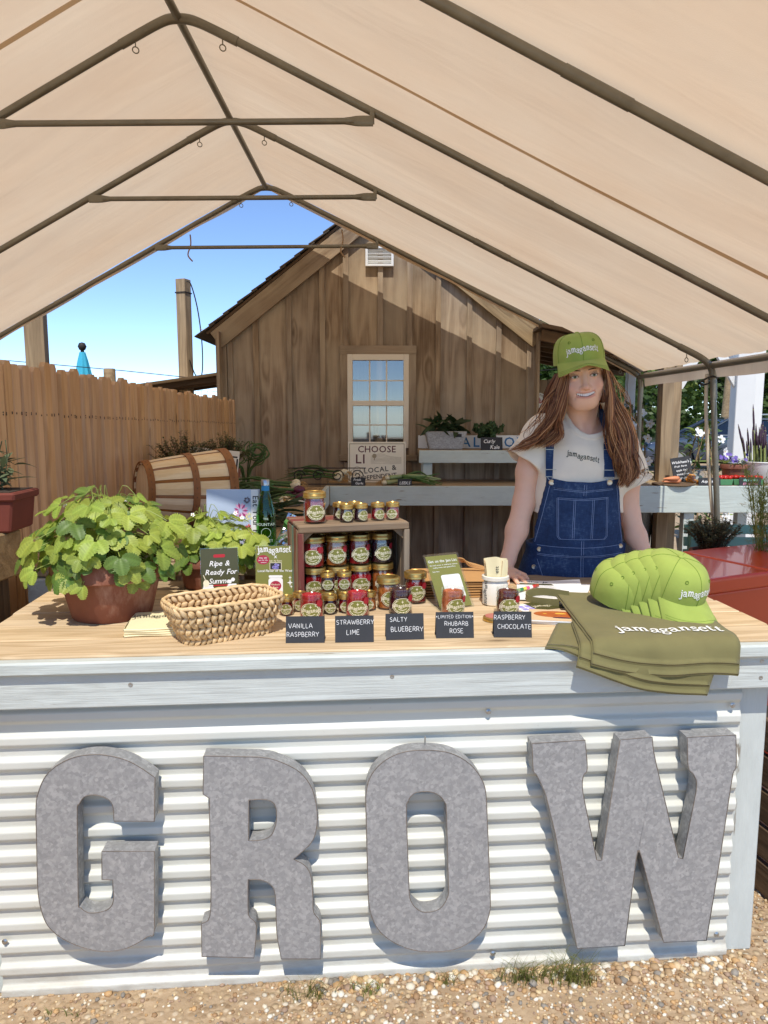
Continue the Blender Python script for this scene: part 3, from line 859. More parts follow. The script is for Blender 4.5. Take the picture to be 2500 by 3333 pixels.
for x in (-1.385, 1.275):
    vboard('corner_board', [(x - .045, .05), (x + .045, .05), (x + .045, shed_top(x) - .02), (x - .045, shed_top(x) - .02)], YS - .024, .0205, M_SHED, shed, origin=SO)
# side and back walls, floor of the shed
for x in (-1.395, 1.285):
    for i in range(8): vboard('side_board', [(0, .06), (.33, .06), (.33, 2.2), (0, 2.2)], 0, .02, M_SHED, shed).matrix_basis = Matrix.Translation((x + .055, .03 + i * .335, .06)) @ Matrix(((0, 0, 1, 0), (0, 1, 0, 0), (1, 0, 0, 0), (0, 0, 0, 1)))
vboard('back_wall', [(-1.38, .06), (1.27, .06), (1.27, 2.2), (AX, 3.2), (-1.38, 2.2)], YS + 2.7, .02, M_DARKWOOD, shed, origin=SO)
# rake boards, roof decks and shingle courses
M_SHINGLE = plain('dark_shingle', hexc('5a5148'), .9, var=.25, scale=25, bump=.3, vrand=.15)
LR = 1.37
for sd in (-1, 1):
    L = LR / math.cos(math.atan(SS))
    ang = math.atan(SS)
    def on(s, drop, y):   # s metres down the slope from the apex
        return (AX + sd * s * math.cos(ang) - sd * drop * math.sin(ang) * 1 - SO[0], y - SO[1], AZ - s * math.sin(ang) - drop * math.cos(ang))
    rot = (0, ang if sd > 0 else -ang, 0)
    b = MB(); b.box((0, 0, 0), (L - .03, .03, .155)); o = b.obj('rake_board', M_SHED if sd < 0 else M_TIMBER, shed, on(L / 2 + .05, .055, YS - .040), rot, bevel=.003)
    b = MB(); b.box((0, 0, 0), (L, 3.0, .02)); b.obj('roof_deck', M_DARKWOOD, shed, on(L / 2 + .06, -.035, YS + 1.44), rot)
    n = 12
    for i in range(n):
        b = MB(); cl = (L + .1) / n
        b.box((0, 0, 0), (cl + .05, 3.1 + random.uniform(-.03, .03), .011))
        tilt = .075
        b.obj('shingle_course', M_SHINGLE, shed, on(.03 + cl * (i + .5), -.062, YS + 1.465), (0, rot[1] - sd * tilt * -1 * (-1), 0), bevel=.002)
# window: brown casing, beige vinyl frame, two sashes with muntins and panes
M_VINYL = plain('beige_vinyl', hexc('e4d6bd'), .45, var=.03)
M_PANE = glass('old_window_pane', (.62, .68, .72), 1.0, .03, .17, .10)
win = MB(); 
def bar(bb, x0, x1, z0, z1, y0, y1): bb.box(((x0 + x1) / 2 - SO[0], (y0 + y1) / 2 - SO[1], (z0 + z1) / 2), (x1 - x0, y1 - y0, z1 - z0))
wx0, wx1, wz0, wz1 = WIN
for nm, x0, x1, z0, z1 in (('window_casing', wx0 - .062, wx0, wz0 - .06, wz1), ('window_casing', wx1, wx1 + .062, wz0 - .06, wz1)):
    vboard(nm, [(x0, z0), (x1, z0), (x1, z1), (x0, z1)], YS - .026, .025, M_SHED, shed, origin=SO)
plank('window_casing', wx1 - wx0 + .128, .028, .072, M_SHED, shed, ((wx0 + wx1) / 2 - SO[0], -.014, wz1 + .036))
plank('window_sill', wx1 - wx0 + .15, .05, .05, M_SHED, shed, ((wx0 + wx1) / 2 - SO[0], -.02, wz0 - .085))
wf = MB()
for x0, x1, z0, z1 in ((wx0, wx0 + .045, wz0, wz1), (wx1 - .045, wx1, wz0, wz1), (wx0 + .045, wx1 - .045, wz1 - .05, wz1), (wx0 + .045, wx1 - .045, wz0, wz0 + .035), (wx0 + .045, wx1 - .045, 1.585, 1.630)):
    bar(wf, x0, x1, z0, z1, YS - .035, YS + .035)
wfo = wf.obj('window', M_VINYL, shed, bevel=.003)
for (z0, z1, yy) in ((1.63, wz1 - .05, YS + .0), (wz0 + .035, 1.585, YS + .014)):
    xa, xb = wx0 + .045, wx1 - .045
    for i in range(1, 3):
        b = MB(); x = lerp(xa, xb, i / 3); bar(b, x - .006, x + .006, z0, z1, yy - .006, yy + .006); b.obj('muntin', M_VINYL, wfo)
    b = MB(); zz = (z0 + z1) / 2; bar(b, xa, xb, zz - .005, zz + .005, yy - .0055, yy + .0055); b.obj('muntin', M_VINYL, wfo)
    for i in range(3):
        for j in range(2):
            b = MB(); x0, x1 = lerp(xa, xb, i / 3), lerp(xa, xb, (i + 1) / 3); q0, q1 = lerp(z0, z1, j / 2), lerp(z0, z1, (j + 1) / 2)
            b.add([(x0 - SO[0], yy - SO[1], q0), (x1 - SO[0], yy - SO[1], q0), (x1 - SO[0], yy - SO[1], q1), (x0 - SO[0], yy - SO[1], q1)], [(0, 1, 2, 3)]); b.obj('pane', M_PANE, wfo)
b = MB(); bar(b, -.05, .16, 1.3, 1.58, YS + .5, YS + .52); b.obj('reflection_panel', M_WHITE, shed)  # these two white boxes stand in for the tent's reflection in the panes
b = MB(); bar(b, -.30, -.10, 1.0, 1.42, YS + .35, YS + .5); b.obj('reflection_block', M_WHITE, shed)
# white gable vent
vt = MB()
for x0, x1, z0, z1 in ((-.155, -.135, 2.74, 2.90), (.06, .08, 2.74, 2.90), (-.135, .06, 2.74, 2.758), (-.135, .06, 2.882, 2.90)): bar(vt, x0, x1, z0, z1, YS - .05, YS - .002)
vo = vt.obj('gable_vent', M_WHITE, shed, bevel=.002)
for i in range(4):
    b = MB(); b.box((0, 0, 0), (.195, .03, .004)); b.obj('louvre', M_WHITE, vo, (-.0375 - SO[0], -.026, 2.778 + i * .03), (R(-35), 0, 0))

# lean-to roof and board screen beside the shed
lean = thing('lean_to', 'dark open lean-to roof with rafters beside the brown shed', 'lean-to', (1.8, 7.0, 0))
b = MB(); b.box((0, 0, 0), (1.15, 1.9, .03)); b.obj('roof_deck', M_DARKWOOD, lean, (.02, -.05, 2.105), (0, R(11), 0))
for i in range(6): plank('rafter', 1.12, .05, .09, M_DARKWOOD, lean, (.02, -.9 + i * .33, 2.04), (0, R(11), 0))
for dx, dy in ((.5, -.9), (.5, .8)): plank('post', 1.94, .09, .09, M_TIMBER, lean, (dx, dy, .97), (0, R(90), 0))
screen = thing('board_screen', 'brown plank screen standing under the lean-to by the shed', 'screen', (1.62, 6.62, 0))
for i in range(5):
    x0 = 1.302 + i * .145
    vboard('screen_board', [(x0, 0), (x0 + .142, 0), (x0 + .142, 1.82 + random.uniform(-.015, .015)), (x0, 1.82)], 6.62 + random.uniform(-.004, .004), .02, M_SHED, screen, origin=(1.62, 6.62))
# round snail badge on the screen
badge = thing('round_badge', 'round white badge with a red snail on the plank screen', 'badge', (1.365, 6.603, 1.637), (R(90), 0, 0))
M_RED = plain('snail_red', hexc('a3282c'), .6)
b = MB(); b.lathe([(.0, .0), (.066, .0), (.066, .006), (.062, .008), (0, .008)], 40); b.obj('disc', M_WHITE, badge, smooth=True)
b = MB()
sp = [(.021 * (1 - k / 34) * math.cos(k * .5 + 1), .021 * (1 - k / 34) * math.sin(k * .5 + 1)) for k in range(30)]
v_, f_ = strip(sp, .0052); b.add([(x, y_, .0092) for x, y_ in v_], f_)
v_, f_ = strip(smooth2([(-.03, -.024), (-.005, -.024), (.02, -.02), (.030, -.006), (.034, .006)], 3), .008); b.add([(x, y_, .0088) for x, y_ in v_], f_)
b.obj('snail', M_RED, badge)
b = MB()
def ringtext(s, rad, a0, a1, size, flip):
    for i, ch in enumerate(s):
        if ch == ' ': continue
        g, gf, w = glyph(ch); q = R(lerp(a0, a1, i / (len(s) - 1)))
        rot = q - PI / 2 if not flip else q + PI / 2
        c, sn = math.cos(rot), math.sin(rot)
        b.add([(rad * math.cos(q) + ((a - w / 2) * c - (bb - .35) * sn) * size, rad * math.sin(q) + ((a - w / 2) * sn + (bb - .35) * c) * size, .0087) for a, bb in g], gf)
ringtext('SLOW FOOD', .049, 150, 30, .019, False); ringtext('GROWS HERE', .049, 205, 335, .019, True)
b.obj('lettering', M_BLACKINK, badge)

# ------------------------------------------------------------------ picket fence
fence = thing('picket_fence', 'tall cedar stockade fence of narrow pickets beside the stall', 'fence', (-1.33, 4.4, 0))
def fence_x(yy): return -1.28 - .028 * (6.3 - yy)
def fence_z(yy): return 1.632 + .021 * (6.3 - yy)
yy = 6.32; k = 0
nails = MB()
while yy > .9:
    w = random.uniform(.062, .078)
    z1 = fence_z(yy) + random.uniform(-.018, .014); c = random.uniform(.3, .5) * w
    poly = [(-w / 2, 0), (w / 2, 0), (w / 2, z1 - .018), (w / 2 - c * .6, z1), (-w / 2 + c * .6, z1), (-w / 2, z1 - .018)]
    n = len(poly)
    b = MB()
    th = .018
    vs = [(z, -x, 0) for x, z in poly] + [(z, -x * .82, th) for x, z in poly]
    fs = [tuple(reversed(range(n))), tuple(range(n, 2 * n))] + [(i, (i + 1) % n, (i + 1) % n + n, i + n) for i in range(n)]
    b.add(vs, fs)
    o = b.obj('picket', M_PICKET, fence)
    fx = fence_x(yy) + random.uniform(-.006, .006)
    # local X up, local Y along -y, local Z towards +x
    o.matrix_basis = Matrix.Translation((fx + 1.33, yy - w / 2 - 4.4, 0)) @ Matrix(((0, 0, 1, 0), (0, 1, 0, 0), (1, 0, 0, 0), (0, 0, 0, 1))) @ rotm(R(random.uniform(-3, 3)), 0, R(random.uniform(-.35, .35)))
    zn = 1.44 + .0195 * (6.3 - yy)
    for dz in (0, .0):
        for dy in (-.3, .3):
            nails.lathe([(.0032, 0), (.0032, .0012)], 6, M=TM((fx + 1.33 + .0185, yy - w / 2 - 4.4 + dy * w, zn + random.uniform(-.006, .006)), 0, R(90), 0))
    yy -= w + random.uniform(.0, .004); k += 1
tag(nails.obj('nail_heads', M_IRON, fence), kind='stuff')
for z in (.4, 1.0, 1.44): 
    p0 = Vector((fence_x(.9), .9, z)); p1 = Vector((fence_x(6.3), 6.3, z)); d = p1 - p0
    plank('rail', d.length, .04, .07, M_PICKET, fence, ((p0 + p1) / 2 - Vector((1.33 - 2.66 + .0, 4.4, 0)) + Vector((-.0, 0, 0))) if False else (p0 + p1) / 2 - Vector((-1.33, 4.4, 0)) - Vector((.032, 0, 0)), (0, 0, math.atan2(d.y, d.x)))

# posts, wires, umbrella and roofs beyond the fence
post = thing('timber_post', 'thick square timber post standing beyond the picket fence', 'post', (-3.22, 7.0, 0))
plank('post_shaft', 2.9, .17, .17, M_TIMBER, post, (0, 0, 1.45), (0, R(90), R(12)))
post = thing('timber_post', 'slim pale timber post with a hanging black cable', 'post', (-1.975, 7.5, 0))
plank('post_shaft', 2.83, .105, .105, M_TIMBER, post, (0, 0, 1.415), (0, R(90), R(-20)))
b = MB(); b.box((0, 0, 2.70), (.117, .117, .012), rotm(0, 0, R(-20))); b.obj('metal_strap', M_IRON, post)
b = MB(); b.tube(smooth_path([(.05, -.06, 2.80), (.09, -.05, 2.77), (.14, -.03, 2.55), (.17, -.02, 2.25), (.17, -.02, 1.98), (.14, -.02, 1.86), (.09, -.02, 1.92), (.05, -.04, 2.05)], 8), .006, 6); b.obj('cable', M_IRON, post, smooth=True)
fp = thing('wire_fence', 'round wooden post with wire strands and mesh beyond the pickets', 'wire fence', (-2.5, 7.2, 0))
b = MB(); b.lathe([(.055, 0), (.055, 1.93), (.05, 1.95), (0, 1.95)], 14); b.obj('post', M_TIMBER, fp, (-.13, 0, 0), smooth=True)
b = MB(); b.tube([(-2.2, 0, 2.12), (.0, 0, 1.93), (1.35, 0, 1.79)], .004, 5); b.obj('strand_wire', M_IRON, fp)
b = MB()
for i in range(22): b.tube([(-.1 + i * .06, .02, 1.5), (-.1 + i * .06, .02, 1.80 - i * .004)], .0016, 4)
for z in (1.70, 1.77): b.tube([(-.1, .02, z + .02), (1.3, .02, z - .06)], .0016, 4)
b.obj('wire_mesh', M_IRON, fp)
um = thing('patio_umbrella', 'closed turquoise patio umbrella with a dark ball finial', 'umbrella', (-3.2, 8.0, 0))
M_TURQ = plain('turquoise_cloth', hexc('3fb2cf'), .8, var=.06)
b = MB(); b.tube([(0, 0, 0), (0, 0, 2.2)], .02, 8); b.obj('pole', M_IRON, um, smooth=True)
b = MB(); b.grid(lambda u, v: ((.03 + .17 * v ** .8) * (1 + .22 * math.sin(u * 2 * PI * 8) * min(1, v * 2)) * math.cos(u * 2 * PI), (.03 + .17 * v ** .8) * (1 + .22 * math.sin(u * 2 * PI * 8) * min(1, v * 2)) * math.sin(u * 2 * PI), 2.17 - v * 1.1), 64, 14, closed_u=True); b.obj('folded_canopy', M_TURQ, um, smooth='all')
b = MB(); b.lathe([(0, -.045), (.03, -.035), (.045, 0), (.03, .035), (0, .045)], 16); b.obj('finial', M_IRON, um, (0, 0, 2.23), smooth='all')
lo = thing('low_roof', 'low grey board roof edge left of the brown shed', 'roof', (-1.95, 7.0, 0))
lo['label'] = 'low grey board roof jutting out behind the picket fence'
b = MB(); b.box((0, 0, 0), (1.2, 1.2, .025)); b.obj('roof_deck', M_TIMBER, lo, (.15, .3, 1.86), (R(3), R(-8), 0), bevel=.002)
for i in range(3): plank('rafter', 1.15, .04, .07, M_DARKWOOD, lo, (.15, -.15 + i * .4, 1.81), (0, R(-8), 0))
for dx in (-.35, .45): plank('post', 1.78, .08, .08, M_DARKWOOD, lo, (dx, .4, .89), (0, R(90), 0))
sl = MB(); sl.grid(lambda u, v: (lerp(-1.83, -1.15, u), 7.45 + .1 * v, lerp(2.36, lerp(2.20, 2.05, v), u) - .03 * math.sin(PI * u)), 10, 4)
tag(sl.obj('shade_sail', M_CANVAS, None, smooth='all'), 'small cream shade sail stretched between post and shed', 'shade sail')
# ------------------------------------------------------------------ display table, back bench and shelf
TZ = .965
lt = thing('display_table', 'long plank display table along the picket fence', 'table', (-.85, 4.1, 0))
LO = Vector((-.85, 4.1, 0))
for i in range(5):
    w = .158; x = -1.235 + w * (i + .5)
    plank('table_plank', 2.86, w - .004, .036, M_DECKGREY, lt, Vector((x, 4.17, TZ - .018)) - LO, (0, 0, R(90)))
plank('front_plank', .98, .15, .036, M_DECKGREY, lt, Vector((-.79, 2.66, TZ - .016)) - LO, (0, 0, R(1.5)), .005)
plank('side_board', 2.90, .03, .14, M_BENCHPAINT, lt, Vector((-.432, 4.16, TZ - .062)) - LO, (0, 0, R(90)))
plank('support_block', .16, .085, .10, M_TRIM, lt, Vector((-1.215, 2.63, TZ - .086)) - LO, (0, 0, R(90)))
for yy in (2.75, 4.1, 5.4):
    for x in (-1.2, -.48): plank('leg', .93, .085, .085, M_TIMBER, lt, Vector((x, yy, .465)) - LO, (0, R(90), 0))
tb = thing('timber_block', 'heavy square timber with end grain showing beside the counter', 'timber', (-1.30, 2.36, 0))
plank('beam', .36, .15, .15, M_TIMBER, tb, (-.085, 0, 1.055), (0, 0, R(-6)), .006)
for dx in (-.2, .0): plank('post', .98, .09, .09, M_DARKWOOD, tb, (dx, .02, .49), (0, R(90), 0))

bb = thing('back_bench', 'long painted plank bench in front of the shed wall', 'bench', (1.3, 5.9, 0))
BO = Vector((1.3, 5.9, 0))
for i in range(4): plank('bench_plank', 3.6, .155, .032, M_DECKGREY, bb, Vector((1.345, 5.745 + i * .158, TZ - .018)) - BO)
plank('front_board', 2.06, .03, .150, M_BENCHPAINT, bb, Vector((.615, 5.65, TZ - .073)) - BO)
plank('front_board', 1.52, .03, .205, M_BENCHPAINT, bb, Vector((2.41, 5.65, TZ - .100)) - BO)
for x, m in ((-.38, M_TIMBER), (1.62, M_TIMBER), (2.36, M_BENCHPAINT), (3.05, M_BENCHPAINT)):
    for yy in (5.71, 6.28): plank('leg', .93, .08, .08, m, bb, Vector((x, yy, .465)) - BO, (0, R(90), 0))
sh = thing('raised_shelf', 'painted plank shelf raised on the back bench', 'shelf', (.85, 6.1, TZ))
plank('shelf_plank', 1.2, .36, .03, M_DECKGREY, sh, (.03, .02, .247))
plank('shelf_fascia', 1.2, .028, .10, M_BENCHPAINT, sh, (.03, -.172, .212))
for x in (-.50, .58): 
    plank('leg', .232, .075, .075, M_BENCHPAINT, sh, (x, -.115, .116), (0, R(90), 0))
    plank('leg', .232, .075, .075, M_BENCHPAINT, sh, (x, .14, .116), (0, R(90), 0))

# ------------------------------------------------------------------ jars of jam
M_LID = metal('gold_lid', hexc('cdab62'), .28, .9, .06)
def jam_mat(name, c, rough=.18):
    t = NT(name); co = t.objco()
    f = t.noise(t.vmath('ADD', co, t.n('CombineXYZ', {0: t.rnd()}).outputs[0]), 60, 4, .6)
    col = t.mix(t.map(f, .35, .7), scl(c, .55), scl(c, 1.25))
    t.pbsdf(Base_Color=col, Roughness=rough, Specular_IOR_Level=.55, Coat_Weight=.6, Coat_Roughness=.06, Normal=t.bump(f, .15, .004))
    return t.mat
JAM = {'red': jam_mat('red_jam', hexc('b01a26')), 'dark': jam_mat('dark_jam', hexc('3a1420')), 'amber': jam_mat('amber_jam', hexc('b8682f')), 'cherry': jam_mat('cherry_jam', hexc('92141c')), 'choc': jam_mat('chocolate_jam', hexc('5a1c12')), 'rose': jam_mat('rose_jam', hexc('b5623c'))}
M_JARGLASS = glass('jar_glass', (.97, .98, .97), 1.0, .02, .03)
M_STICK = {'red': plain('red_sticker', hexc('a31f2c'), .5), 'plum': plain('plum_sticker', hexc('3b2440'), .5)}
def wrap(vf, r, th0, z0):
    """lettering onto an upright cylinder facing -Y, turned by th0"""
    return [((r + z) * math.sin(th0 + a / r), -(r + z) * math.cos(th0 + a / r), z0 + b) for a, b, z in vf[0]], vf[1]
def rows(vf_fn, w, h, nx=9):
    """a filled ellipse cut into columns so that it can bend"""
    vs, fs = [], []
    for i in range(nx + 1):
        x = -w + 2 * w * i / nx; hh = h * math.sqrt(max(0, 1 - (x / w) ** 2))
        vs += [(x, -hh, vf_fn), (x, hh, vf_fn)]
    return vs, [(2 * i, 2 * i + 2, 2 * i + 3, 2 * i + 1) for i in range(nx)]
def jar_label(r, w, h, th0, z0):
    b1, b2 = MB(), MB()
    b1.add(*wrap(rows(.0008, w, h, 12), r, th0, z0))
    b2.add(*wrap(ring2d(w * .985, h * .985, w * .04, 32, z=.0013), r, th0, z0))
    for k in range(26):                                   # wreath of leaves inside the rim
        q = R(-235 + 290 * k / 25)
        cx, cy = w * .80 * math.cos(q), h * .80 * math.sin(q)
        b2.add(*wrap(disc2d(w * .075, w * .035 + w * .03 * (k % 2), 6, cx, cy, .0013), r, th0, z0))
    b2.add(*wrap(star2d(h * .25, 0, h * .52, .0013), r, th0, z0))
    vf = wordmark(w * .235, .05, .25); vf = ([(a, c - h * .12, z + .0013) for a, c, z in vf[0]], vf[1])
    b2.add(*wrap(vf, r, th0, z0))
    b2.add(*wrap(strip([(-w * .42, -h * .34), (-w * .2, -h * .47), (0, -h * .52), (w * .2, -h * .47), (w * .42, -h * .34)], h * .07)[0:1][0] and ([(a, c, .0013) for a, c in strip([(-w * .42, -h * .34), (-w * .2, -h * .47), (0, -h * .52), (w * .2, -h * .47), (w * .42, -h * .34)], h * .07)[0]], strip([(-w * .42, -h * .34), (-w * .2, -h * .47), (0, -h * .52), (w * .2, -h * .47), (w * .42, -h * .34)], h * .07)[1]), r, th0, z0))
    return b1, b2
_JM = {}
def jar(size, jam, label, loc, rz=0, lab_turn=0.0, sticker=None, lid=True, group=None):
    r, h = {'big': (.0345, .098), 'small': (.0215, .056), 'open': (.0350, .078)}[size]
    t = thing('jam_jar', label, 'jam jar', loc, (0, 0, rz), group)
    lh = .019 if size == 'big' else .0135
    if (size, 'b') not in _JM:
        n = h - (lh if lid else .0)
        if size == 'open':
            prof = [(r * .86, 0), (r * .97, .002), (r, .007), (r, h * .60), (r * .955, h * .66), (r * .955, h * .7), (r * .985, h * .73), (r * .985, h * .76), (r * .945, h * .78), (r * .945, h * .86), (r * .97, h * .88), (r * .97, h * .91), (r * .945, h * .93), (r * .945, h), (r * .90, h), (r * .90, h * .70), (r * .93, h * .6), (r * .93, .006), (0, .006)]
        else:
            prof = [(r * .86, 0), (r * .97, .002), (r, .007), (r, n - .012), (r * .96, n - .004), (r * .9, n), (r * .9, n + lh * .5), (r * .86, n + lh * .5), (r * .86, n - .006), (r * .945, n - .018), (r * .945, .006), (0, .006)]
        b = MB(); b.lathe(prof, 28, close=True); _JM[size, 'b'] = b.mesh('glass', M_JARGLASS, smooth=True)
        fill = .60 if size == 'open' else .90
        jr = r * .935
        b = MB()
        if size == 'open':
            b.lathe([(0, .0065), (jr, .0065), (jr, h * .6), (r * .895, h * .7), (r * .895, h * .84), (r * .82, h * .90), (r * .70, h * .82), (r * .4, h * .76), (0, h * .78)], 28, close=True)
        else: b.lathe([(0, .0065), (jr, .0065), (jr, n - .018), (r * .85, n - .006), (r * .85, n + .001), (0, n + .001)], 28, close=True)
        _JM[size, 'j'] = b.mesh('jam', JAM['red'], smooth=True)
        b = MB(); q = r * 1.035
        b.lathe([(0, lh - .0012), (q * .86, lh - .0012), (q * .90, lh + .0004), (q * .97, lh - .0006), (q, lh - .003), (q, lh * .72), (q * 1.012, lh * .68), (q * .985, lh * .58), (q * 1.012, lh * .46), (q * .985, lh * .36), (q, lh * .25), (q * 1.02, .0015), (q * .99, 0), (q * .95, .001)], 32, close=True)
        _JM[size, 'l'] = b.mesh('lid', M_LID, smooth=True)
        a, c = jar_label(r + .0004, r * (.86 if size != 'small' else .80), r * (.68 if size != 'small' else .72), 0, h * .37)
        _JM[size, 'a'] = a.mesh('label', M_OLIVE, smooth='all'); _JM[size, 'c'] = c.mesh('label_print', M_CREAM)
        b = MB(); b.add(*wrap(disc2d(r * .3, r * .3, 16, r * .78, r * .62, .0018), r + .0004, 0, h * .37)); _JM[size, 's'] = b.mesh('sticker', M_STICK['red'])
    jm = _JM[size, 'j']
    key = (size, jam)
    if key not in _JM:
        m2 = jm.copy(); m2.materials[0] = JAM[jam]; _JM[key] = m2
    link('jam', _JM[key], t); link('glass', _JM[size, 'b'], t)
    if lid: link('lid', _JM[size, 'l'], t, (0, 0, h - lh))
    la = link('label', _JM[size, 'a'], t, (0, 0, 0), (0, 0, lab_turn)); link('label_print', _JM[size, 'c'], la)
    if sticker: link('sticker', _JM[size, 's'], la)
    return t

CZ = .9205
def onc(x, y_): return (x, y_, CZ)
# crate turned on its side
CR = R(16); CL = Vector((-.262, 2.215, CZ))
crate = thing('wooden_crate', 'rough wooden crate on its side stacked with jam jars', 'crate', CL, (0, 0, CR))
M_CRATE = wood('crate_slat', hexc('6d5640'), hexc('a98e6c'), rings=6, rough=.85, bump=.5, grey=hexc('8d8577'))
M_CRATER = wood('crate_slat_red', hexc('6d5640'), hexc('a98e6c'), paint=hexc('7d3a30'), wear=1.2)
M_CRATEG = wood('crate_slat_green', hexc('6d5640'), hexc('a98e6c'), paint=hexc('6f8a78'), wear=1.2)
CW, CD, CH = .352, .215, .25
plank('bottom_slat', CW, CD, .012, M_CRATE, crate, (CW / 2, CD / 2, .006))
plank('top_slat', CW, .10, .012, M_CRATE, crate, (CW / 2, .05, CH - .006)); plank('top_slat', CW, .105, .012, M_CRATER, crate, (CW / 2, .158, CH - .006))
plank('top_edge', CW - .002, .014, .022, M_CRATE, crate, (CW / 2, -.008, CH - .012))
for i, m in enumerate((M_CRATE, M_CRATER, M_CRATEG, M_CRATE, M_CRATER)):
    plank('side_slat', CH - .03, .0415, .011, m, crate, (.006, .022 + i * .0428, CH / 2), (0, R(90), 0))
    plank('side_slat', CH - .03, .0415, .011, M_CRATE, crate, (CW - .006, .022 + i * .0428, CH / 2), (0, R(90), 0))
for x in (.008, CW - .008): plank('front_upright', CH - .026, .016, .018, M_CRATE if x > .1 else M_CRATER, crate, (x, -.006, CH / 2 - .01), (0, R(90), 0), .002)
for i in range(4): plank('back_slat', CW - .024, .009, .054, M_CRATE, crate, (CW / 2, CD - .006, .042 + i * .057))
for x, s in ((.033, 1), (CW - .033, -1)):
    b = MB(); b.prism([(-.026 * s, 0), (.03 * s, 0), (-.026 * s, -.05)], 0, .014); b.obj('corner_brace', M_CRATE, crate, (x, .002, CH - .012))
def crp(x, y_, z=0): 
    v = rotm(0, 0, CR) @ Vector((x, y_, z)); return (CL.x + v.x, CL.y + v.y, CL.z + v.z)
gj = 'jars of jam stacked in the crate'
Z1 = .0125; Z2 = Z1 + .0985
for i, (x, jam, nm) in enumerate(((.056, 'red', 'red'), (.130, 'amber', 'amber'), (.205, 'cherry', 'deep red'), (.279, 'dark', 'near-black'))):
    jar('big', jam, f'gold-lidded jar of {nm} jam in the upper row inside the crate', crp(x, .045 + .004 * i, Z2), CR, R(random.uniform(-16, 4)), True, group=gj)
for i, (x, jam, nm) in enumerate(((.060, 'cherry', 'deep red'), (.135, 'dark', 'near-black'), (.209, 'red', 'red'), (.283, 'amber', 'amber'))):
    jar('big', jam, f'gold-lidded jar of {nm} jam in the bottom row inside the crate', crp(x, .048 + .003 * i, Z1), CR, R(random.uniform(-14, 8)), True, group=gj)
for x, jam, nm in ((.095, 'red', 'red'), (.170, 'dark', 'near-black'), (.245, 'cherry', 'deep red')):
    for z, lv_ in ((Z1, 'bottom'), (Z2, 'upper')):
        jar('big', jam, f'jar of {nm} jam in the rear {lv_} row of the crate', crp(x, .125, z), CR, 0, group='rear jars in the crate')
jar('big', 'cherry', 'tall gold-lidded jar of dark red jam on top of the crate', crp(.062, .045, CH), CR, R(-2), False)
jar('small', 'dark', 'small jar of near-black jam on the crate, in front of another', crp(.160, .035, CH), CR, R(2))
jar('small', 'dark', 'small dark jam jar half hidden behind another on the crate', crp(.150, .088, CH), CR, R(2))
jar('small', 'dark', 'small near-black jam jar at the middle of the crate top', crp(.208, .040, CH), CR, R(12))
jar('small', 'dark', 'small jam jar at the back of the crate top, lid showing', crp(.200, .094, CH), CR, R(2))
jar('small', 'cherry', 'small jar of deep red jam on the crate, second from its end', crp(.266, .05, CH), CR, R(6))
jar('small', 'red', 'small jar of bright red jam at the end of the crate top', crp(.316, .052, CH), CR, R(-24))
# jars standing before the crate
jar('big', 'amber', 'gold-lidded jar of amber jam standing before the crate', onc(.013, 2.196), 0, R(14), True)
jar('big', 'cherry', 'gold-lidded jar of dark jam beside the crate corner', onc(.098, 2.268), 0, R(6), True)
for x, y_, jam, nm in ((-.172, 2.190, 'dark', 'near-black'), (-.123, 2.200, 'red', 'red')):
    jar('small', 'dark' if jam == 'red' else 'cherry', f'small jar under the {nm} one before the crate', onc(x, y_), 0, 0)
    jar('small', jam, f'small jar of {nm} jam stacked on another before the crate', (x + .002, y_, CZ + .0565), 0, R(5))
jar('small', 'cherry', 'small red jam jar beside the woven basket', onc(-.287, 2.12), 0, R(4))
jar('small', 'red', 'small red jam jar behind the vanilla raspberry sample', onc(-.252, 2.165), 0, R(4))
jar('small', 'dark', 'small dark jam jar between the first two open samples', onc(-.160, 2.135), 0, R(8))
jar('small', 'cherry', 'small red jam jar just behind the strawberry lime sample', onc(-.115, 2.15), 0, R(8))
jar('small', 'amber', 'small amber jam jar between the amber jar and strawberry sample', onc(-.045, 2.175), 0, R(-8))
# open sample jars and folded name cards
def card(x, y_, rz, lines, label, size=.0112):
    t = thing('name_card', label, 'name card', onc(x, y_), (0, 0, rz), 'folded black name cards along the counter edge')
    w, h, d = .1, .066, .034
    b = MB(); e = .0009
    b.add([(-w / 2, 0, 0), (w / 2, 0, 0), (w / 2, d / 2, h), (-w / 2, d / 2, h), (-w / 2, e * 2, 0), (w / 2, e * 2, 0), (w / 2, d / 2, h - e * 2), (-w / 2, d / 2, h - e * 2), (-w / 2, d, 0), (w / 2, d, 0), (-w / 2, d - e * 2, 0), (w / 2, d - e * 2, 0)],
          [(0, 1, 2, 3), (5, 4, 7, 6), (9, 8, 3, 2), (10, 11, 6, 7), (0, 3, 7, 4), (1, 5, 6, 2), (3, 8, 10, 7), (2, 6, 11, 9), (0, 4, 5, 1), (8, 9, 11, 10)])
    b.obj('folded_card', M_CHALKB, t)
    b = MB(); L = math.hypot(d / 2, h)
    for s, cx, u, k in lines:
        vf = text2d(s, size * k, 'chalk', .22, jit=.05)
        pts = []
        for a, c, z in vf[0]:
            v = (u * L + c) / L
            pts.append((a + cx, d / 2 * v - .0006 - z, h * v))
        b.add(pts, vf[1])
    b.obj('chalk_lettering', M_CHALK, t)
go = 'open sample jars behind the name cards'
SAMP = (('red', (-.209, 2.082), 'vanilla raspberry'), ('red', (-.078, 2.112), 'strawberry lime'), ('dark', (.049, 2.14), 'salty blueberry'), ('rose', (.203, 2.128), 'rhubarb rose'), ('choc', (.365, 2.13), 'raspberry chocolate'))
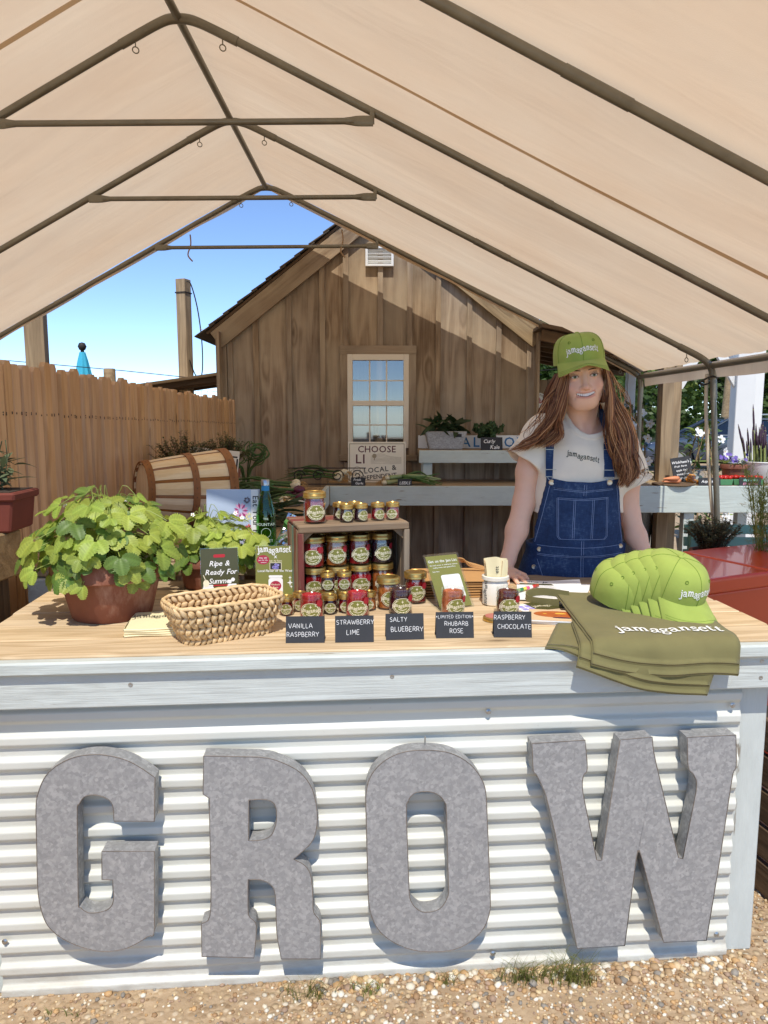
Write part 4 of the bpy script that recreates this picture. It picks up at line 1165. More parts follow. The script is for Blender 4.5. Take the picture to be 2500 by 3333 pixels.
for jam, (x, y_), nm in SAMP:
    jar('open', jam, f'open sample jar behind the {nm} card', onc(x, y_), R(random.uniform(-10, 10)), R(8), True, lid=False, group=go)
card(-.203, 1.845, R(2), [('VANILLA', -.012, .56, 1), ('RASPBERRY', -.006, .24, 1)], 'black folded card chalked VANILLA RASPBERRY')
card(-.076, 1.850, R(3), [('STRAWBERRY', .002, .68, 1), ('LIME', -.004, .30, 1.05)], 'black folded card chalked STRAWBERRY LIME')
card(.055, 1.872, R(4), [('SALTY', -.016, .70, 1), ('BLUEBERRY', .006, .32, 1.05)], 'black folded card chalked SALTY BLUEBERRY')
card(.187, 1.887, R(2), [('*LIMITED EDITION*', .0, .76, .72), ('RHUBARB', .004, .48, .95), ('ROSE', .004, .20, 1)], 'black folded card chalked LIMITED EDITION RHUBARB ROSE')
card(.340, 1.892, R(-1), [('RASPBERRY', -.008, .70, 1), ('CHOCOLATE', .004, .34, 1.02)], 'black folded card chalked RASPBERRY CHOCOLATE')
lidt = thing('jar_lid', 'loose gold jar lid lying behind the raspberry chocolate card', 'jar lid', onc(.318, 2.06), (0, 0, 0))
b = MB(); b.lathe([(0, .012), (.030, .012), (.034, .010), (.0355, .006), (.0355, .001), (.034, 0), (.033, .006), (0, .008)], 28, close=True); b.obj('gold_band', M_LID, lidt, smooth=True)
b = MB(); b.lathe([(0, .0125), (.029, .0125)], 24, close=True); b.obj('pink_disc', plain('pink_gasket', hexc('b56a5c'), .5), lidt)

# ------------------------------------------------------------------ printed flyers
def plate(parent, name, w, h, m, th=.003, z0=0):
    b = MB(); b.box((0, th / 2, z0 + h / 2), (w, th, h)); return b.obj(name, m, parent, bevel=.0006)
def put(parent, name, items, m, y0=-.0006):
    b = MB()
    for vf, cx, cz in items: b.add(*flat_xz(vf, cx, cz, y0))
    return b.obj(name, m, parent)
M_DKOLIVE = plain('dark_olive_print', hexc('4b4a28'), .35, var=.06, scale=5)
M_REDP = plain('red_print', hexc('b3202c'), .5); M_MAROON = plain('maroon_print', hexc('a5243f'), .5); M_BLUEP = plain('blue_print', hexc('5b73b8'), .5); M_WHITEP = plain('white_print', (.84, .84, .82), .5, var=.02); M_LAV = plain('lavender_print', hexc('9a93d8'), .6, var=.3, scale=200)
f1 = thing('flyer', 'dark olive flyer reading Ripe and Ready For Summer', 'flyer', onc(-.512, 2.262), (R(-8), 0, R(14)))
p1 = plate(f1, 'acrylic_back', .118, .172, M_ACRYL, .004); b = MB(); b.box((0, -.0015, .086), (.114, .002, .166)); pp = b.obj('printed_sheet', M_DKOLIVE, f1)
put(f1, 'white_lettering', [(text2d('Ripe &', .023, 'sans', .04, slant=.25), .0, .115), (text2d('Ready For', .023, 'sans', .04, slant=.25), .004, .088), (text2d('Summer', .023, 'sans', .04, slant=.25), .002, .060)], M_WHITEP, -.0031)
put(f1, 'red_sticker', [(rrect2d(.036, .010, .004), 0, .146)], M_REDP, -.0030); put(f1, 'red_underline', [(rrect2d(.046, .004, .002), .002, .054)], M_REDP, -.0030)
for it_ in ([(rrect2d(.034, .050, .006), -.036, .027), (rrect2d(.030, .006, .003), -.036, .054)], [(rrect2d(.034, .050, .006), .036, .027), (rrect2d(.030, .006, .003), .036, .054)], [(disc2d(.006, .006), .030, .064), (disc2d(.006, .006), .040, .070)]): put(f1, 'white_print', it_, M_WHITEP, -.00295)
put(f1, 'jar_ovals', [(disc2d(.013, .013), -.036, .018)], M_MAROON, -.0033); put(f1, 'jar_oval', [(disc2d(.013, .013), .036, .028)], M_BLUEP, -.0033)
put(f1, 'pear', [(disc2d(.009, .011), -.042, .062), (strip([(0, .005), (-.006, .028)], .002)[0] and ([(a, c, 0) for a, c in strip([(0, .005), (-.008, .026)], .002)[0]], strip([(0, .005), (-.008, .026)], .002)[1]), -.042, .062)], M_CREAM, -.0032)
f2 = thing('flyer', 'olive flyer headed jamagansett with Local Flavor of the Week', 'flyer', onc(-.348, 2.325), (R(-7), 0, R(2)))
plate(f2, 'acrylic_back', .131, .168, M_ACRYL, .004); b = MB(); b.box((0, -.0015, .084), (.128, .002, .164)); b.obj('printed_sheet', M_OLIVE, f2)
put(f2, 'white_lettering', [(wordmark(.0125, .05), 0, .146), (text2d('x', .018, 'sans'), 0, .127), (text2d('Local Flavor of the Week', .0105, 'sans', .05), .0, .083)], M_WHITEP, -.0031)
put(f2, 'maroon_oval', [(disc2d(.020, .015), -.040, .122)], M_MAROON, -.0030); put(f2, 'oval_lettering', [(text2d('Only 200', .0062, 'sans'), -.040, .126), (text2d('Just for the', .0056, 'sans'), -.040, .119), (text2d('summer!', .005, 'sans'), -.038, .112)], M_WHITEP, -.0034)
put(f2, 'cream_lettering', [(text2d('Salt Air Farm', .0072, 'sans', .05), .0, .116), (rrect2d(.038, .024, .001), 0, .101)], M_CREAM, -.0030)
put(f2, 'photo_print', [(rrect2d(.035, .021, .001), 0, .101)], M_BLACKINK, -.0032); put(f2, 'lavender_bloom', [(disc2d(.005, .004, 8, random.uniform(-.009, .009), random.uniform(-.006, .006)), 0, .101) for _ in range(9)], M_LAV, -.0034)
put(f2, 'white_jar', [(rrect2d(.046, .055, .008), 0, .036), (rrect2d(.044, .008, .003), 0, .068), (star2d(.013), .046, .048), (star2d(.007), .046, .064), (star2d(.006), .05, .035)], M_WHITEP, -.0030)
put(f2, 'jar_oval', [(disc2d(.018, .016), 0, .038)], M_MAROON, -.0033); put(f2, 'jar_lettering', [(text2d('Rhubarb', .0075, 'sans'), 0, .040), (text2d('Rose', .0075, 'sans'), 0, .031)], M_CREAM, -.0036)
f3 = thing('sign_holder', 'clear acrylic stand with an olive Get on the Jam List sheet', 'sign holder', onc(.222, 2.185), (R(-34), 0, R(26)))
plate(f3, 'acrylic_front', .125, .185, M_ACRYL, .0025); b = MB(); b.box((0, .0045, .0925), (.125, .0025, .185)); b.obj('acrylic_back', M_ACRYL, f3, bevel=.0005)
b = MB(); b.box((0, .0026, .0925), (.112, .0012, .172)); b.obj('printed_sheet', M_OLIVE, f3)
put(f3, 'white_lettering', [(text2d('Get on the Jam List', .0125, 'sans', .05), 0, .156), (text2d('Get early access to small batch releases,', .0058, 'sans', .06), 0, .145), (text2d('tasting events, and special offers.', .0058, 'sans', .06), 0, .137), (text2d('Scan here', .006, 'sans', .06), -.034, .124), (rrect2d(.068, .078, .007), .012, .074)], M_WHITEP, .0016)
b = MB(); b.box((0, 0, 0), (.11, .11, .0025)); b.obj('acrylic_foot', M_ACRYL, f3, (0, .047, .022), (R(56 - 22), 0, 0))

# napkin stack with printed name
nk = thing('folded_tote', 'stack of folded cream tote bags beside the woven basket', 'tote bags', onc(-.622, 1.985), (0, 0, R(8)))
for i in range(4):
    b = MB(); b.grid(lambda u, v: (-.075 + .15 * u + .003 * math.sin(v * 5 + i), -.085 + .17 * v + .002 * math.sin(u * 6 + i), .0058 * i + .001 * math.sin(u * 4 + v * 3 + i)), 8, 8)
    b.grid(lambda u, v: (-.075 + .15 * u + .003 * math.sin(v * 5 + i), -.085 + .17 * (1 - v) + .002 * math.sin(u * 6 + i), .0056 * (i + 1) + .001 * math.sin(u * 4 + (1 - v) * 3 + i)), 8, 8)
    for sx in (0, 1):
        b.grid(lambda u, v: (-.075 + .15 * sx + .003 * math.sin(u * 5 + i) + (sx * 2 - 1) * .003 * math.sin(v * PI), -.085 + .17 * u, .0057 * (i + v) + .001 * math.sin(sx * 4 + u * 3 + i)), 8, 4)
    b.grid(lambda u, v: (-.075 + .15 * u, -.085 + .002 * math.sin(u * 6 + i) - .003 * math.sin(v * PI), .0057 * (i + v) + .001 * math.sin(u * 4 + i)), 8, 4)
    b.obj('tote_layer', M_CREAMP, nk, smooth='all')
vf = wordmark(.017); b = MB(); b.add([(a + .005, c + .02, .0262 + z + .001 * math.sin((a + .08) / .15 * 4 + 2)) for a, c, z in vf[0]], vf[1]); b.obj('lettering', M_BLACKINK, nk)

# white jar of wooden spoons in a paper bag
wj = thing('white_jar', 'white ceramic jar holding tasting spoons and a paper sleeve', 'jar', onc(.345, 2.245))
M_CERAM = plain('white_ceramic', hexc('e8e2d2'), .3, var=.03)
b = MB(); b.lathe([(0, 0), (.036, 0), (.0395, .004), (.0395, .066), (.035, .073), (.035, .077), (.042, .080), (.042, .090), (.037, .092), (.034, .088), (.034, .01), (0, .01)], 32, close=True); b.obj('jar_body', M_CERAM, wj, smooth=True)
vf = wordmark(.0095); b = MB(); b.add(*wrap(([(c, -a, z) for a, c, z in vf[0]], vf[1]), .0401, R(-62), .036)); b.obj('lettering', M_BLACKINK, wj)
M_STICKW = wood('birch_stick', hexc('cfae7d'), hexc('ead2a6'), knots=0, bump=.1)
for i in range(8):
    a = random.uniform(0, 6.28); b = MB(); b.box((0, 0, .065), (.009, .0016, .13)); b.obj('wooden_spoon', M_STICKW, wj, (.014 * math.cos(a), .014 * math.sin(a), .011), (R(random.uniform(-9, 9)), R(random.uniform(-9, 9)), random.uniform(0, 3)), bevel=.0006)
b = MB()
b.grid(lambda u, v: ((-.036 + .072 * u) * (.8 + .2 * v) + .004 * math.sin(v * 3), -.008 - .010 * math.sin(u * PI) + .004 * math.sin(u * 7), .058 + .088 * v + .010 * v * (1 - abs(u * 2 - 1)) * 1.0 - .006 * u * v), 10, 8)
b.grid(lambda u, v: ((.036 - .072 * u) * (.8 + .2 * v), .010 + .006 * math.sin(u * PI), .058 + .084 * v), 10, 8); b.obj('paper_sleeve', M_CREAMP, wj, smooth='all')
vf = text2d('ett', .016, 'sans'); b = MB(); b.add([(.006 - c, -.0205 - z, .112 + a) for a, c, z in vf[0]], vf[1]); b.obj('sleeve_lettering', M_BLACKINK, wj)

# kraft bag with twine handles
kb = thing('kraft_bag', 'flat kraft paper bags with twine handles behind the acrylic sign', 'paper bag', onc(.245, 2.42), (0, 0, R(4)))
M_KRAFT = plain('kraft_paper', hexc('b98d58'), .85, var=.08)
for i in range(7):
    b = MB(); b.box((0, 0, 0), (.30, .20, .0052)); b.obj('bag_layer', M_KRAFT, kb, (random.uniform(-.004, .004), random.uniform(-.004, .004), .003 + .0085 * i), (0, 0, R(random.uniform(-1.5, 1.5))), bevel=.001)
for i in range(5):
    b = MB(); b.tube(smooth_path([(-.10 + .006 * i, .03, .060), (-.06 + .01 * i, .045, .078 + .004 * i), (.02, .05 - .006 * i, .088 + .004 * i), (.09 - .01 * i, .04, .074), (.12, .03, .060)], 6), .0024, 6); b.obj('twine_handle', M_KRAFT, kb, smooth=True)

# loose papers, marker and leaflets
pa = thing('sign_up_sheet', 'white sign-up sheets spread on the counter behind the caps', 'papers', onc(.55, 2.40), (0, 0, R(-18)))
def sheet(parent, name, w, d, z, rz, dx, dy, m, curl=.006):
    b = MB(); b.grid(lambda u, v: ((u - .5) * w, (v - .5) * d, z + curl * (u * v) ** 2 * 2 + .001 * math.sin(u * 9)), 10, 10); return b.obj(name, m, parent, (dx, dy, 0), (0, 0, rz), smooth='all')
s_ = sheet(pa, 'paper_sheet', .215, .28, .0042, R(8), 0, 0, M_PAPER)
sheet(pa, 'paper_sheet', .215, .28, .0022, R(-4), .012, -.012, M_PAPER, .003)
b = MB(); 
for i in range(12): b.box((0, .06 - i * .014, .0052 + .0004), (.17 - .01 * (i % 3), .0016, .0003))
b.obj('printed_lines', plain('grey_print', (.3, .3, .32), .8), s_)
b = MB(); b.box((0, .085, .0056), (.214, .022, .0004)); b.obj('olive_band', M_DKOLIVE, s_)
vf = text2d('the Jam List', .028, 'sans', .05); b = MB(); b.add([(a, c + .108, .0058 + z) for a, c, z in vf[0]], vf[1]); b.obj('lettering', M_BLACKINK, s_)
mk = thing('marker_pen', 'striped multicolour marker pen lying on the sign-up sheet', 'marker pen', (.475, 2.40, CZ + .0135), (R(90), 0, R(102 + 30)))
for i, c in enumerate(('7fb069', '2f7d4f', 'd9d34f', 'e25a8c', 'f3f0e6', 'c8352f', 'a04a2c')):
    b = MB(); b.lathe([(0, 0), (.0055, 0), (.0055, .0165), (0, .0165)], 14); b.obj('colour_band', plain('band_' + c, hexc(c), .4), mk, (0, 0, -.058 + i * .0166), smooth=True)
lf = thing('leaflet', 'dark olive leaflet half under the sign-up sheets', 'leaflet', onc(.505, 2.225), (0, 0, R(20)))
b = MB(); b.box((0, 0, .0009), (.12, .085, .0016)); b.obj('printed_sheet', M_DKOLIVE, lf)
vf = wordmark(.012); b = MB(); b.add([(a, c - .01, .0018 + z) for a, c, z in vf[0]], vf[1]); b.obj('lettering', M_CREAM, lf)
b = MB(); b.box((-.075, -.004, .0005), (.07, .08, .0008)); b.obj('paper_tab', M_PAPER, lf)
b = MB(); 
for i in range(4): b.box((-.09 + .024 * (i % 2), -.02 + .028 * (i // 2), .0012), (.018, .022, .0004))
b.obj('lavender_marks', M_LAV, lf)
bo = thing('recipe_booklet', 'recipe booklet with a baked dish on its cover before the aprons', 'booklet', onc(.492, 2.065), (0, 0, R(-14)))
for i in range(3):
    b = MB(); b.box((.002 * i, -.002 * i, .0022 + .0044 * i), (.155, .118, .0040)); b.obj('booklet_layer', M_PAPER, bo, (0, 0, 0), (0, 0, R(2 * i)), bevel=.0005)
M_BAKE = plain('baked_crust_print', hexc('b8632c'), .4, var=.55, scale=75); M_BUTTER = plain('butter_print', hexc('e8b84a'), .4)
b = MB(); b.box((.004, -.004, .0139), (.154, .117, .0008)); cv = b.obj('cover', plain('cover_cream', hexc('e2c49a'), .35, var=.1, scale=12), bo, rot=(0, 0, R(4)))
b = MB(); b.add(*disc2d(.066, .034, 28, .004, .004, .0146)); b.obj('baked_dish', M_BAKE, cv)
b = MB(); b.add(*disc2d(.016, .008, 14, .014, .012, .0149)); b.add(*disc2d(.006, .004, 10, -.03, .006, .0149)); b.add(*disc2d(.006, .004, 10, .048, -.006, .0149)); b.obj('butter_pat', M_BUTTER, cv)
b = MB(); b.add(*disc2d(.030, .006, 16, .02, -.032, .0148)); b.obj('berry_sauce', M_STICK['plum'], cv)
# ------------------------------------------------------------------ strawberry plants
M_STRAW = leafmat('strawberry_leaf', hexc('8ca242'), hexc('b0bd5c'), .38, .45, .18, 1)
M_STRAWD = leafmat('strawberry_leaf_dark', hexc('587634'), hexc('708a40'), .3, .45, .18, 1)  # darker leaf tone, used mostly low in the plant
M_STEM = leafmat('leaf_stalk', hexc('8a9a4a'), hexc('9aa858'), .15, .5, .1)
M_PETAL = plain('white_petal', (.85, .85, .82), .6, var=.03); M_YOLK = plain('flower_eye', hexc('d9b03a'), .7)
def leaf3(seed):
    rng = random.Random(seed); b = MB()
    for k, ang in enumerate((0, R(62 + rng.uniform(-8, 8)), R(-62 + rng.uniform(-8, 8)))):
        L = (.056 if k == 0 else .050) * rng.uniform(.9, 1.1); W = L * rng.uniform(.37, .44); droop = rng.uniform(.1, .38)
        M = rotm(0, 0, ang) @ rotm(rng.uniform(-.12, .12) + (.2 if k == 1 else -.2 if k == 2 else 0), 0, 0)
        nu, nv = 17, 7
        vs = []
        for i in range(nu):
            u = i / (nu - 1)
            w = W * (math.sin(PI * (.05 + .89 * u ** .95)) ** .62)
            for j in range(nv):
                v = (j / (nv - 1) - .5) * 2
                ser = 1 + (.10 * (1 if i % 2 else -1) if abs(v) == 1 and 2 < i < nu - 1 else 0)
                x = .006 + L * (u + (.03 if (abs(v) == 1 and i % 2) else 0)) - L * .10 * abs(v) ** 2 * (1 - u) * 0
                y_ = w * v * ser
                pl = .0016 * math.cos(2 * PI * (u * 6.5 - abs(v) * 1.7)) * (1 - u * .4) * min(1, abs(v) * 2)
                z = abs(v) * w * .30 + pl - droop * L * u * u - .12 * abs(v) ** 3 * w
                vs.append((x, y_, z))
        fs = [(i * nv + j, (i + 1) * nv + j, (i + 1) * nv + j + 1, i * nv + j + 1) for i in range(nu - 1) for j in range(nv - 1)]
        b.add(vs, fs, 0, M)
    return b
def leaf_mesh(s, m):
    me = leaf3(s).mesh('leaf', m, smooth='all')
    at = me.color_attributes.new('Col', 'FLOAT_COLOR', 'POINT'); c = []
    for k in range(3):
        for i in range(17):
            for j in range(7):
                u, v = i / 16, abs(j / 6 - .5) * 2
                g = 1 + .22 * math.cos(2 * PI * (u * 6.5 - v * 1.7)) * min(1, v * 2 + .2)
                if j == 3: g = 1.28
                c += [g, g, g, 1]
    at.data.foreach_set('color', c); return me
LEAFM = [leaf_mesh(s, M_STRAW) for s in range(6)]
LEAFD = [leaf_mesh(s + 9, M_STRAWD) for s in range(4)]
def flower_mesh():
    b = MB()
    for k in range(5):
        M = rotm(0, 0, k * 2 * PI / 5) @ Matrix.Translation((.0055, 0, .0006 * (k % 2)))
        b.add([(-.004, 0, 0), (0, -.004, .001), (.0045, -.003, .002), (.006, 0, .002), (.0045, .003, .002), (0, .004, .001)], [(0, 1, 2, 3, 4, 5)], 0, M)
    b.lathe([(.0028, .001), (.002, .003), (0, .0034)], 8, mi=1)
    return b.mesh('flower', [M_PETAL, M_YOLK])
FLOWM = flower_mesh()
def pot_mesh(r0, r1, h, rim, name='pot'):
    b = MB(); b.lathe([(0, .0), (r0, 0), (r0 + .004, .004), (lerp(r0, r1, (h - rim) / h) - .004, h - rim), (r1 - .003, h - rim + .002), (r1 + .004, h - rim + .006), (r1 + .006, h - .006), (r1 + .002, h), (r1 - .010, h), (r1 - .014, h - .008), (r0 - .006, .03), (0, .03)], 48, close=True)
    return b.obj('pot', M_POT, None, smooth=True)
def strawberry(loc, r0, r1, h, rim, n, dome, label, seed, flowers, lean=(0, 0)):
    rng = random.Random(seed)
    t = thing('potted_strawberry', label, 'potted plant', loc)
    p = pot_mesh(r0, r1, h, rim); p.parent = t
    b = MB(); b.lathe([(0, h - .014), (r1 * .5, h - .012), (r1 - .016, h - .018)], 28, close=True); b.obj('soil', M_SOIL, t, smooth='all')
    rx, ry, rz = dome
    ga = PI * (3 - math.sqrt(5))
    for i in range(n):
        u = (i + .5) / n
        th = i * ga + rng.uniform(-.3, .3)
        # upper dome leaves first, then the skirt that hangs over the rim
        el = R(lerp(86, -38, u ** .85)) + rng.uniform(-.1, .1)
        s = rng.uniform(.70, 1.10) * (1.12 if rng.random() < .12 else 1)
        px = rx * math.cos(el) * math.cos(th) * s + lean[0]; py = ry * math.cos(el) * math.sin(th) * s + lean[1]; pz = h + .02 + rz * math.sin(el) * s + (.0 if el > 0 else .02)
        out = Vector((math.cos(th), math.sin(th), 0))
        nrm = (Vector((0, -.25, 1)) * (1.0 if el > .2 else .75) + out * (.35 if el > .2 else .85) + Vector((rng.uniform(-.35, .35), rng.uniform(-.35, .35), 0))).normalized()
        fwd = (out * .8 + Vector((rng.uniform(-.7, .7), rng.uniform(-.7, .7), -.25))).normalized()
        fwd = (fwd - nrm * fwd.dot(nrm)).normalized(); sid = nrm.cross(fwd)
        M = Matrix((fwd, sid, nrm)).transposed().to_4x4(); M.translation = (px, py, pz)
        dark_leaf = (el < .15 and rng.random() < .65) or rng.random() < .12
        me = rng.choice(LEAFD if dark_leaf else LEAFM)
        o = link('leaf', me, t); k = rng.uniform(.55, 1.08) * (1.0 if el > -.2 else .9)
        o.matrix_basis = M @ Matrix.Diagonal((k, k, k, 1))
        b = MB(); a = rng.uniform(0, 6.28); q = r1 * .45 * rng.random()
        st = Vector((q * math.cos(a), q * math.sin(a), h - .015))
        mid = Vector((px * .55, py * .55, max(pz, h) + .015 + .02 * rng.random()))
        b.tube(smooth_path([st, (st + mid) / 2 + Vector((0, 0, .02)), mid, Vector((px, py, pz))], 3), .0011, 4, False); b.obj('stalk', M_STEM, t)
    for i in range(flowers):
        th = rng.uniform(0, 6.28); el = R(rng.uniform(30, 75)); 
        px, py, pz = rx * math.cos(el) * math.cos(th), ry * math.cos(el) * math.sin(th), h + .035 + rz * 1.05 * math.sin(el)
        link('flower', FLOWM, t, (px + lean[0], py + lean[1], pz), (R(50), rng.uniform(-.3, .3), rng.uniform(-.5, .5)), (.7, .7, .7))
        b = MB(); b.tube(smooth_path([(0, 0, h), (px * .6, py * .6, pz * .8), (px + lean[0], py + lean[1], pz)], 4), .0008, 4, False); b.obj('flower_stalk', M_STEM, t)
    return t
strawberry(onc(-.800, 2.125), .108, .160, .172, .055, 165, (.205, .170, .155), 'wide terracotta bowl overflowing with strawberry leaves on the counter', 5, 3, (-.012, -.01))
strawberry(onc(-.617, 2.485), .062, .090, .105, .032, 74, (.150, .10, .120), 'smaller terracotta pot of strawberry leaves behind the Ripe flyer', 11, 3, (.045, .0))

# ------------------------------------------------------------------ sage planter, thyme pots
M_SAGE = leafmat('sage_leaf', hexc('4d5a42'), hexc('6b7759'), .2, .7, .2)
def blade_leaf(b, p, d, up, L, W, curl=.2, mi=0):
    d = Vector(d).normalized(); up = Vector(up); s = d.cross(up); s = s.normalized() if s.length > 1e-4 else Vector((1, 0, 0)); nn = s.cross(d)
    vs = []
    for i, (u, w) in enumerate(((0, .15), (.25, .8), (.5, 1), (.75, .7), (1, .05))):
        c = Vector(p) + d * (L * u) - nn * 0 + Vector((0, 0, -curl * L * u * u))
        vs += [c - s * W * w / 2, c + nn * W * .12 * -w, c + s * W * w / 2]
    fs = []
    for i in range(4):
        fs += [(3 * i, 3 * i + 1, 3 * i + 4, 3 * i + 3), (3 * i + 1, 3 * i + 2, 3 * i + 5, 3 * i + 4)]
    b.add(vs, fs, mi)
sg = thing('sage_planter', 'red planter box of grey-green sage beside the picket fence', 'planter', (-1.345, 2.40, 1.131), (0, 0, R(2)))
M_REDBOX = plain('red_planter', hexc('6e3428'), .8, var=.25, scale=12)
b = MB(); b.prism([(-.19, 0), (.155, 0), (.17, .12), (-.205, .12)], -.085, .085); b.obj('planter_box', M_REDBOX, sg, bevel=.006)
b = MB(); b.prism([(-.212, .10), (.177, .10), (.18, .128), (-.215, .128)], -.095, .095); b.obj('planter_rim', M_REDBOX, sg, bevel=.006)
b = MB(); b.box((-.018, 0, .126), (.36, .165, .008)); b.obj('soil', M_SOIL, sg)
rng = random.Random(4)
sagem = []
for k in range(4):
    b = MB(); blade_leaf(b, (0, 0, 0), (1, 0, .0), (0, 0, 1), .075, .022, .18 + .1 * k); sagem.append(b.mesh('leaf', M_SAGE, smooth='all'))
for i in range(120):
    x = rng.uniform(-.15, .13); y_ = rng.uniform(-.06, .06); h = rng.uniform(.02, .15) * (1 - abs(x) * 1.6)
    o = link('leaf', rng.choice(sagem), sg, (x, y_, .128 + h), (rng.uniform(-.4, .4), -rng.uniform(-.1, .9), rng.uniform(0, 6.28)))
    s = rng.uniform(.7, 1.2); o.scale = (s, s, s)
b = MB()
for i in range(22):
    x = rng.uniform(-.14, .12); b.tube(smooth_path([(x, 0, .125), (x + rng.uniform(-.03, .03), rng.uniform(-.05, .05), .22), (x + rng.uniform(-.05, .05), rng.uniform(-.06, .06), .29)], 3), .0018, 4)
tag(b.obj('stems', M_SAGE, sg), kind='stuff')
M_THYME = leafmat('thyme', hexc('4f5630'), hexc('7a7d4c'), .15, .7, .15)
M_THYMESTEM = plain('thyme_twig', hexc('6a4a36'), .8)
def thyme_pot(loc, r, h, spread, hh, n, label, seed, mats=None, pot=True):
    rng = random.Random(seed); t = thing('potted_thyme', label, 'potted plant', loc)
    p = pot_mesh(r * .72, r, h, h * .3); p.parent = t
    b = MB(); b.lathe([(0, h - .01), (r - .016, h - .012)], 20, close=True); b.obj('soil', M_SOIL, t)
    st, lv = MB(), MB()
    for i in range(n):
        a = rng.uniform(0, 6.28); q = rng.random() ** .6
        top = Vector((spread * q * math.cos(a), spread * q * math.sin(a), h + hh * rng.uniform(.55, 1.05) * (1 - .35 * q)))
        base = Vector((r * .5 * q * math.cos(a), r * .5 * q * math.sin(a), h - .01))
        P = smooth_path([base, (base + top) / 2 + Vector((0, 0, .02)), top], 5)
        st.tube(P, .0011, 3, False)
        for k in range(2, len(P)):
            for w in range(4):
                b2 = rng.uniform(0, 6.28); L = rng.uniform(.010, .017) * (1 + hh)
                blade_leaf(lv, P[k] + Vector((0, 0, rng.uniform(-.006, .006))), (math.cos(b2), math.sin(b2), rng.uniform(0, .6)), (0, 0, 1), L, L * .55, .1)
    tag(st.obj('twigs', M_THYMESTEM, t), kind='stuff'); tag(lv.obj('foliage', mats or M_THYME, t), kind='stuff')
thyme_pot((-1.10, 4.10, TZ), .10, .19, .20, .27, 130, 'bushy thyme in a dark red pot behind the peach basket', 1)
thyme_pot((-1.02, 4.75, TZ), .09, .20, .16, .24, 110, 'second thyme pot farther back, beside the white lettered sign', 2)

# ------------------------------------------------------------------ woven basket on the counter
wb = thing('woven_basket', 'rectangular basket woven from water hyacinth on the counter', 'basket', onc(-.428, 1.925), (0, 0, R(33)))
def rrect_path(w, d, r, n=72):
    """n points evenly round a rounded rectangle"""
    pts = []
    for qx, qy, a0 in ((1, 1, 0), (-1, 1, 90), (-1, -1, 180), (1, -1, 270)):
        for i in range(9):
            q = R(a0 + 90 * i / 8); pts.append(Vector((qx * (w / 2 - r) + r * math.cos(q), qy * (d / 2 - r) + r * math.sin(q))))
    pts.append(pts[0].copy())
    ln = [0]
    for a, c in zip(pts[:-1], pts[1:]): ln.append(ln[-1] + (c - a).length)
    out = []
    j = 0
    for i in range(n):
        s = ln[-1] * i / n
        while ln[j + 1] < s: j += 1
        t = (s - ln[j]) / max(1e-9, ln[j + 1] - ln[j]); out.append(pts[j].lerp(pts[j + 1], t))
    return out, ln[-1]
def straw_mat():
    t = NT('water_hyacinth'); co = t.objco(); rnd = t.rnd()
    f = t.noise(t.vmath('ADD', t.vmath('MULTIPLY', co, (25, 160, 160)), t.n('CombineXYZ', {0: t.math('MULTIPLY', rnd, 50)}).outputs[0]), 1, 4, .6)
    col = t.ramp(f, [(.25, hexc('ad8758')), (.5, hexc('d6b684')), (.8, hexc('eed8b0'))])
    hs = t.n('HueSaturation', {'Value': t.map(rnd, 0, 1, .78, 1.15), 'Color': col})
    t.pbsdf(Base_Color=hs.outputs[0], Roughness=.6, Normal=t.bump(f, .4, .003)); return t.mat
M_STRAWW = straw_mat()
def petal(L, W, T):
    b = MB(); n = 7
    for s in (1,):
        vs = []
        for i in range(n):
            u = i / (n - 1); w = max(.03, math.sin(PI * (u * .94 + .03)) ** .7)
            tw = .5 * (u - .5)
            for k in range(6):
                q = 2 * PI * k / 6
                vs.append(((u - .5) * L, math.cos(q + tw) * W / 2 * w, math.sin(q + tw) * T / 2 * w))
        fs = [(i * 6 + k, i * 6 + (k + 1) % 6, (i + 1) * 6 + (k + 1) % 6, (i + 1) * 6 + k) for i in range(n - 1) for k in range(6)]
        b.add(vs, fs)
    return b.mesh('strand', M_STRAWW, smooth='all')
PETAL = [petal(.038, .0160, .012), petal(.036, .0175, .013), petal(.040, .0145, .011)]
H = .098
def wall_at(v):   # v 0 bottom .. 1 rim -> size
    return lerp(.225, .302, v), lerp(.118, .184, v), lerp(.035, .05, v)
inner = MB(); nrow = 6
for row in range(nrow):
    v = (row + .5) / nrow
    w, d, r = wall_at(v); pts, per = rrect_path(w, d, r, 44)
    for side in (0, 1):
        if side: pts, per = rrect_path(w - .02, d - .02, max(.012, r - .01), 42)
        n = len(pts)
        for i in range(n):
            p = pts[i]; q = pts[(i + 1) % n]; tg = (q - p).normalized(); nm = Vector((tg.y, -tg.x, 0)) * (-1 if side else 1)
            mx = Matrix(((tg.x, 0, nm.x, 0), (tg.y, 0, nm.y, 0), (0, 1, 0, 0), (0, 0, 0, 1)))
            mx = Matrix((Vector((tg.x, tg.y, 0)), Vector((0, 0, 1)), Vector((nm.x, nm.y, 0)))).transposed().to_4x4()
            tilt = R(52 if (row % 2 == 0) else -52) * (1 if not side else -1)
            M = Matrix.Translation((p.x, p.y, v * H + random.uniform(-.001, .001))) @ mx @ rotm(0, R(random.uniform(8, 16)), tilt + random.uniform(-.1, .1)) @ Matrix.Diagonal((random.uniform(.8, 1.05) * .78, 1, 1, 1))
            if side == 0:
                o = link('strand', random.choice(PETAL), wb); o.matrix_basis = M
            else:
                me = PETAL[i % 3]; inner.add([x.co for x in me.vertices], [tuple(x.vertices) for x in me.polygons], 0, M)
tag(inner.obj('inner_weave', M_STRAWW, wb, smooth='all'), kind='stuff')
w, d, r = wall_at(1.0); pts, per = rrect_path(w - .008, d - .008, r, 60)
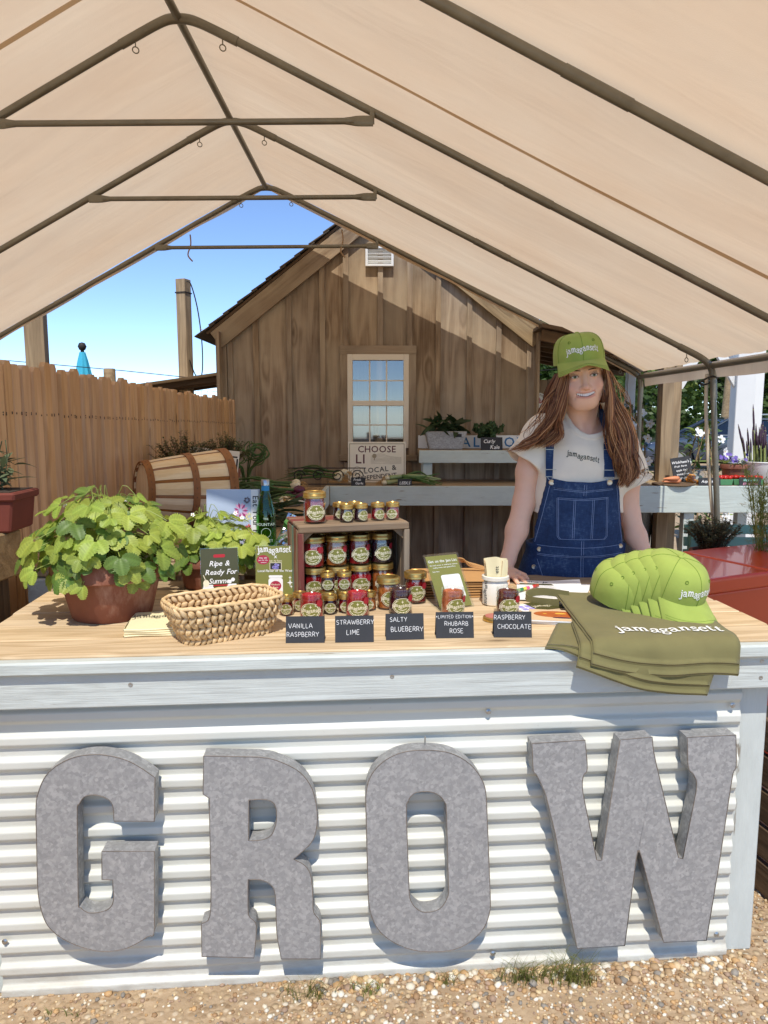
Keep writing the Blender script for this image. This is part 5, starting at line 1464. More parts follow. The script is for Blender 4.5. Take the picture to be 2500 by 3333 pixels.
rim = MB(); rp = [(p.x, p.y, H + .004 + .0012 * math.sin(i * 1.9)) for i, p in enumerate(pts)]; rim.tube(rp + rp[:2], .0055, 6, False); rim.obj('rim_cord', M_STRAWW, wb, smooth='all')
b = MB(); w, d, r = wall_at(0); p0, _ = rrect_path(w - .012, d - .012, r, 40); w, d, r = wall_at(1); p1, _ = rrect_path(w - .012, d - .012, r, 40)
b.add([(p.x, p.y, .002) for p in p0] + [(p.x, p.y, H) for p in p1], [(i, (i + 1) % 40, (i + 1) % 40 + 40, i + 40) for i in range(40)] + [tuple(range(40))]); b.obj('basket_core', plain('dark_straw', hexc('7d5a33'), .9), wb)

# ------------------------------------------------------------------ peach basket lying on its side
ax = Vector((math.cos(R(33)), math.sin(R(33)), -.035)).normalized()
pb = thing('peach_basket', 'splint peach basket lying on its side on the display table', 'splint basket', (-1.01, 3.50, TZ))
zx = ax; zy = Vector((0, 0, 1)); zz = zx.cross(zy).normalized(); zy = zz.cross(zx)
BM = Matrix((zy, zz, zx)).transposed().to_4x4(); BM.translation = Vector((-.115, -.09, .192))
M_SPLINT = wood('pale_splint', hexc('ddba82'), hexc('f8e4ba'), knots=.1, rings=5, bump=.15, vrand=.08)
M_SPLINTD = wood('brown_splint', hexc('80522f'), hexc('a97648'), knots=0, rings=4, bump=.15, vrand=.08)
bh = .40
def brad(t): return lerp(.125, .192, t ** .8)
NS = 13
for i in range(NS):
    for kind in (0, 1):
        a0 = 2 * PI * i / NS + (PI / NS if kind else 0); wdt = 2 * PI / NS * (.78 if kind == 0 else .5)
        b = MB(); nl = 8
        vs = []
        for j in range(nl):
            t_ = j / (nl - 1); rr = brad(t_) + (.003 if kind == 0 else 0)
            for (da, dr) in ((-.5, 0), (0, .002), (.5, 0), (.5, -.003), (-.5, -.003)):
                q = a0 + wdt * da; vs.append(((rr + dr) * math.cos(q), (rr + dr) * math.sin(q), t_ * bh))
        fs = [(j * 5 + k, j * 5 + (k + 1) % 5, (j + 1) * 5 + (k + 1) % 5, (j + 1) * 5 + k) for j in range(nl - 1) for k in range(5)] + [(4, 3, 2, 1, 0), tuple((nl - 1) * 5 + k for k in range(5))]
        # grain along the stave: build with local X along the axis
        b.add([(z, x, y_) for x, y_, z in vs], fs)
        o = b.obj('stave', M_SPLINT if kind == 0 else M_SPLINTD, pb); o.matrix_basis = BM @ Matrix(((0, 1, 0, 0), (0, 0, 1, 0), (1, 0, 0, 0), (0, 0, 0, 1)))
for t_, hw in ((.03, .03), (.52, .030), (.95, .040)):
    b = MB(); n = 40
    rr0 = brad(max(0, t_ - .05)) + .006; rr1 = brad(min(1, t_ + .05)) + .006
    vs = []
    for k in range(n):
        q = 2 * PI * k / n
        for (dr, dz, r_) in ((0, -hw / 2, rr0), (0, hw / 2, rr1), (.004, hw / 2, rr1), (.004, -hw / 2, rr0)): vs.append(((r_ + dr) * math.cos(q), (r_ + dr) * math.sin(q), t_ * bh + dz))
    fs = [(k * 4 + m, k * 4 + (m + 1) % 4, ((k + 1) % n) * 4 + (m + 1) % 4, ((k + 1) % n) * 4 + m) for k in range(n) for m in range(4)]
    b.add(vs, fs); o = b.obj('hoop', M_SPLINTD, pb); o.matrix_basis = BM
    for k in range(0, 26):
        q = 2 * PI * k / 26
        b = MB(); b.box((0, 0, 0), (.001, .007, .0016)); s = b.obj('staple', M_IRON, o, (( (rr0 + rr1) / 2 + .0045) * math.cos(q), ((rr0 + rr1) / 2 + .0045) * math.sin(q), t_ * bh), (0, 0, q))
b = MB(); b.lathe([(0, .008), (.123, .008), (.123, .016), (0, .016)], 32, close=True); o = b.obj('base_disc', M_SPLINT, pb); o.matrix_basis = BM

# ------------------------------------------------------------------ book, bottle and foil bag
bk = thing('flower_book', 'upright Eat Your Flowers cookbook with blooms on its cover', 'book', (-.556, 2.69, TZ + .0035), (R(-4), 0, R(-1)))
b = MB(); b.box((0, .012, .13), (.182, .022, .26)); b.obj('pages', M_PAPER, bk)
M_COVER = plain('pale_blue_cover', hexc('b9c8dd'), .35, var=.05, scale=5)
b = MB(); b.box((-.002, -.001, .13), (.192, .003, .268)); cv = b.obj('front_cover', M_COVER, bk, bevel=.0006)
b = MB(); b.box((-.002, .026, .13), (.192, .003, .268)); b.obj('back_cover', M_COVER, bk, bevel=.0006)
b = MB(); b.box((.080, -.0028, .13), (.026, .0008, .267)); b.obj('title_strip', M_WHITEP, bk)
vf = text2d('Eat Your Flowers', .030, 'sans', .05, bold=.02); b = MB(); b.add([(.0735 + c, -.0034 - z, .13 - a) for a, c, z in vf[0]], vf[1]); b.obj('lettering', M_BLACKINK, bk)
for (cx, cz, rr, cols) in ((.028, .185, .030, ('b0357a', 'e9a9c8')), (.055, .118, .022, ('b3252c', 'd95a4a')), (.030, .075, .024, ('d9cfe0', '7a7a9a')), (.060, .165, .018, ('e8dd8f', 'f2ecc0')), (.052, .225, .014, ('3a2233', '5a3a4a')), (.010, .120, .018, ('5d6a3a', '8a8f55')), (.055, .030, .026, ('b3252c', 'c9c2c8')), (.020, .030, .020, ('7a86a8', 'd5d9e6')), (-.005, .165, .013, ('5d6a3a', '8a8f55'))):
    b = MB()
    for k in range(14):
        q = 2 * PI * k / 14 + random.uniform(-.1, .1); L = rr * random.uniform(.8, 1.05)
        b.add([(cx + .2 * L * math.cos(q), -.0031 - .00003 * k, cz + .2 * L * math.sin(q)), (cx + L * .7 * math.cos(q - .2), -.0031 - .00003 * k, cz + L * .7 * math.sin(q - .2)), (cx + L * math.cos(q), -.0031 - .00003 * k, cz + L * math.sin(q)), (cx + L * .7 * math.cos(q + .2), -.0031 - .00003 * k, cz + L * .7 * math.sin(q + .2))], [(0, 1, 2, 3)], k % 2)
    b.obj('bloom_print', [plain('bloom_' + cols[0], hexc(cols[0]), .4), plain('bloom_' + cols[1], hexc(cols[1]), .4)], bk)
bt = thing('water_bottle', 'green glass spring water bottle beside the cookbook', 'bottle', (-.435, 2.70, TZ + .002))
M_GREEN = glass('green_glass', (.50, .80, .42), 1.0, .03, .03)
b = MB(); b.lathe([(0, .004), (.030, 0), (.036, .004), (.037, .012), (.037, .165), (.034, .190), (.022, .235), (.0145, .262), (.0135, .285), (.0145, .287), (.0145, .292), (.0125, .293), (.0115, .285), (.012, .26), (.020, .233), (.0315, .19), (.0345, .165), (.0345, .012), (0, .010)], 32, close=True); b.obj('bottle_glass', M_GREEN, bt, smooth=True)
b = MB(); b.lathe([(0, .013), (.0342, .013), (.0342, .165), (.0312, .19), (.0205, .228), (0, .228)], 28, close=True); b.obj('water', glass('green_water', (.86, .95, .82), .4, .05, 0), bt, smooth=True)
b = MB(); b.lathe([(.0155, .281), (.0155, .300), (.014, .302), (0, .302)], 20, close=True); b.obj('metal_cap', M_STEEL, bt, smooth=True)
b = MB(); b.lathe([(.0148, .262), (.0142, .281)], 20, close=True); b.obj('neck_label', plain('blue_neck_label', hexc('2f8fc4'), .5), bt, smooth='all')
b = MB()
for s, sz, z0 in (('THE', .010, .158), ('MOUNTAIN', .0145, .136), ('VALLEY', .0145, .076)): b.add(*wrap(([(a, c, z + .001) for a, c, z in text2d(s, sz, 'sans', .08)[0]], text2d(s, sz, 'sans', .08)[1]), .0372, R(8), z0))
b.add(*wrap(ring2d(.018, .018, .0016, 24, 0, 0, .001), .0372, R(8), .110)); b.obj('lettering', plain('pale_print', hexc('b9cfc0'), .5), bt)
fb = thing('foil_bag', 'crumpled silver and green snack bag leaning against the bottle', 'snack bag', (-.375, 2.645, TZ + .002), (R(-16), R(24), R(-10)))
M_FOIL = metal('silver_foil', hexc('c4c6c8'), .18, .95, .2, 20); M_FOILG = plain('green_foil', hexc('4d7f3a'), .3, coat=.5)
for s in (1, -1):
    b = MB()
    def fo(u, v):
        px, pz = (u - .5) * .12 * (1 - .1 * math.sin(PI * v)), v * .18
        bul = .022 * math.sin(PI * u) ** .7 * math.sin(PI * v) ** .6
        return (px, -s * (bul + .012 * mnoise.noise((px * 40, pz * 40, s))) if 0 < u < 1 and 0 < v < 1 else 0, pz)
    b.grid(fo, 16, 20); b.obj('foil_side', M_FOIL, fb)
b = MB(); b.grid(lambda u, v: ((v - .5) * .10 , -.030 + .01 * math.cos(u * 5) - .012 * math.sin(v * PI), .125 + u * .03 - v * .03), 5, 8); b.obj('green_band', M_FOILG, fb)

# ------------------------------------------------------------------ vegetables on the table and bench
M_ONLEAF = leafmat('onion_leaf', hexc('3f5a2e'), hexc('5f7a40'), .12, .5, .2); M_BULBW = plain('white_bulb', hexc('d9cfae'), .45, var=.1, scale=20); M_BULBR = plain('red_onion', hexc('5a1733'), .35, var=.25, scale=14); M_ROOT = plain('dry_roots', hexc('b08a55'), .9, var=.2)
def bunch(name, label, cat, loc, rz, n, br, bmat, L, spread, seed, lr=.006, roots=True, height=.05, stalk=None):
    rng = random.Random(seed); t = thing(name, label, cat, loc, (0, 0, rz))
    for i in range(n):
        x0 = rng.uniform(-.03, .03); y0 = (i / max(1, n - 1) - .5) * spread + rng.uniform(-.01, .01); z0 = br + (i % 2) * height * rng.uniform(.5, 1)
        b = MB(); b.lathe([(0, -br * .9), (br * .6, -br * .75), (br, 0), (br * .75, br * .7), (br * .3, br * 1.5), (0, br * 1.6)], 14); o = b.obj('bulb', bmat, t, (x0, y0, z0), (0, R(-90 + rng.uniform(-12, 12)), rng.uniform(-.3, .3)), smooth='all')
        b = MB(); P = smooth_path([(x0 - br, y0, z0), (x0 - L * .3, y0 * .7, z0 + .01), (x0 - L * .65, y0 * .9 + rng.uniform(-.03, .03), z0 + rng.uniform(-.005, .04)), (x0 - L * rng.uniform(.9, 1.1), y0 * 1.4 + rng.uniform(-.08, .08), max(.008, z0 - rng.uniform(0, .05)))], 4)
        b.tube(P, [lr * (1.1 - .8 * k / (len(P) - 1)) for k in range(len(P))], 6, True); b.obj('leaf', stalk or M_ONLEAF, t, smooth='all')
        for e in range(2):
            b = MB(); P2 = smooth_path([(x0 - L * .3, y0 * .7, z0 + .01), (x0 - L * .6, y0 + rng.uniform(-.06, .06), z0 + rng.uniform(.0, .05)), (x0 - L * rng.uniform(.8, 1.1), y0 + rng.uniform(-.14, .14), max(.006, z0 + rng.uniform(-.06, .03)))], 4); b.tube(P2, [lr * (1 - .85 * k / (len(P2) - 1)) for k in range(len(P2))], 5, True); b.obj('leaf', M_ONLEAF, t, smooth='all')
        if roots:
            b = MB()
            for e in range(7): b.tube(smooth_path([(x0 + br * .8, y0, z0), (x0 + br * 1.5, y0 + rng.uniform(-.02, .02), z0 + rng.uniform(-.01, .01)), (x0 + br * 1.6 + rng.uniform(0, .035), y0 + rng.uniform(-.03, .03), max(.003, z0 - rng.uniform(.0, .05)))], 3), .0014, 4, False)
            b.obj('roots', M_ROOT, t)
    return t
bunch('onion_bunch', 'bunch of white spring onions with long dark leaves', 'onions', (-.60, 5.02, TZ), R(6), 5, .030, M_BULBW, .52, .16, 1, .011, height=.06)
bunch('onion_bunch', 'bunch of red onions with dry roots on the display table', 'onions', (-.56, 4.72, TZ), R(12), 5, .030, M_BULBR, .48, .17, 2, .009, height=.05)
bunch('scallion_bunch', 'bunch of slim white scallions in a shallow dish', 'scallions', (-.60, 4.45, TZ + .018), R(8), 10, .011, M_BULBW, .42, .18, 3, .005, height=.012)
bunch('garlic_bunch', 'bunch of fresh garlic in the wire rack behind its chalk sign', 'garlic', (-.34, 5.86, TZ + .02), R(-14), 6, .027, M_BULBW, .46, .16, 5, .008, height=.05)
bunch('leek_bunch', 'bunch of leeks with frayed roots in front of the CHOOSE sign', 'leeks', (.02, 5.80, TZ), R(184), 5, .020, M_BULBW, .40, .12, 6, .017, height=.04, stalk=leafmat('leek', hexc('8a9a62'), hexc('b5bd8a'), .1, .5, .1))
dish = MB(); dish.lathe([(0, .004), (.07, .002), (.10, .02), (.103, .022), (.098, .023), (.07, .008), (0, .009)], 28, close=True)
tag(dish.obj('shallow_dish', M_WHITE, None, (-.58, 4.43, TZ), smooth=True), 'shallow white dish under the scallions', 'dish')
sqm = plain('squash_skin', hexc('d88a22'), .4, var=.15)
for i, (x, y_, a) in enumerate(((-.80, 4.36, 20), (-.74, 4.30, 50), (-.86, 4.27, -10))):
    b = MB(); b.lathe([(0, -.085), (.022, -.07), (.032, -.03), (.028, .02), (.016, .06), (.012, .085), (.008, .095), (0, .096)], 14); t = thing('summer_squash', ('yellow summer squash nearest the scallion dish', 'yellow summer squash lying across its neighbours', 'yellow summer squash nearest the peach basket')[i] if False else ('plump orange-yellow squash beside the scallion dish', 'orange-yellow squash lying at a slant between two others', 'orange-yellow squash tucked behind the peach basket rim')[i], 'squash', (x, y_, TZ + .033 + .02 * (i == 1)), (R(88), 0, R(a)))
    b.obj('fruit', sqm, t, smooth='all'); b = MB(); b.tube([(0, 0, .094), (.003, 0, .115)], .006, 6); b.obj('stalk', M_STEM, t)
# curly garlic scapes in a glass
sc = thing('garlic_scapes', 'curling garlic scapes standing in a jar beside the fence', 'garlic scapes', (-.98, 5.25, TZ))
rng = random.Random(8)
for i in range(16):
    a = rng.uniform(0, 6.28); P = [Vector((.02 * math.cos(a), .02 * math.sin(a), .01)), Vector((.04 * math.cos(a), .04 * math.sin(a), .16))]
    c = Vector((.10 * math.cos(a), .05 * math.sin(a), .24 + .06 * rng.random())); rr = rng.uniform(.04, .075)
    for k in range(9): q = a + k * .75; P.append(c + Vector((rr * math.cos(q) * (1 - k * .05), .03 * math.sin(k), rr * math.sin(q) * (1 - k * .05) + .004 * k)))
    b = MB(); b.tube(smooth_path(P, 4), .0042, 6); b.obj('scape', M_ONLEAF, sc, smooth='all')
b = MB(); b.lathe([(0, 0), (.045, 0), (.05, .12), (.047, .12), (.042, .006), (0, .006)], 24, close=True); b.obj('jar', M_JARGLASS, sc, smooth=True)
# heap of dark greens near the end of the table
M_DKGREEN = leafmat('dark_greens', hexc('26371f'), hexc('3f5230'), .15, .5, .3)
hg = thing('greens_heap', 'heap of dark long-leaved greens on the end of the display table', 'greens', (-.575, 3.62, TZ))
gl_ = []
for k in range(4):
    b = MB(); blade_leaf(b, (0, 0, 0), (1, 0, .12), (0, 0, 1), .20, .028, .12 + .12 * k); gl_.append(b.mesh('leaf', M_DKGREEN, smooth='all'))
for i in range(72):
    o = link('leaf', rng.choice(gl_), hg, (rng.uniform(-.12, .08), rng.uniform(-.12, .25), rng.uniform(.01, .10)), (rng.uniform(-.8, .8), -rng.uniform(-.3, .6), rng.choice((0, 3.1)) + rng.uniform(-1.0, 1.0)))
# wrought wire rack
wr = thing('wire_rack', 'scrolled black wire rack holding the garlic', 'wire rack', (-.36, 5.72, TZ))
for x in (-.30, -.15, 0, .15):
    b = MB(); b.tube([Vector((x + .05 * (1 - k / 26) * math.cos(k * .45), 0, .075 + .05 * (1 - k / 26) * math.sin(k * .45))) for k in range(22)], .004, 6); b.obj('scroll', M_IRON, wr, smooth='all')
b = MB(); b.tube([(-.38, 0, .01), (.22, 0, .01)], .004, 6); b.tube([(-.38, 0, .135), (.22, 0, .135)], .004, 6); b.obj('rail', M_IRON, wr)
# chalk signs
def chalk_sign(loc, rot, w, h, lines, label, col=None, name='chalk_sign'):
    t = thing(name, label, 'chalk sign', loc, rot)
    b = MB(); b.box((0, .004, h / 2), (w, .008, h)); b.obj('slate', M_CHALKB, t, bevel=.001)
    for k, (s, cx, cz, sz, m) in enumerate(lines):
        b = MB(); b.add(*flat_xz(text2d(s, sz, 'sans', .06, slant=.2, jit=.03), cx, cz, -.0007)); b.obj('chalk_lettering', m or M_CHALK, t)
chalk_sign((-.20, 5.70, TZ), (R(-12), 0, 0), .11, .065, [('Fresh', -.008, .038, .026, None), ('Garlic', .008, .010, .026, None)], 'small black chalk sign reading Fresh Garlic')
chalk_sign((.16, 5.68, TZ), (R(-12), 0, 0), .11, .055, [('LEEKS', 0, .012, .032, None)], 'small black chalk sign reading LEEKS')
chalk_sign((.865, 5.955, TZ + .262), (R(-10), 0, 0), .175, .105, [('Curly', -.02, .058, .042, None), ('Kale', .025, .012, .042, None)], 'black chalk sign reading Curly Kale on the raised shelf')
# CHOOSE LI sign
cs = thing('choose_sign', 'cream enamel sign reading CHOOSE LI below the shed window', 'sign', (-.058, 5.99, TZ), (R(-9), 0, 0))
M_SIGN = plain('cream_enamel', hexc('e3dbc6'), .5, var=.05); M_SIGNR = plain('brown_red_letter', hexc('5b2420'), .5); M_SIGNL = plain('sepia_line', hexc('9a8c70'), .6)
b = MB(); b.box((0, .005, .165), (.470, .010, .33)); b.obj('panel', M_SIGN, cs, bevel=.002)
v_, f_ = [(.225, .152, 0), (-.225, .152, 0), (-.225, -.152, 0), (.225, -.152, 0), (.219, .146, 0), (-.219, .146, 0), (-.219, -.146, 0), (.219, -.146, 0)], [(0, 1, 5, 4), (1, 2, 6, 5), (2, 3, 7, 6), (3, 0, 4, 7)]
put(cs, 'border_line', [((v_, f_), 0, .165)], M_SIGNL)
put(cs, 'red_lettering', [(text2d('CHOOSE', .075, 'sans', .10), 0, .245), (text2d('LI', .105, 'sans', .12), -.135, .155)], M_SIGNR)
put(cs, 'black_lettering', [(text2d('LOCAL &', .058, 'sans', .10, wave=lambda i: (.08 * i, .1)), .03, .072), (text2d('INDEPENDENT', .05, 'sans', .08, wave=lambda i: (.06 * i, .08)), .0, .012)], M_BLACKINK)
items = []
for k in range(9):
    pts = smooth2([(-.05 + .0, .15 + k * .008), (.03, .156 + k * .009 + .004 * math.sin(k)), (.11, .15 + k * .0075), (.20, .155 + k * .006)], 3); s_ = strip(pts, .0018); items.append((([(a, c, 0) for a, c in s_[0]], s_[1]), 0, 0))
items += [(disc2d(.018, .018, 12), -.02, .215), (disc2d(.004, .012, 8), -.02, .19), (ring2d(.03, .03, .003, 16), -.16, .10), (ring2d(.02, .02, .003, 16), -.125, .095), (ring2d(.024, .024, .003, 16), -.19, .08)]
put(cs, 'landscape_drawing', items, M_SIGNL, -.0007)
# LOCAL PRODUCE board, tub of kale, curly kale, plate of onions
lp = thing('produce_board', 'white board painted LOCAL PRODUCE in blue on the shelf', 'sign', (.83, 6.30, TZ + .262), (R(-3), 0, 0))
b = MB(); b.box((0, .008, .055), (1.08, .016, .11)); b.obj('board', M_WHITE, lp, bevel=.002)
put(lp, 'blue_lettering', [(text2d('LOCAL', .115, 'sans', .22), -.24, .014), (text2d('PRODUCE', .115, 'sans', .18), .33, .014)], plain('blue_letter', hexc('2f74a8'), .6))
tub = thing('metal_tub', 'galvanised tub full of dark lacinato kale on the shelf', 'tub', (.505, 6.12, TZ + .262))
b = MB(); b.prism([(-.135, 0), (.135, 0), (.172, .15), (-.172, .15)], -.09, .09); b.obj('tub_body', M_GALV, tub, bevel=.012, seg=2)
b = MB(); b.box((.10, -.0915, .115), (.05, .004, .026)); b.obj('handle_slot', M_BLACKINK, tub, bevel=.001)
for i in range(60):
    o = link('leaf', rng.choice(gl_), tub, (rng.uniform(-.13, .13), rng.uniform(-.06, .06), .14 + rng.uniform(0, .08)), (rng.uniform(-1, 1), -rng.uniform(-.5, .9), rng.uniform(0, 6.28)))
    o.scale = (.75, 1.6, 1)
ck = thing('curly_kale', 'bunch of curly kale behind its chalk sign on the shelf', 'kale', (.87, 6.12, TZ + .262))
M_KALE = leafmat('curly_kale_leaf', hexc('33482a'), hexc('567040'), .15, .6, .2)
for i in range(26):
    b = MB(); a = rng.uniform(0, 6.28); L = rng.uniform(.06, .10)
    b.grid(lambda u, v: ((v - .5) * L * 1.1 * math.sin(PI * min(1, u + .1)) + .010 * math.sin(u * 22 + i) * abs(v - .5) * 2, .014 * math.sin(v * 17 + u * 9 + i), u * L + .008 * math.sin(v * 20)), 12, 12)
    b.obj('leaf', M_KALE, ck, (.055 * math.cos(a) * rng.random() * 2, .05 * math.sin(a), .09 + rng.uniform(0, .07)), (rng.uniform(-.9, .9), rng.uniform(-.9, .9), rng.uniform(0, 6)), smooth='all')
b = MB(); b.lathe([(0, 0), (.05, 0), (.07, .10), (.066, .10), (.046, .006), (0, .006)], 20, close=True); b.obj('pot', M_IRON, ck, smooth=True)
pl = thing('radish_plate', 'dark plate with small white bulbs on the raised shelf', 'plate', (1.20, 6.06, TZ + .262))
b = MB(); b.lathe([(0, .004), (.06, .002), (.11, .014), (.112, .017), (.06, .008), (0, .008)], 28, close=True); b.obj('plate', M_DARKWOOD, pl, smooth=True)
for i in range(6):
    b = MB(); b.lathe([(0, -.02), (.016, -.012), (.02, 0), (.012, .014), (0, .02)], 12); b.obj('bulb', M_BULBW if i % 2 else M_BULBR, pl, (rng.uniform(-.05, .05), rng.uniform(-.04, .04), .028), (rng.uniform(0, 3), rng.uniform(0, 3), 0), smooth='all')
for i in range(10): o = link('leaf', rng.choice(gl_), pl, (rng.uniform(-.06, .02), rng.uniform(-.04, .04), .03), (rng.uniform(-.6, .6), -.2, 3.1 + rng.uniform(-.7, .7))); o.scale = (.6, .8, 1)
# lettered white sign behind the basket
ts = thing('lettered_sign', 'white tilted sign ending in th behind the peach basket', 'sign', (-1.06, 4.52, TZ + .10), (R(-18), R(6), R(8)))
b = MB(); b.box((0, .006, .12), (.30, .012, .25)); b.obj('board', M_SIGN, ts, bevel=.002)
put(ts, 'lettering', [(text2d('th', .16, 'sans', .05, slant=.2), .07, .085)], M_BLACKINK); put(ts, 'border_line', [(rrect2d(.28, .010, .002), 0, .205)], M_BLACKINK); put(ts, 'border_line', [(rrect2d(.010, .19, .002), .14, .10)], M_BLACKINK)
b = MB(); b.box((0, .03, -.05), (.30, .05, .10)); b.obj('prop', M_DARKWOOD, ts)
# ------------------------------------------------------------------ signed-distance modelling (for the person)
f32 = np.float32
def v_ell(P, c, r):
    p = [(P[i] - c[i]) for i in range(3)]
    k0 = np.sqrt(sum((p[i] / r[i]) ** 2 for i in range(3))) + 1e-9
    k1 = np.sqrt(sum((p[i] / (r[i] * r[i])) ** 2 for i in range(3))) + 1e-9
    return k0 * (k0 - 1) / k1
def v_cap(P, a, b, r1, r2):
    d = [b[i] - a[i] for i in range(3)]; L = sum(x * x for x in d)
    t = np.clip(sum((P[i] - a[i]) * d[i] for i in range(3)) / L, 0, 1)
    return np.sqrt(sum((P[i] - a[i] - d[i] * t) ** 2 for i in range(3))) - (r1 + (r2 - r1) * t)
def smin(a, b, k):
    h = np.clip(.5 + .5 * (b - a) / k, 0, 1)
    return b + (a - b) * h - k * h * (1 - h)
def smax(a, b, k): return -smin(-a, -b, k)
def v_chain(P, pts, rs, k=.012):
    d = None
    for i in range(len(pts) - 1):
        c = v_cap(P, pts[i], pts[i + 1], rs[i], rs[i + 1]); d = c if d is None else smin(d, c, k)
    return d
def v_loft(P, zk, ak, bk, cxk, cyk):
    z = np.clip(P[2], zk[0], zk[-1])
    a, b_, cx, cy = (np.interp(z, zk, q).astype(f32) for q in (ak, bk, cxk, cyk))
    return (np.sqrt(((P[0] - cx) / a) ** 2 + ((P[1] - cy) / b_) ** 2) - 1) * np.minimum(a, b_)
def surfnet(fn, lo, hi, h):
    ax = [np.arange(lo[i], hi[i], h, dtype=f32) for i in range(3)]
    P = (ax[0][:, None, None], ax[1][None, :, None], ax[2][None, None, :])
    F = np.broadcast_to(fn(P), (len(ax[0]), len(ax[1]), len(ax[2]))).astype(f32)
    S = F < 0
    c = [S[i:S.shape[0] - 1 + i, j:S.shape[1] - 1 + j, k:S.shape[2] - 1 + k] for i in (0, 1) for j in (0, 1) for k in (0, 1)]
    n = sum(x.astype(np.int8) for x in c)
    act = (n > 0) & (n < 8)
    idx = np.argwhere(act); ids = -np.ones(act.shape, np.int64); ids[act] = np.arange(len(idx))
    acc = np.zeros((len(idx), 3)); cnt = np.zeros(len(idx))
    off = [(0, 0, 0), (0, 0, 1), (0, 1, 0), (0, 1, 1), (1, 0, 0), (1, 0, 1), (1, 1, 0), (1, 1, 1)]
    val = [F[idx[:, 0] + o[0], idx[:, 1] + o[1], idx[:, 2] + o[2]] for o in off]
    for a in range(8):
        for b_ in range(a + 1, 8):
            if sum(abs(off[a][q] - off[b_][q]) for q in range(3)) != 1: continue
            m = (val[a] < 0) != (val[b_] < 0)
            t = np.where(m, val[a] / np.where(m, val[a] - val[b_], 1), 0)
            for q in range(3): acc[:, q] += np.where(m, off[a][q] + (off[b_][q] - off[a][q]) * t, 0)
            cnt += m
    V = (idx + acc / cnt[:, None]) * h + np.array(lo)
    Q = []
    for axis in range(3):
        sl0 = [slice(None)] * 3; sl1 = [slice(None)] * 3; sl0[axis] = slice(0, -1); sl1[axis] = slice(1, None)
        s0, s1 = S[tuple(sl0)], S[tuple(sl1)]
        u, w = [q for q in range(3) if q != axis]
        e = np.argwhere(s0 != s1)
        ok = (e[:, u] > 0) & (e[:, w] > 0) & (e[:, u] < act.shape[u]) & (e[:, w] < act.shape[w]); e = e[ok]
        flip = s0[e[:, 0], e[:, 1], e[:, 2]]
        q4 = []
        for du, dw in ((-1, -1), (0, -1), (0, 0), (-1, 0)):
            p = e.copy(); p[:, u] += du; p[:, w] += dw; q4.append(ids[p[:, 0], p[:, 1], p[:, 2]])
        q4 = np.stack(q4, 1)
        if axis == 1: flip = ~flip
        q4 = np.where(flip[:, None], q4, q4[:, ::-1]); Q.append(q4[(q4 >= 0).all(1)])
    return V, np.concatenate(Q)
def np_mesh(name, V, Q, mat, cols=None):
    me = bpy.data.meshes.new(name)
    me.vertices.add(len(V)); me.vertices.foreach_set('co', np.asarray(V, f32).ravel())
    me.loops.add(len(Q) * 4); me.loops.foreach_set('vertex_index', Q.ravel().astype(np.int32))
    me.polygons.add(len(Q)); me.polygons.foreach_set('loop_start', np.arange(0, len(Q) * 4, 4, dtype=np.int32))
    me.materials.append(mat)
    me.update(calc_edges=True); me.validate()
    if cols is not None:
        at = me.color_attributes.new('Col', 'FLOAT_COLOR', 'POINT'); at.data.foreach_set('color', np.asarray(cols, f32).ravel())
    me.polygons.foreach_set('use_smooth', [True] * len(me.polygons))
    return me
def pt(*a): return tuple(np.array([q], f32) for q in a)

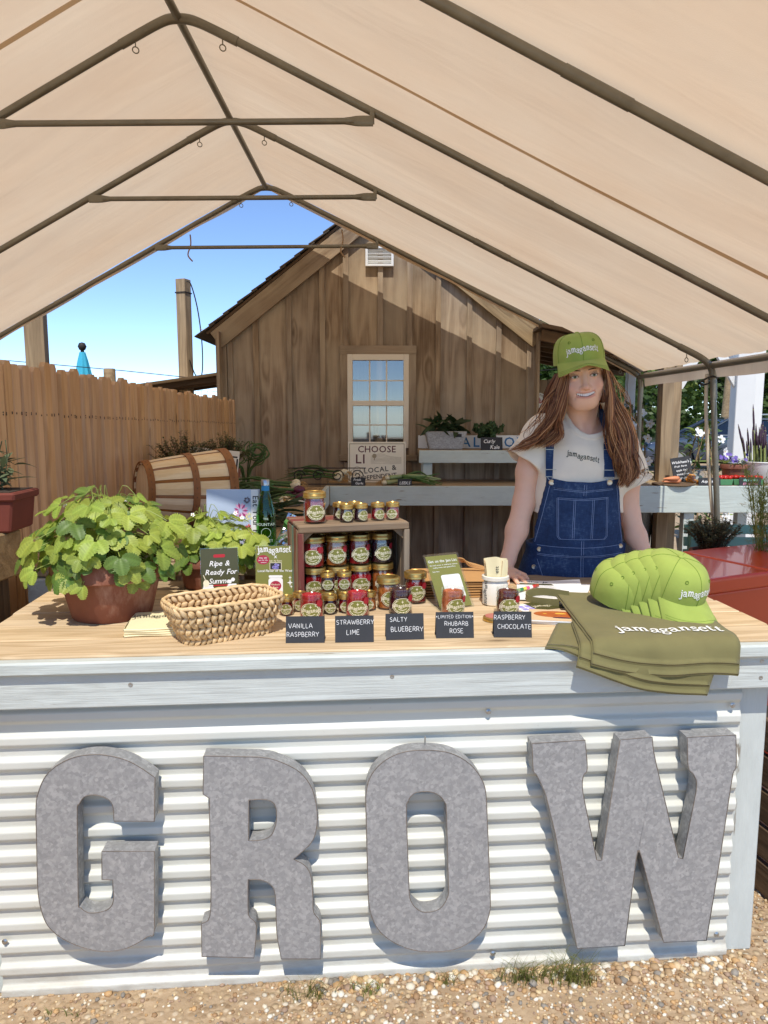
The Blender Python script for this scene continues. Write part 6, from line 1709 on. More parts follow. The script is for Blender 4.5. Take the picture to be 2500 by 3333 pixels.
# ------------------------------------------------------------------ the person behind the counter
PL = (.73, 2.76, -.008)
person = thing('person', 'smiling person in green cap, cream T-shirt and denim overalls behind the counter', 'person', PL)
HM = Matrix.Translation((-.031, -.088, 1.649)) @ rotm(0, R(-7), 0) @ rotm(0, 0, R(-6)) @ rotm(R(2), 0, 0)
HI = HM.inverted()
def to_head(P):
    return tuple(P[0] * HI[i][0] + P[1] * HI[i][1] + P[2] * HI[i][2] + HI[i][3] for i in range(3))
EYE = .0325
def smile_z(x): return -.0665 + 7.0 * x * x          # height of the mouth line across the face
def f_head(P):
    q = to_head(P)
    s = (np.abs(q[0]), q[1], q[2])
    d = v_ell(q, (0, .012, .040), (.074, .094, .096))
    d = smin(d, v_ell(q, (0, -.020, -.030), (.0690, .068, .083)), .03)
    d = smin(d, v_ell(q, (0, -.052, -.089), (.032, .030, .027)), .035)
    d = smin(d, v_cap(s, (.050, -.005, -.052), (.023, -.052, -.093), .016, .014), .03)
    d = smin(d, v_ell(s, (.040, -.058, -.036), (.024, .022, .021)), .022)            # cheeks lifted by the smile
    d = smin(d, v_cap(s, (.012, -.079, .021), (.046, -.066, .019), .011, .009), .018)  # brow
    d = smin(d, v_cap(q, (0, -.080, .012), (0, -.100, -.036), .0075, .0100), .012)     # nose
    d = smin(d, v_ell(q, (0, -.1015, -.0385), (.0118, .0112, .0098)), .008)
    d = smin(d, v_ell(s, (.0128, -.0905, -.0425), (.0072, .0088, .0068)), .006)
    d = smax(d, -v_ell(s, (.0072, -.0985, -.0485), (.0034, .0052, .0036)), .003)
    e = (EYE, -.0755, .0)
    d = smax(d, -v_ell(s, (EYE, -.096, -.001), (.019, .016, .0125)), .010)             # eye sockets
    lid = np.sqrt((s[0] - e[0]) ** 2 + (s[1] - e[1]) ** 2 + (s[2] - e[2]) ** 2) - .0142
    lid = smax(lid, -v_ell(s, (EYE, -.0905, -.0012), (.0134, .014, .0037)), .0012)
    d = smin(d, lid, .0035)
    # mouth: muzzle, lips and the opening
    d = smin(d, v_ell(q, (0, -.066, -.066), (.036, .024, .026)), .022)
    zz = q[2] - (7.0 * q[0] * q[0])
    w = (q[0], q[1] - 6.0 * q[0] * q[0], zz)
    lipu = v_ell(w, (0, -.0868, -.0578), (.034, .0072, .0040)); lipl = v_ell(w, (0, -.0866, -.0752), (.029, .0078, .0046))
    d = smin(smin(d, lipu, .006), lipl, .006)
    d = smax(d, -v_ell(w, (0, -.088, -.0655), (.0325, .020, .0060)), .002)
    d = smax(d, -v_cap(s, (.0205, -.0935, -.046), (.0385, -.078, -.074), .0012, .0012), .006)   # smile lines
    # ears
    d = smin(d, v_ell(s, (.074, .012, -.012), (.010, .018, .028)), .008)
    return d
def f_neck(P):
    d = v_cap(P, (.006, .018, 1.40), (-.022, -.048, 1.575), .054, .047)
    for sx, sz in ((-1, 1.470), (1, 1.432)):
        d = smin(d, v_cap(P, (0, .02, 1.50), (sx * .13, .01, sz - .012), .030, .034), .05)
        d = smin(d, v_cap(P, (.004 + sx * .012, -.060, 1.427), (sx * .12, -.030, sz - .012), .010, .010), .022)   # collar bones
    d = smin(d, v_cap(P, (-.055, -.05, 1.55), (.0, -.062, 1.432), .010, .008), .02)
    d = smin(d, v_cap(P, (.045, -.03, 1.55), (.012, -.062, 1.432), .010, .008), .02)
    return d
def f_torso(P):
    d = v_ell(P, (0, .0, 1.315), (.140, .088, .155))
    d = smin(d, v_cap(P, (-.145, .005, 1.452), (.145, .005, 1.412), .050, .050), .05)
    d = smin(d, v_ell(P, (0, .0, 1.13), (.122, .085, .15)), .06)
    d = smin(d, v_ell(P, (-.005, .01, .95), (.160, .108, .15)), .06)
    for sx in (-1, 1): d = smin(d, v_ell(P, (sx * .066, -.062, 1.285), (.060, .045, .060)), .04)
    return d
ARM = {-1: ([(-.168, .005, 1.440), (-.192, .0, 1.30), (-.207, -.010, 1.185), (-.236, -.040, 1.085), (-.272, -.078, .985)], [.050, .043, .039, .040, .026]),
       1: ([(.168, .005, 1.400), (.184, .006, 1.26), (.194, .0, 1.137), (.214, -.026, 1.06), (.243, -.066, .985)], [.050, .042, .037, .037, .025])}
def f_arms(P):
    d = None
    for sx, (pts, rs) in ARM.items():
        a = v_chain(P, pts, rs, .02)
        w = pts[-1]; px, py = w[0] + sx * .012, w[1] - .055
        a = smin(a, v_cap(P, w, (px, py + .02, .950), .025, .022), .02)
        a = smin(a, v_ell(P, (px, py - .010, .9425), (.040, .048, .0165)), .018)
        for k, (fx, L, sp) in enumerate(((-.030, .060, -.010), (-.0105, .071, -.004), (.010, .068, .004), (.029, .054, .011))):
            fx *= sx; sp *= sx
            kn = (px + fx, py - .052, .9425); m1 = (px + fx + sp, py - .052 - L * .5, .9400); m2 = (px + fx + sp * 1.8, py - .052 - L, .9305)
            a = smin(a, v_chain(P, [kn, m1, m2], [.0100, .0090, .0076], .004), .005)
        a = smin(a, v_chain(P, [(px - sx * .030, py + .012, .944), (px - sx * .058, py - .020, .938), (px - sx * .064, py - .048, .931)], [.014, .0105, .0085], .006), .010)
        d = a if d is None else np.minimum(d, a)
    return d
LEGS = [(s * .088, y_, z) for s in (-1, 1) for (y_, z) in ()]
def f_legs(P, e=0):
    d = None
    for sx in (-1, 1):
        a = v_chain(P, [(sx * .085, .012, .90), (sx * .092, .0, .50), (sx * .092, .022, .09)], [.088 + e, .056 + e, .038 + e * 1.3], .03)
        if not e: a = smin(a, v_cap(P, (sx * .092, .035, .042), (sx * .10, -.13, .034), .036, .034), .02)
        d = a if d is None else smin(d, a, .02)
    return d
def f_skin_top(P): return smin(smin(f_head(P), f_neck(P), .012), f_torso(P), .03)
def f_skin_low(P): return smin(smin(f_torso(P), f_arms(P), .03), smin(f_legs(P), f_neck(P), .02), .03)
V1, Q1 = surfnet(f_skin_top, (-.132, -.215, 1.385), (.118, .075, 1.79), .0023)
V2, Q2 = surfnet(f_skin_low, (-.36, -.30, -.02), (.36, .14, 1.50), .0050)
keep = ~((np.abs(V2[Q2][:, :, 0] + .007) < .118).all(1) & (V2[Q2][:, :, 2] > 1.395).all(1)); Q2 = Q2[keep]
V = np.concatenate([V1, V2]); Q = np.concatenate([Q1, Q2 + len(V1)])
SK = np.array(hexc('edc0a4'))
C = np.ones((len(V), 4)); C[:, :3] = SK
hp = np.stack(to_head((V[:, 0], V[:, 1], V[:, 2])), 1); ah = np.abs(hp[:, 0])
def blend(mask, col): C[:, :3] = C[:, :3] * (1 - mask[:, None]) + np.array(col) * mask[:, None]
onhead = hp[:, 2] > -.13
zl = hp[:, 2] - 7 * hp[:, 0] ** 2
g_ = lambda d, s: np.exp(-(d / s) ** 2)
blend(.40 * onhead * g_(np.hypot(ah - .043, hp[:, 2] + .034), .020), hexc('c8735a'))
blend(.30 * onhead * g_(np.hypot(hp[:, 0], hp[:, 2] + .04), .013) * (hp[:, 1] < -.09), hexc('c8735a'))
lips = onhead * (hp[:, 1] < -.066) * np.maximum(g_(zl + .0588, .0028), g_(zl + .0748, .0040)) * np.clip((.036 - ah) / .006, 0, 1)
blend(.75 * lips, hexc('bf6f66'))
blend(1.0 * onhead * (hp[:, 1] > -.0740) * (np.abs(zl + .0655) < .006) * (ah < .030) * (hp[:, 1] < -.05), hexc('4a1a18'))
lidz = onhead * (hp[:, 1] < -.078) * (ah > EYE - .0155) * (ah < EYE + .0165)
blend(.85 * lidz * g_(hp[:, 2] - (.0034 - 20 * (ah - EYE) ** 2), .0021), hexc('2b1a14'))
blend(.55 * lidz * g_(hp[:, 2] - (-.0054 + 18 * (ah - EYE) ** 2), .0014), hexc('4a2c22'))
blend(.22 * lidz * g_(hp[:, 2] - .0085, .004), hexc('8a4f3c'))
def skin_mat():
    t = NT('skin'); co = t.objco()
    col = t.n('VertexColor', layer_name='Col').outputs[0]
    col = t.mix(t.map(t.noise(co, 60, 4, .6), .3, .7, 0, .12), col, scl(tuple(SK), .72))
    t.pbsdf(Base_Color=col, Roughness=.48, Specular_IOR_Level=.4, Subsurface_Weight=.12, Subsurface_Radius=(.012, .005, .003), Subsurface_Scale=.6, Normal=t.bump(t.noise(co, 700, 2), .03, .001)); return t.mat
link('body', np_mesh('body', V, Q, skin_mat(), C), person)
# eyes, brows, teeth
M_EYEW = plain('eye_white', (.72, .70, .68), .15, var=.02); M_IRIS = plain('iris', hexc('55603f'), .1, var=.3, scale=300); M_PUPIL = plain('pupil', (.005, .005, .005), .05)
M_TEETH = plain('teeth', (.83, .80, .74), .2, var=.02); M_BROW = plain('brow_hair', hexc('3e2519'), .8, var=.2)
for sx in (-1, 1):
    b = MB(); Mx = HM @ Matrix.Translation((sx * EYE, -.0755, 0)) @ rotm(R(88), 0, R(3))
    b.lathe([(.0124 * math.sin(q), .0124 * math.cos(q)) for q in [PI * k / 14 for k in range(0, 15)][::-1]], 20, M=Mx)
    e = b.obj('eyeball', M_EYEW, person, smooth='all')
    b = MB(); b.lathe([(.0058, .01105), (.0048, .01165), (.0030, .01215), (.0026, .0123)], 20, M=Mx, close=True); b.obj('iris', M_IRIS, e, smooth='all')
    b = MB(); b.lathe([(.0028, .01232), (0, .01265)], 14, M=Mx, close=True); b.obj('pupil', M_PUPIL, e, smooth='all')
    b = MB(); P = [HM @ Vector((sx * x, y_, z)) for x, y_, z in ((.013, -.0925, .0180), (.024, -.0900, .0205), (.036, -.0835, .0215), (.048, -.073, .0180))]
    b.tube(smooth_path(P, 4), [.0010 + .0010 * math.sin(PI * k / 12) for k in range(13)], 6); b.obj('eyebrow', M_BROW, person, smooth='all')
    b = MB()
    for k in range(13):
        u = k / 12; x = EYE - .013 + .0265 * u; z = .0042 - 22 * (x - EYE) ** 2; y_ = -.0755 - math.sqrt(max(0, .0146 ** 2 - (x - EYE) ** 2 - z * z))
        p = Vector((sx * x, y_, z)); q = p + Vector((sx * .0035 * (u - .2), -.0045, .0028)); b.tube([HM @ p, HM @ ((p + q) / 2 + Vector((0, -.0006, -.0004))), HM @ q], [.00055, .0004, .0001], 4)
    b.obj('eyelashes', M_BROW, person)
for k in range(10):
    u = (k - 4.5); x = u * .0059; wd = .0055 if abs(u) > 1 else .0062
    hh = .0130 - .0006 * abs(u) ** 1.3; zc = smile_z(x) + .0022
    b = MB(); b.box((0, 0, 0), (wd, .004, max(.004, hh))); o = b.obj('tooth', M_TEETH, person, bevel=.0011, seg=2)
    o.matrix_basis = HM @ Matrix.Translation((x, -.0862 + 6.5 * x * x, zc + .0006)) @ rotm(0, R(-u * 2.2) * -1, R(u * 5))

# ---- T-shirt
SLV = {-1: ((-.140, .004, 1.447), (-.210, -.012, 1.338), .062, .075), 1: ((.142, .006, 1.407), (.208, -.008, 1.255), .062, .068)}
def wrinkle(P, a=.0022):
    return a * (np.sin(34 * P[0] + 26 * P[2] + 2 * np.sin(17 * P[2])) * np.sin(21 * P[2] - 9 * P[0]) + .7 * np.sin(58 * P[2] + 31 * P[0] * np.sign(P[0]) + 3 * np.sin(14 * P[0])))
def f_shirtsolid(P):
    d = smin(f_torso(P), v_loft(P, [1.10, 1.17, 1.30, 1.40, 1.46, 1.50], [.168, .163, .158, .155, .13, .09], [.118, .112, .112, .10, .08, .05], [-.005] * 6, [-.004, -.004, -.006, .0, .004, .008]) + .004, .03) - .008
    d = smax(d, P[2] - 1.60, .01)
    for sx, (a, c, r1, r2) in SLV.items():
        s = v_cap(P, a, c, r1, r2)
        L = math.dist(a, c); n = [(c[i] - a[i]) / L for i in range(3)]
        pl = sum((P[i] - c[i]) * n[i] for i in range(3))
        s = smax(s, pl, .004)
        hol = np.maximum(v_cap(P, a, (c[0] + n[0] * .1, c[1] + n[1] * .1, c[2] + n[2] * .1), r1 - .006, r2 + .001), -(pl + .045))
        s = smax(s, -hol, .003)
        d = smin(d, s, .030)
        d = smax(d, -np.maximum(hol, -(pl + .03)), .003)
    return d + wrinkle(P)
def f_neckhole(P): return v_ell(P, (.016, -.035, 1.497), (.068, .078, .074))
def f_shirt(P):
    d = f_shirtsolid(P); nh = f_neckhole(P)
    col = smax(np.abs(d) - .0042, np.abs(nh - .009) - .009, .002)
    d = smax(d, -nh, .002)
    d = np.minimum(d, col)
    return smax(smax(d, 1.150 + .012 * np.sin(20 * P[0]) - P[2], .004), -v_ell(P, (0, 0, 1.145), (.150, .097, .06)), .003)
V, Q = surfnet(f_shirt, (-.31, -.17, 1.10), (.31, .15, 1.56), .0036)
def cloth_mat(name, c, scale=900):
    t = NT(name); co = t.objco()
    w = t.n('TexWave', {'Vector': co, 'Scale': scale / 6, 'Distortion': .4}).outputs[1]
    n = t.noise(co, 9, 5, .6)
    col = t.mix(t.map(n, .3, .7), scl(c, .94), scl(c, 1.04))
    t.pbsdf(Base_Color=col, Roughness=.9, Specular_IOR_Level=.2, Sheen_Weight=.15, Normal=t.bump(t.math('ADD', w, t.math('MULTIPLY', t.noise(co, 26, 4), 3)), .12, .003)); return t.mat
shirt = link('t_shirt', np_mesh('t_shirt', V, Q, cloth_mat('cream_jersey', hexc('efe6d2'))), person)
def front_y(fn, xs, zs, y0=-.24, eps=.0):
    """march from the front to the surface"""
    x = np.array(xs, f32); z = np.array(zs, f32); y_ = np.full(len(x), y0, f32)
    for _ in range(40):
        d = fn((x, y_, z)); y_ = y_ + np.clip(d, -.002, .02) * .8
        if np.abs(d).max() < .0004: break
    return y_ - eps
def on_front(fn, xz, eps=.0008):
    ys = front_y(fn, [p[0] for p in xz], [p[1] for p in xz], eps=eps); return [(p[0], float(y_), p[1]) for p, y_ in zip(xz, ys)]
vf = text2d('jamagansett', .0122, 'mark', .06, lambda i: (wob(i)[0] * 1.6 - .21 * i, wob(i)[1] - .16), .03)
b = MB(); P2 = [(a * 1.0 - .018, c + .0 + 1.398) for a, c, z in vf[0]]; cz = sum(p[1] for p in P2) / len(P2); P2 = [(p[0], p[1] - cz + 1.362) for p in P2]
b.add(on_front(f_shirt, P2, .0012), vf[1]); b.obj('shirt_lettering', plain('dark_green_thread', hexc('2c3324'), .8), person)

# ---- overalls
def f_over(P):
    low = v_loft(P, [.78, .86, .93, 1.00, 1.03, 1.10], [.205, .205, .199, .181, .176, .176], [.135, .135, .132, .126, .124, .124], [-.006] * 6, [.002] * 6) - .004
    low = smax(low, P[2] - (1.028 + .02 * np.clip((P[1]) / .1, -1, 1) * 0), .006)
    low = smax(low, .80 - P[2], .03)
    low = smin(low, smax(f_legs(P, .028), .10 - P[2], .01), .04)
    low = low + .0022 * np.sin(40 * P[2] + 18 * np.abs(P[0])) * np.sin(13 * P[0] + 9 * P[2])
    hw = np.interp(P[2], [1.02, 1.114, 1.20, 1.275], [.166, .155, .141, .128]).astype(f32)
    sh_ = v_loft(P, [1.0, 1.10, 1.20, 1.30], [.178, .172, .168, .166], [.127, .127, .130, .134], [-.006] * 4, [.0, -.001, -.004, -.007])
    bib = smax(np.abs(sh_) - .0038, np.abs(P[0] + .012) - hw, .003)
    bib = smax(bib, P[2] - (1.272 + .9 * (P[0] + .012) ** 2), .003); bib = smax(bib, 1.0 - P[2], .003); bib = smax(bib, P[1] - .01, .003)
    band = smax(np.abs(sh_ + .0) - .0062, np.abs(P[0] + .012) - hw - .0008, .002); band = smax(band, np.abs(P[2] - 1.258 - .9 * (P[0] + .012) ** 2) - .0155, .002); band = smax(band, P[1] - .01, .003)
    wb_ = smax(np.abs(v_loft(P, [.9, 1.03, 1.1], [.188, .1785, .1785], [.130, .1275, .1275], [-.006] * 3, [.002] * 3)) - .0055, np.abs(P[2] - 1.020) - .018, .002)
    d = np.minimum(smin(low, bib, .004), np.minimum(band, wb_))
    return d + .0009 * np.sin(70 * P[0] + 30 * P[2]) * np.sin(55 * P[2])
V, Q = surfnet(f_over, (-.24, -.18, .06), (.23, .19, 1.31), .0042)
def denim_mat():
    t = NT('blue_denim'); co = t.objco()
    n1 = t.noise(co, 14, 5, .65); n2 = t.noise(t.vmath('MULTIPLY', co, (70, 70, 260)), 1, 4, .7)
    slub = t.noise(t.vmath('MULTIPLY', t.vmath('ADD', co, (3, 1, 0)), (150, 60, 60)), 1.0, 3, .6)
    f = t.math('ADD', t.math('MULTIPLY', n1, .45), t.math('ADD', t.math('MULTIPLY', n2, .35), t.math('MULTIPLY', slub, .25)))
    col = t.ramp(f, [(.32, hexc('1b2945')), (.56, hexc('2d4369')), (.80, hexc('67809f'))])
    t.pbsdf(Base_Color=col, Roughness=.85, Specular_IOR_Level=.2, Normal=t.bump(t.math('ADD', n2, t.math('MULTIPLY', t.noise(co, 30, 4), 1.5)), .25, .003)); return t.mat
M_DENIM = denim_mat(); M_STITCH = plain('pale_stitching', hexc('7f95bb'), .8, var=.2, scale=120); M_BRASS = metal('brass_button', hexc('d9c9ac'), .35, .6, .1)
over = link('overalls', np_mesh('overalls', V, Q, M_DENIM), person)
def seam(xz, w=.0016, nm='stitch_line', eps=.0008):
    pts = smooth2(xz, 1) if False else xz
    dense = []
    for a, c in zip(pts[:-1], pts[1:]):
        n = max(2, int(math.dist(a, c) / .012)); dense += [(lerp(a[0], c[0], k / n), lerp(a[1], c[1], k / n)) for k in range(n)]
    dense.append(pts[-1]); v_, f_ = strip(dense, w)
    b = MB(); b.add(on_front(f_over, v_, eps), f_); return b.obj(nm, M_STITCH, over)
# bib pocket: a proud panel with stitched seams
pk = [(-.112, 1.222), (.077, 1.226), (.082, 1.075), (.074, 1.063), (-.100, 1.061), (-.108, 1.072)]
def pk_in(u, v):
    z = lerp(1.062, 1.223 + .003 * (u * 2 - 1) - .004 * math.sin(PI * u), v); xl = lerp(-.108, -.112, v); xr = lerp(.082, .077, v)
    r = .014 * max(0, 1 - v / .08) ** 2
    return (lerp(xl + r, xr - r, u), z)
G = [pk_in(i / 16, j / 12) for j in range(13) for i in range(17)]
S_ = on_front(f_over, G, .0032); b = MB(); B_ = on_front(f_over, G, -.001)
fs = [(j * 17 + i, j * 17 + i + 1, (j + 1) * 17 + i + 1, (j + 1) * 17 + i) for j in range(12) for i in range(16)]
b.add(S_, fs); edge = [i for i in range(17)] + [j * 17 + 16 for j in range(1, 13)] + [12 * 17 + i for i in range(15, -1, -1)] + [j * 17 for j in range(11, 0, -1)]
o_ = len(b.v); b.add(S_ + B_, [(edge[k], edge[(k + 1) % len(edge)], edge[(k + 1) % len(edge)] + 221, edge[k] + 221) for k in range(len(edge))])
pocket = b.obj('bib_pocket', M_DENIM, over, smooth=True)
for dx in (.0, .0052): seam([(-.108 + dx, 1.216), (-.103 + dx, 1.075), (-.096 + dx, 1.066), (.068 - dx, 1.067), (.077 - dx, 1.078), (.072 - dx, 1.220)], .0013, eps=.0042)
for z in (1.2165, 1.2115): seam([(-.106, z), (-.02, z - .003), (.070, z + .003)], .0013, eps=.0042)
for x in (-.052, -.046, .014, .020): seam([(x, 1.212), (x, 1.070)], .0014, eps=.0042)
seam([(-.118, 1.246), (-.02, 1.238), (.092, 1.246)], .0014); seam([(-.118, 1.251), (-.02, 1.243), (.092, 1.251)], .0012)
seam([(-.131, 1.262), (-.158, 1.11), (-.171, 1.045)], .0014); seam([(.107, 1.262), (.134, 1.11), (.148, 1.045)], .0014)
seam([(-.018, 1.278), (-.018, 1.225)], .0016); seam([(-.010, 1.278), (-.010, 1.225)], .0012); seam([(-.018, 1.060), (-.016, .83)], .0016); seam([(-.010, 1.060), (-.008, .83)], .0012)
for z in (1.037, 1.006, 1.001): seam([(-.165, z), (-.01, z - .002), (.150, z + .004)], .0013)
seam([(-.165, .985), (-.150, .93), (-.135, .86)], .0014); seam([(.15, .985), (.14, .93), (.125, .86)], .0014)
def disc_on(fn, x, z, r, th, m, nm, par):
    y_ = front_y(fn, [x], [z])[0]; b = MB(); b.lathe([(0, 0), (r, 0), (r, th * .6), (r * .85, th), (r * .45, th * .75), (0, th * .8)], 20, M=TM((x, float(y_) + .001, z), R(90), 0, 0)); return b.obj(nm, m, par, smooth=True)
for x, z in ((-.127, 1.277), (.074, 1.279)): disc_on(f_over, x, z - .006, .0105, .006, M_BRASS, 'bib_button', over)
for x, z in ((-.158, 1.022), (.138, 1.035), (-.176, .955)): disc_on(f_over, x, z, .0085, .005, M_BRASS, 'side_button', over)
# straps over the shoulders with buckles
for sx, x0, x1 in ((-1, -.127, -.112), (1, .074, .098)):
    path = []
    zc = 1.30
    for k in range(26):
        if k < 9:
            z = lerp(1.288, 1.415, k / 8); x = lerp(x0, x0 + .2 * (x1 - x0), k / 8); path.append(Vector((x, float(front_y(f_shirtsolid, [x], [z], eps=.0035)[0]), z)))
        else:
            q = R(lerp(132, -35, (k - 9) / 16)); x = lerp(x0 + .25 * (x1 - x0), x1 * .8, (k - 9) / 16)
            dy, dz = -math.cos(PI - q) * -1, math.sin(q)
            dy = math.cos(q); 
            t_ = .30
            for _ in range(60):
                d = float(f_shirtsolid(pt(x, .0 + dy * t_, 1.36 + dz * t_))[0])
                t_ -= max(-.002, min(.02, d)) * .8
                if abs(d) < .0005: break
            path.append(Vector((x, dy * (t_ + .0035), 1.36 + dz * (t_ + .0035))))
    w = .019; b = MB(); vs = []
    for i, p in enumerate(path):
        a = path[max(0, i - 1)]; c = path[min(len(path) - 1, i + 1)]; t_ = (c - a).normalized()
        s = Vector((1, 0, 0)); s = (s - t_ * s.dot(t_)).normalized(); n_ = s.cross(t_)
        if n_.dot(p - Vector((p.x, 0, 1.33))) < 0: n_ = -n_
        vs += [p - s * w + n_ * .001, p + s * w + n_ * .001, p + s * w - n_ * .003, p - s * w - n_ * .003]
    b.add(vs, [(i * 4 + k, i * 4 + (k + 1) % 4, i * 4 + 4 + (k + 1) % 4, i * 4 + 4 + k) for i in range(len(path) - 1) for k in range(4)] + [(3, 2, 1, 0)])
    st = b.obj('shoulder_strap', M_DENIM, person, smooth=True)
    for k, nm, hh in ((1, 'buckle', .013), (7, 'slider', .011)):
        p = path[k]; b = MB(); y_ = p.y - .004
        loop = [(p.x - .022, y_, p.z - hh), (p.x + .022, y_, p.z - hh), (p.x + .022, y_, p.z + hh), (p.x - .022, y_, p.z + hh)]
        for i in range(4): b.tube([loop[i], loop[(i + 1) % 4]], .0013, 6)
        if k == 1:
            b.tube(smooth_path([(p.x - .014, y_, p.z - hh), (p.x - .011, y_ - .002, p.z - hh - .008), (p.x - .004, y_ - .003, p.z - hh - .011)], 3), .0012, 6)
            b.tube(smooth_path([(p.x + .014, y_, p.z - hh), (p.x + .011, y_ - .002, p.z - hh - .008), (p.x + .004, y_ - .003, p.z - hh - .011)], 3), .0012, 6)
        b.obj(nm, M_STEEL, st, smooth=True)
for sx in (-1, 1):
    b = MB(); b.grid(lambda u, v: (sx * .092 + .047 * math.sin(2 * PI * u) * (1 - .3 * v), -.045 + (.125 - .02 * v) * -math.cos(2 * PI * u) * .95 + .02, .0 + .075 * v ** .8), 24, 5, closed_u=True); b.obj('shoe', M_DARKWOOD, person, smooth='all')

# ------------------------------------------------------------------ baseball cap (worn and stacked)
def cap_mat(name, c):
    t = NT(name); co = t.objco()
    tw = t.noise(t.vmath('MULTIPLY', co, (500, 500, 500)), 1, 2)
    col = t.mix(t.map(t.noise(co, 18, 4), .3, .7), scl(c, .92), scl(c, 1.06))
    t.pbsdf(Base_Color=col, Roughness=.85, Specular_IOR_Level=.2, Sheen_Weight=.1, Normal=t.bump(tw, .12, .002)); return t.mat
M_CAP = cap_mat('green_twill', hexc('9aab52')); M_CAPSEAM = plain('cap_seam', hexc('6f8a2c'), .9); M_EMB = plain('white_thread', (.86, .86, .82), .7, var=.04, bump=.2, scale=400)
CW_, CD_, CHH = .089, .104, .104
def crown(a, z):
    """a = 0 faces -Y; z height above the band"""
    s = min(1, max(0, z / CHH)); t_ = math.asin(s) / (PI / 2)
    f = (1 - t_ ** 2.5) ** .62 if t_ < 1 else 0
    fr = math.cos(a)
    f = f * (1 + .035 * max(0, fr) * math.sin(PI * min(1, s * 1.1)))
    return (CW_ * f * math.sin(a), -CD_ * f * math.cos(a), z)
def cap_parts(parent, M, letters=True, crush=0.0, ragged=0):
    def cr(a, z):
        p = Vector(crown(a, z))
        if crush: p.z *= 1 - crush * .35 * (1 - math.cos(a)) / 2; p.y *= 1 - crush * .25 * max(0, -math.cos(a)); p += Vector((.006 * mnoise.noise(p * 30 + Vector((ragged, 0, 0))), .006 * mnoise.noise(p * 26 + Vector((0, ragged, 5))), .006 * mnoise.noise(p * 22))) * crush * 2
        return p
    sub = parent
    b = MB(); zs_ = [CHH * math.sin(PI / 2 * k / 15) for k in range(16)]
    b.grid(lambda u, v: cr(u * 2 * PI, zs_[int(round(v * 15))]), 56, 16, closed_u=True)
    o = b.obj('crown', M_CAP, sub, smooth='all', merge=True); o.matrix_basis = M
    b = MB(); b.grid(lambda u, v: cr(u * 2 * PI, zs_[int(round(v * 15))]) * .975, 40, 16, closed_u=True); i_ = b.obj('lining', M_CAPSEAM, sub, smooth='all', merge=True); i_.matrix_basis = M
    def brim(u, v, dz=0.0):
        a = lerp(-1.16, 1.16, u); c0 = Vector(crown(a, .004))
        ext = .074 * math.cos(a * .98) ** .55 if abs(a) < 1.5 else 0
        x = c0.x * (1 + .06 * v); y_ = c0.y - ext * v
        z = .007 - .014 * v - .24 * v * abs(x) ** 1.25 * 2.8 + dz
        return (x, y_, z - .0)
    b = MB(); b.grid(lambda u, v: brim(u, v, .0015), 28, 8); n0 = len(b.v); b.grid(lambda u, v: brim(1 - u, v, -.0015), 28, 8)
    b.grid(lambda u, v: brim(u, 1, lerp(-.0015, .0015, v)), 28, 2); o = b.obj('brim', M_CAP, sub, smooth=True, merge=True); o.matrix_basis = M
    for k in range(3):
        b = MB(); b.tube([Vector(brim(i / 27, .96 - .11 * k, .0018)) for i in range(1, 27)], .0005, 4, False); s_ = b.obj('brim_stitch', M_CAPSEAM, o)
    for k in range(6):
        a = k * PI / 3; b = MB(); b.tube([cr(a, CHH * math.sin(PI / 2 * j / 14)) * 1.004 for j in range(15)], .0008, 5, False); s_ = b.obj('panel_seam', M_CAPSEAM, sub, smooth='all'); s_.matrix_basis = M
        a += PI / 6; c = cr(a, CHH * .70); d = (cr(a, CHH * .70) - Vector((0, 0, CHH * .25))).normalized(); q = d.orthogonal().normalized(); w = d.cross(q)
        b = MB(); b.tube([c + d * .0006 + (q * math.cos(e) + w * math.sin(e)) * .0042 for e in [2 * PI * j / 12 for j in range(14)]], .0011, 5, False); s_ = b.obj('eyelet', M_CAPSEAM, sub, smooth='all'); s_.matrix_basis = M
    b = MB(); b.lathe([(.0095, 0), (.0088, .003), (.005, .0055), (0, .006)], 16, M=Matrix.Translation(cr(0, CHH) - Vector((0, 0, .001)))); s_ = b.obj('button', M_CAP, sub, smooth='all'); s_.matrix_basis = M
    if letters:
        vf = wordmark(.0134, .05, .55, .06); b = MB()
        pts = []
        for a_, c_, z_ in vf[0]:
            z = .040 + c_; rr = math.hypot(*crown(0, z)[:2]); p = Vector(cr(a_ / rr * 1.08, z)); n_ = Vector((p.x, p.y, .015)).normalized(); pts.append(p + n_ * (.0013 + z_))
        b.add(pts, vf[1]); s_ = b.obj('embroidery', M_EMB, sub); s_.matrix_basis = M
cap_o = link('cap', None, person)
cap_parts(cap_o, HM @ TM((0, .008, .046), R(1), 0, 0) @ Matrix.Diagonal((1.0, 1.0, 1.0, 1)))

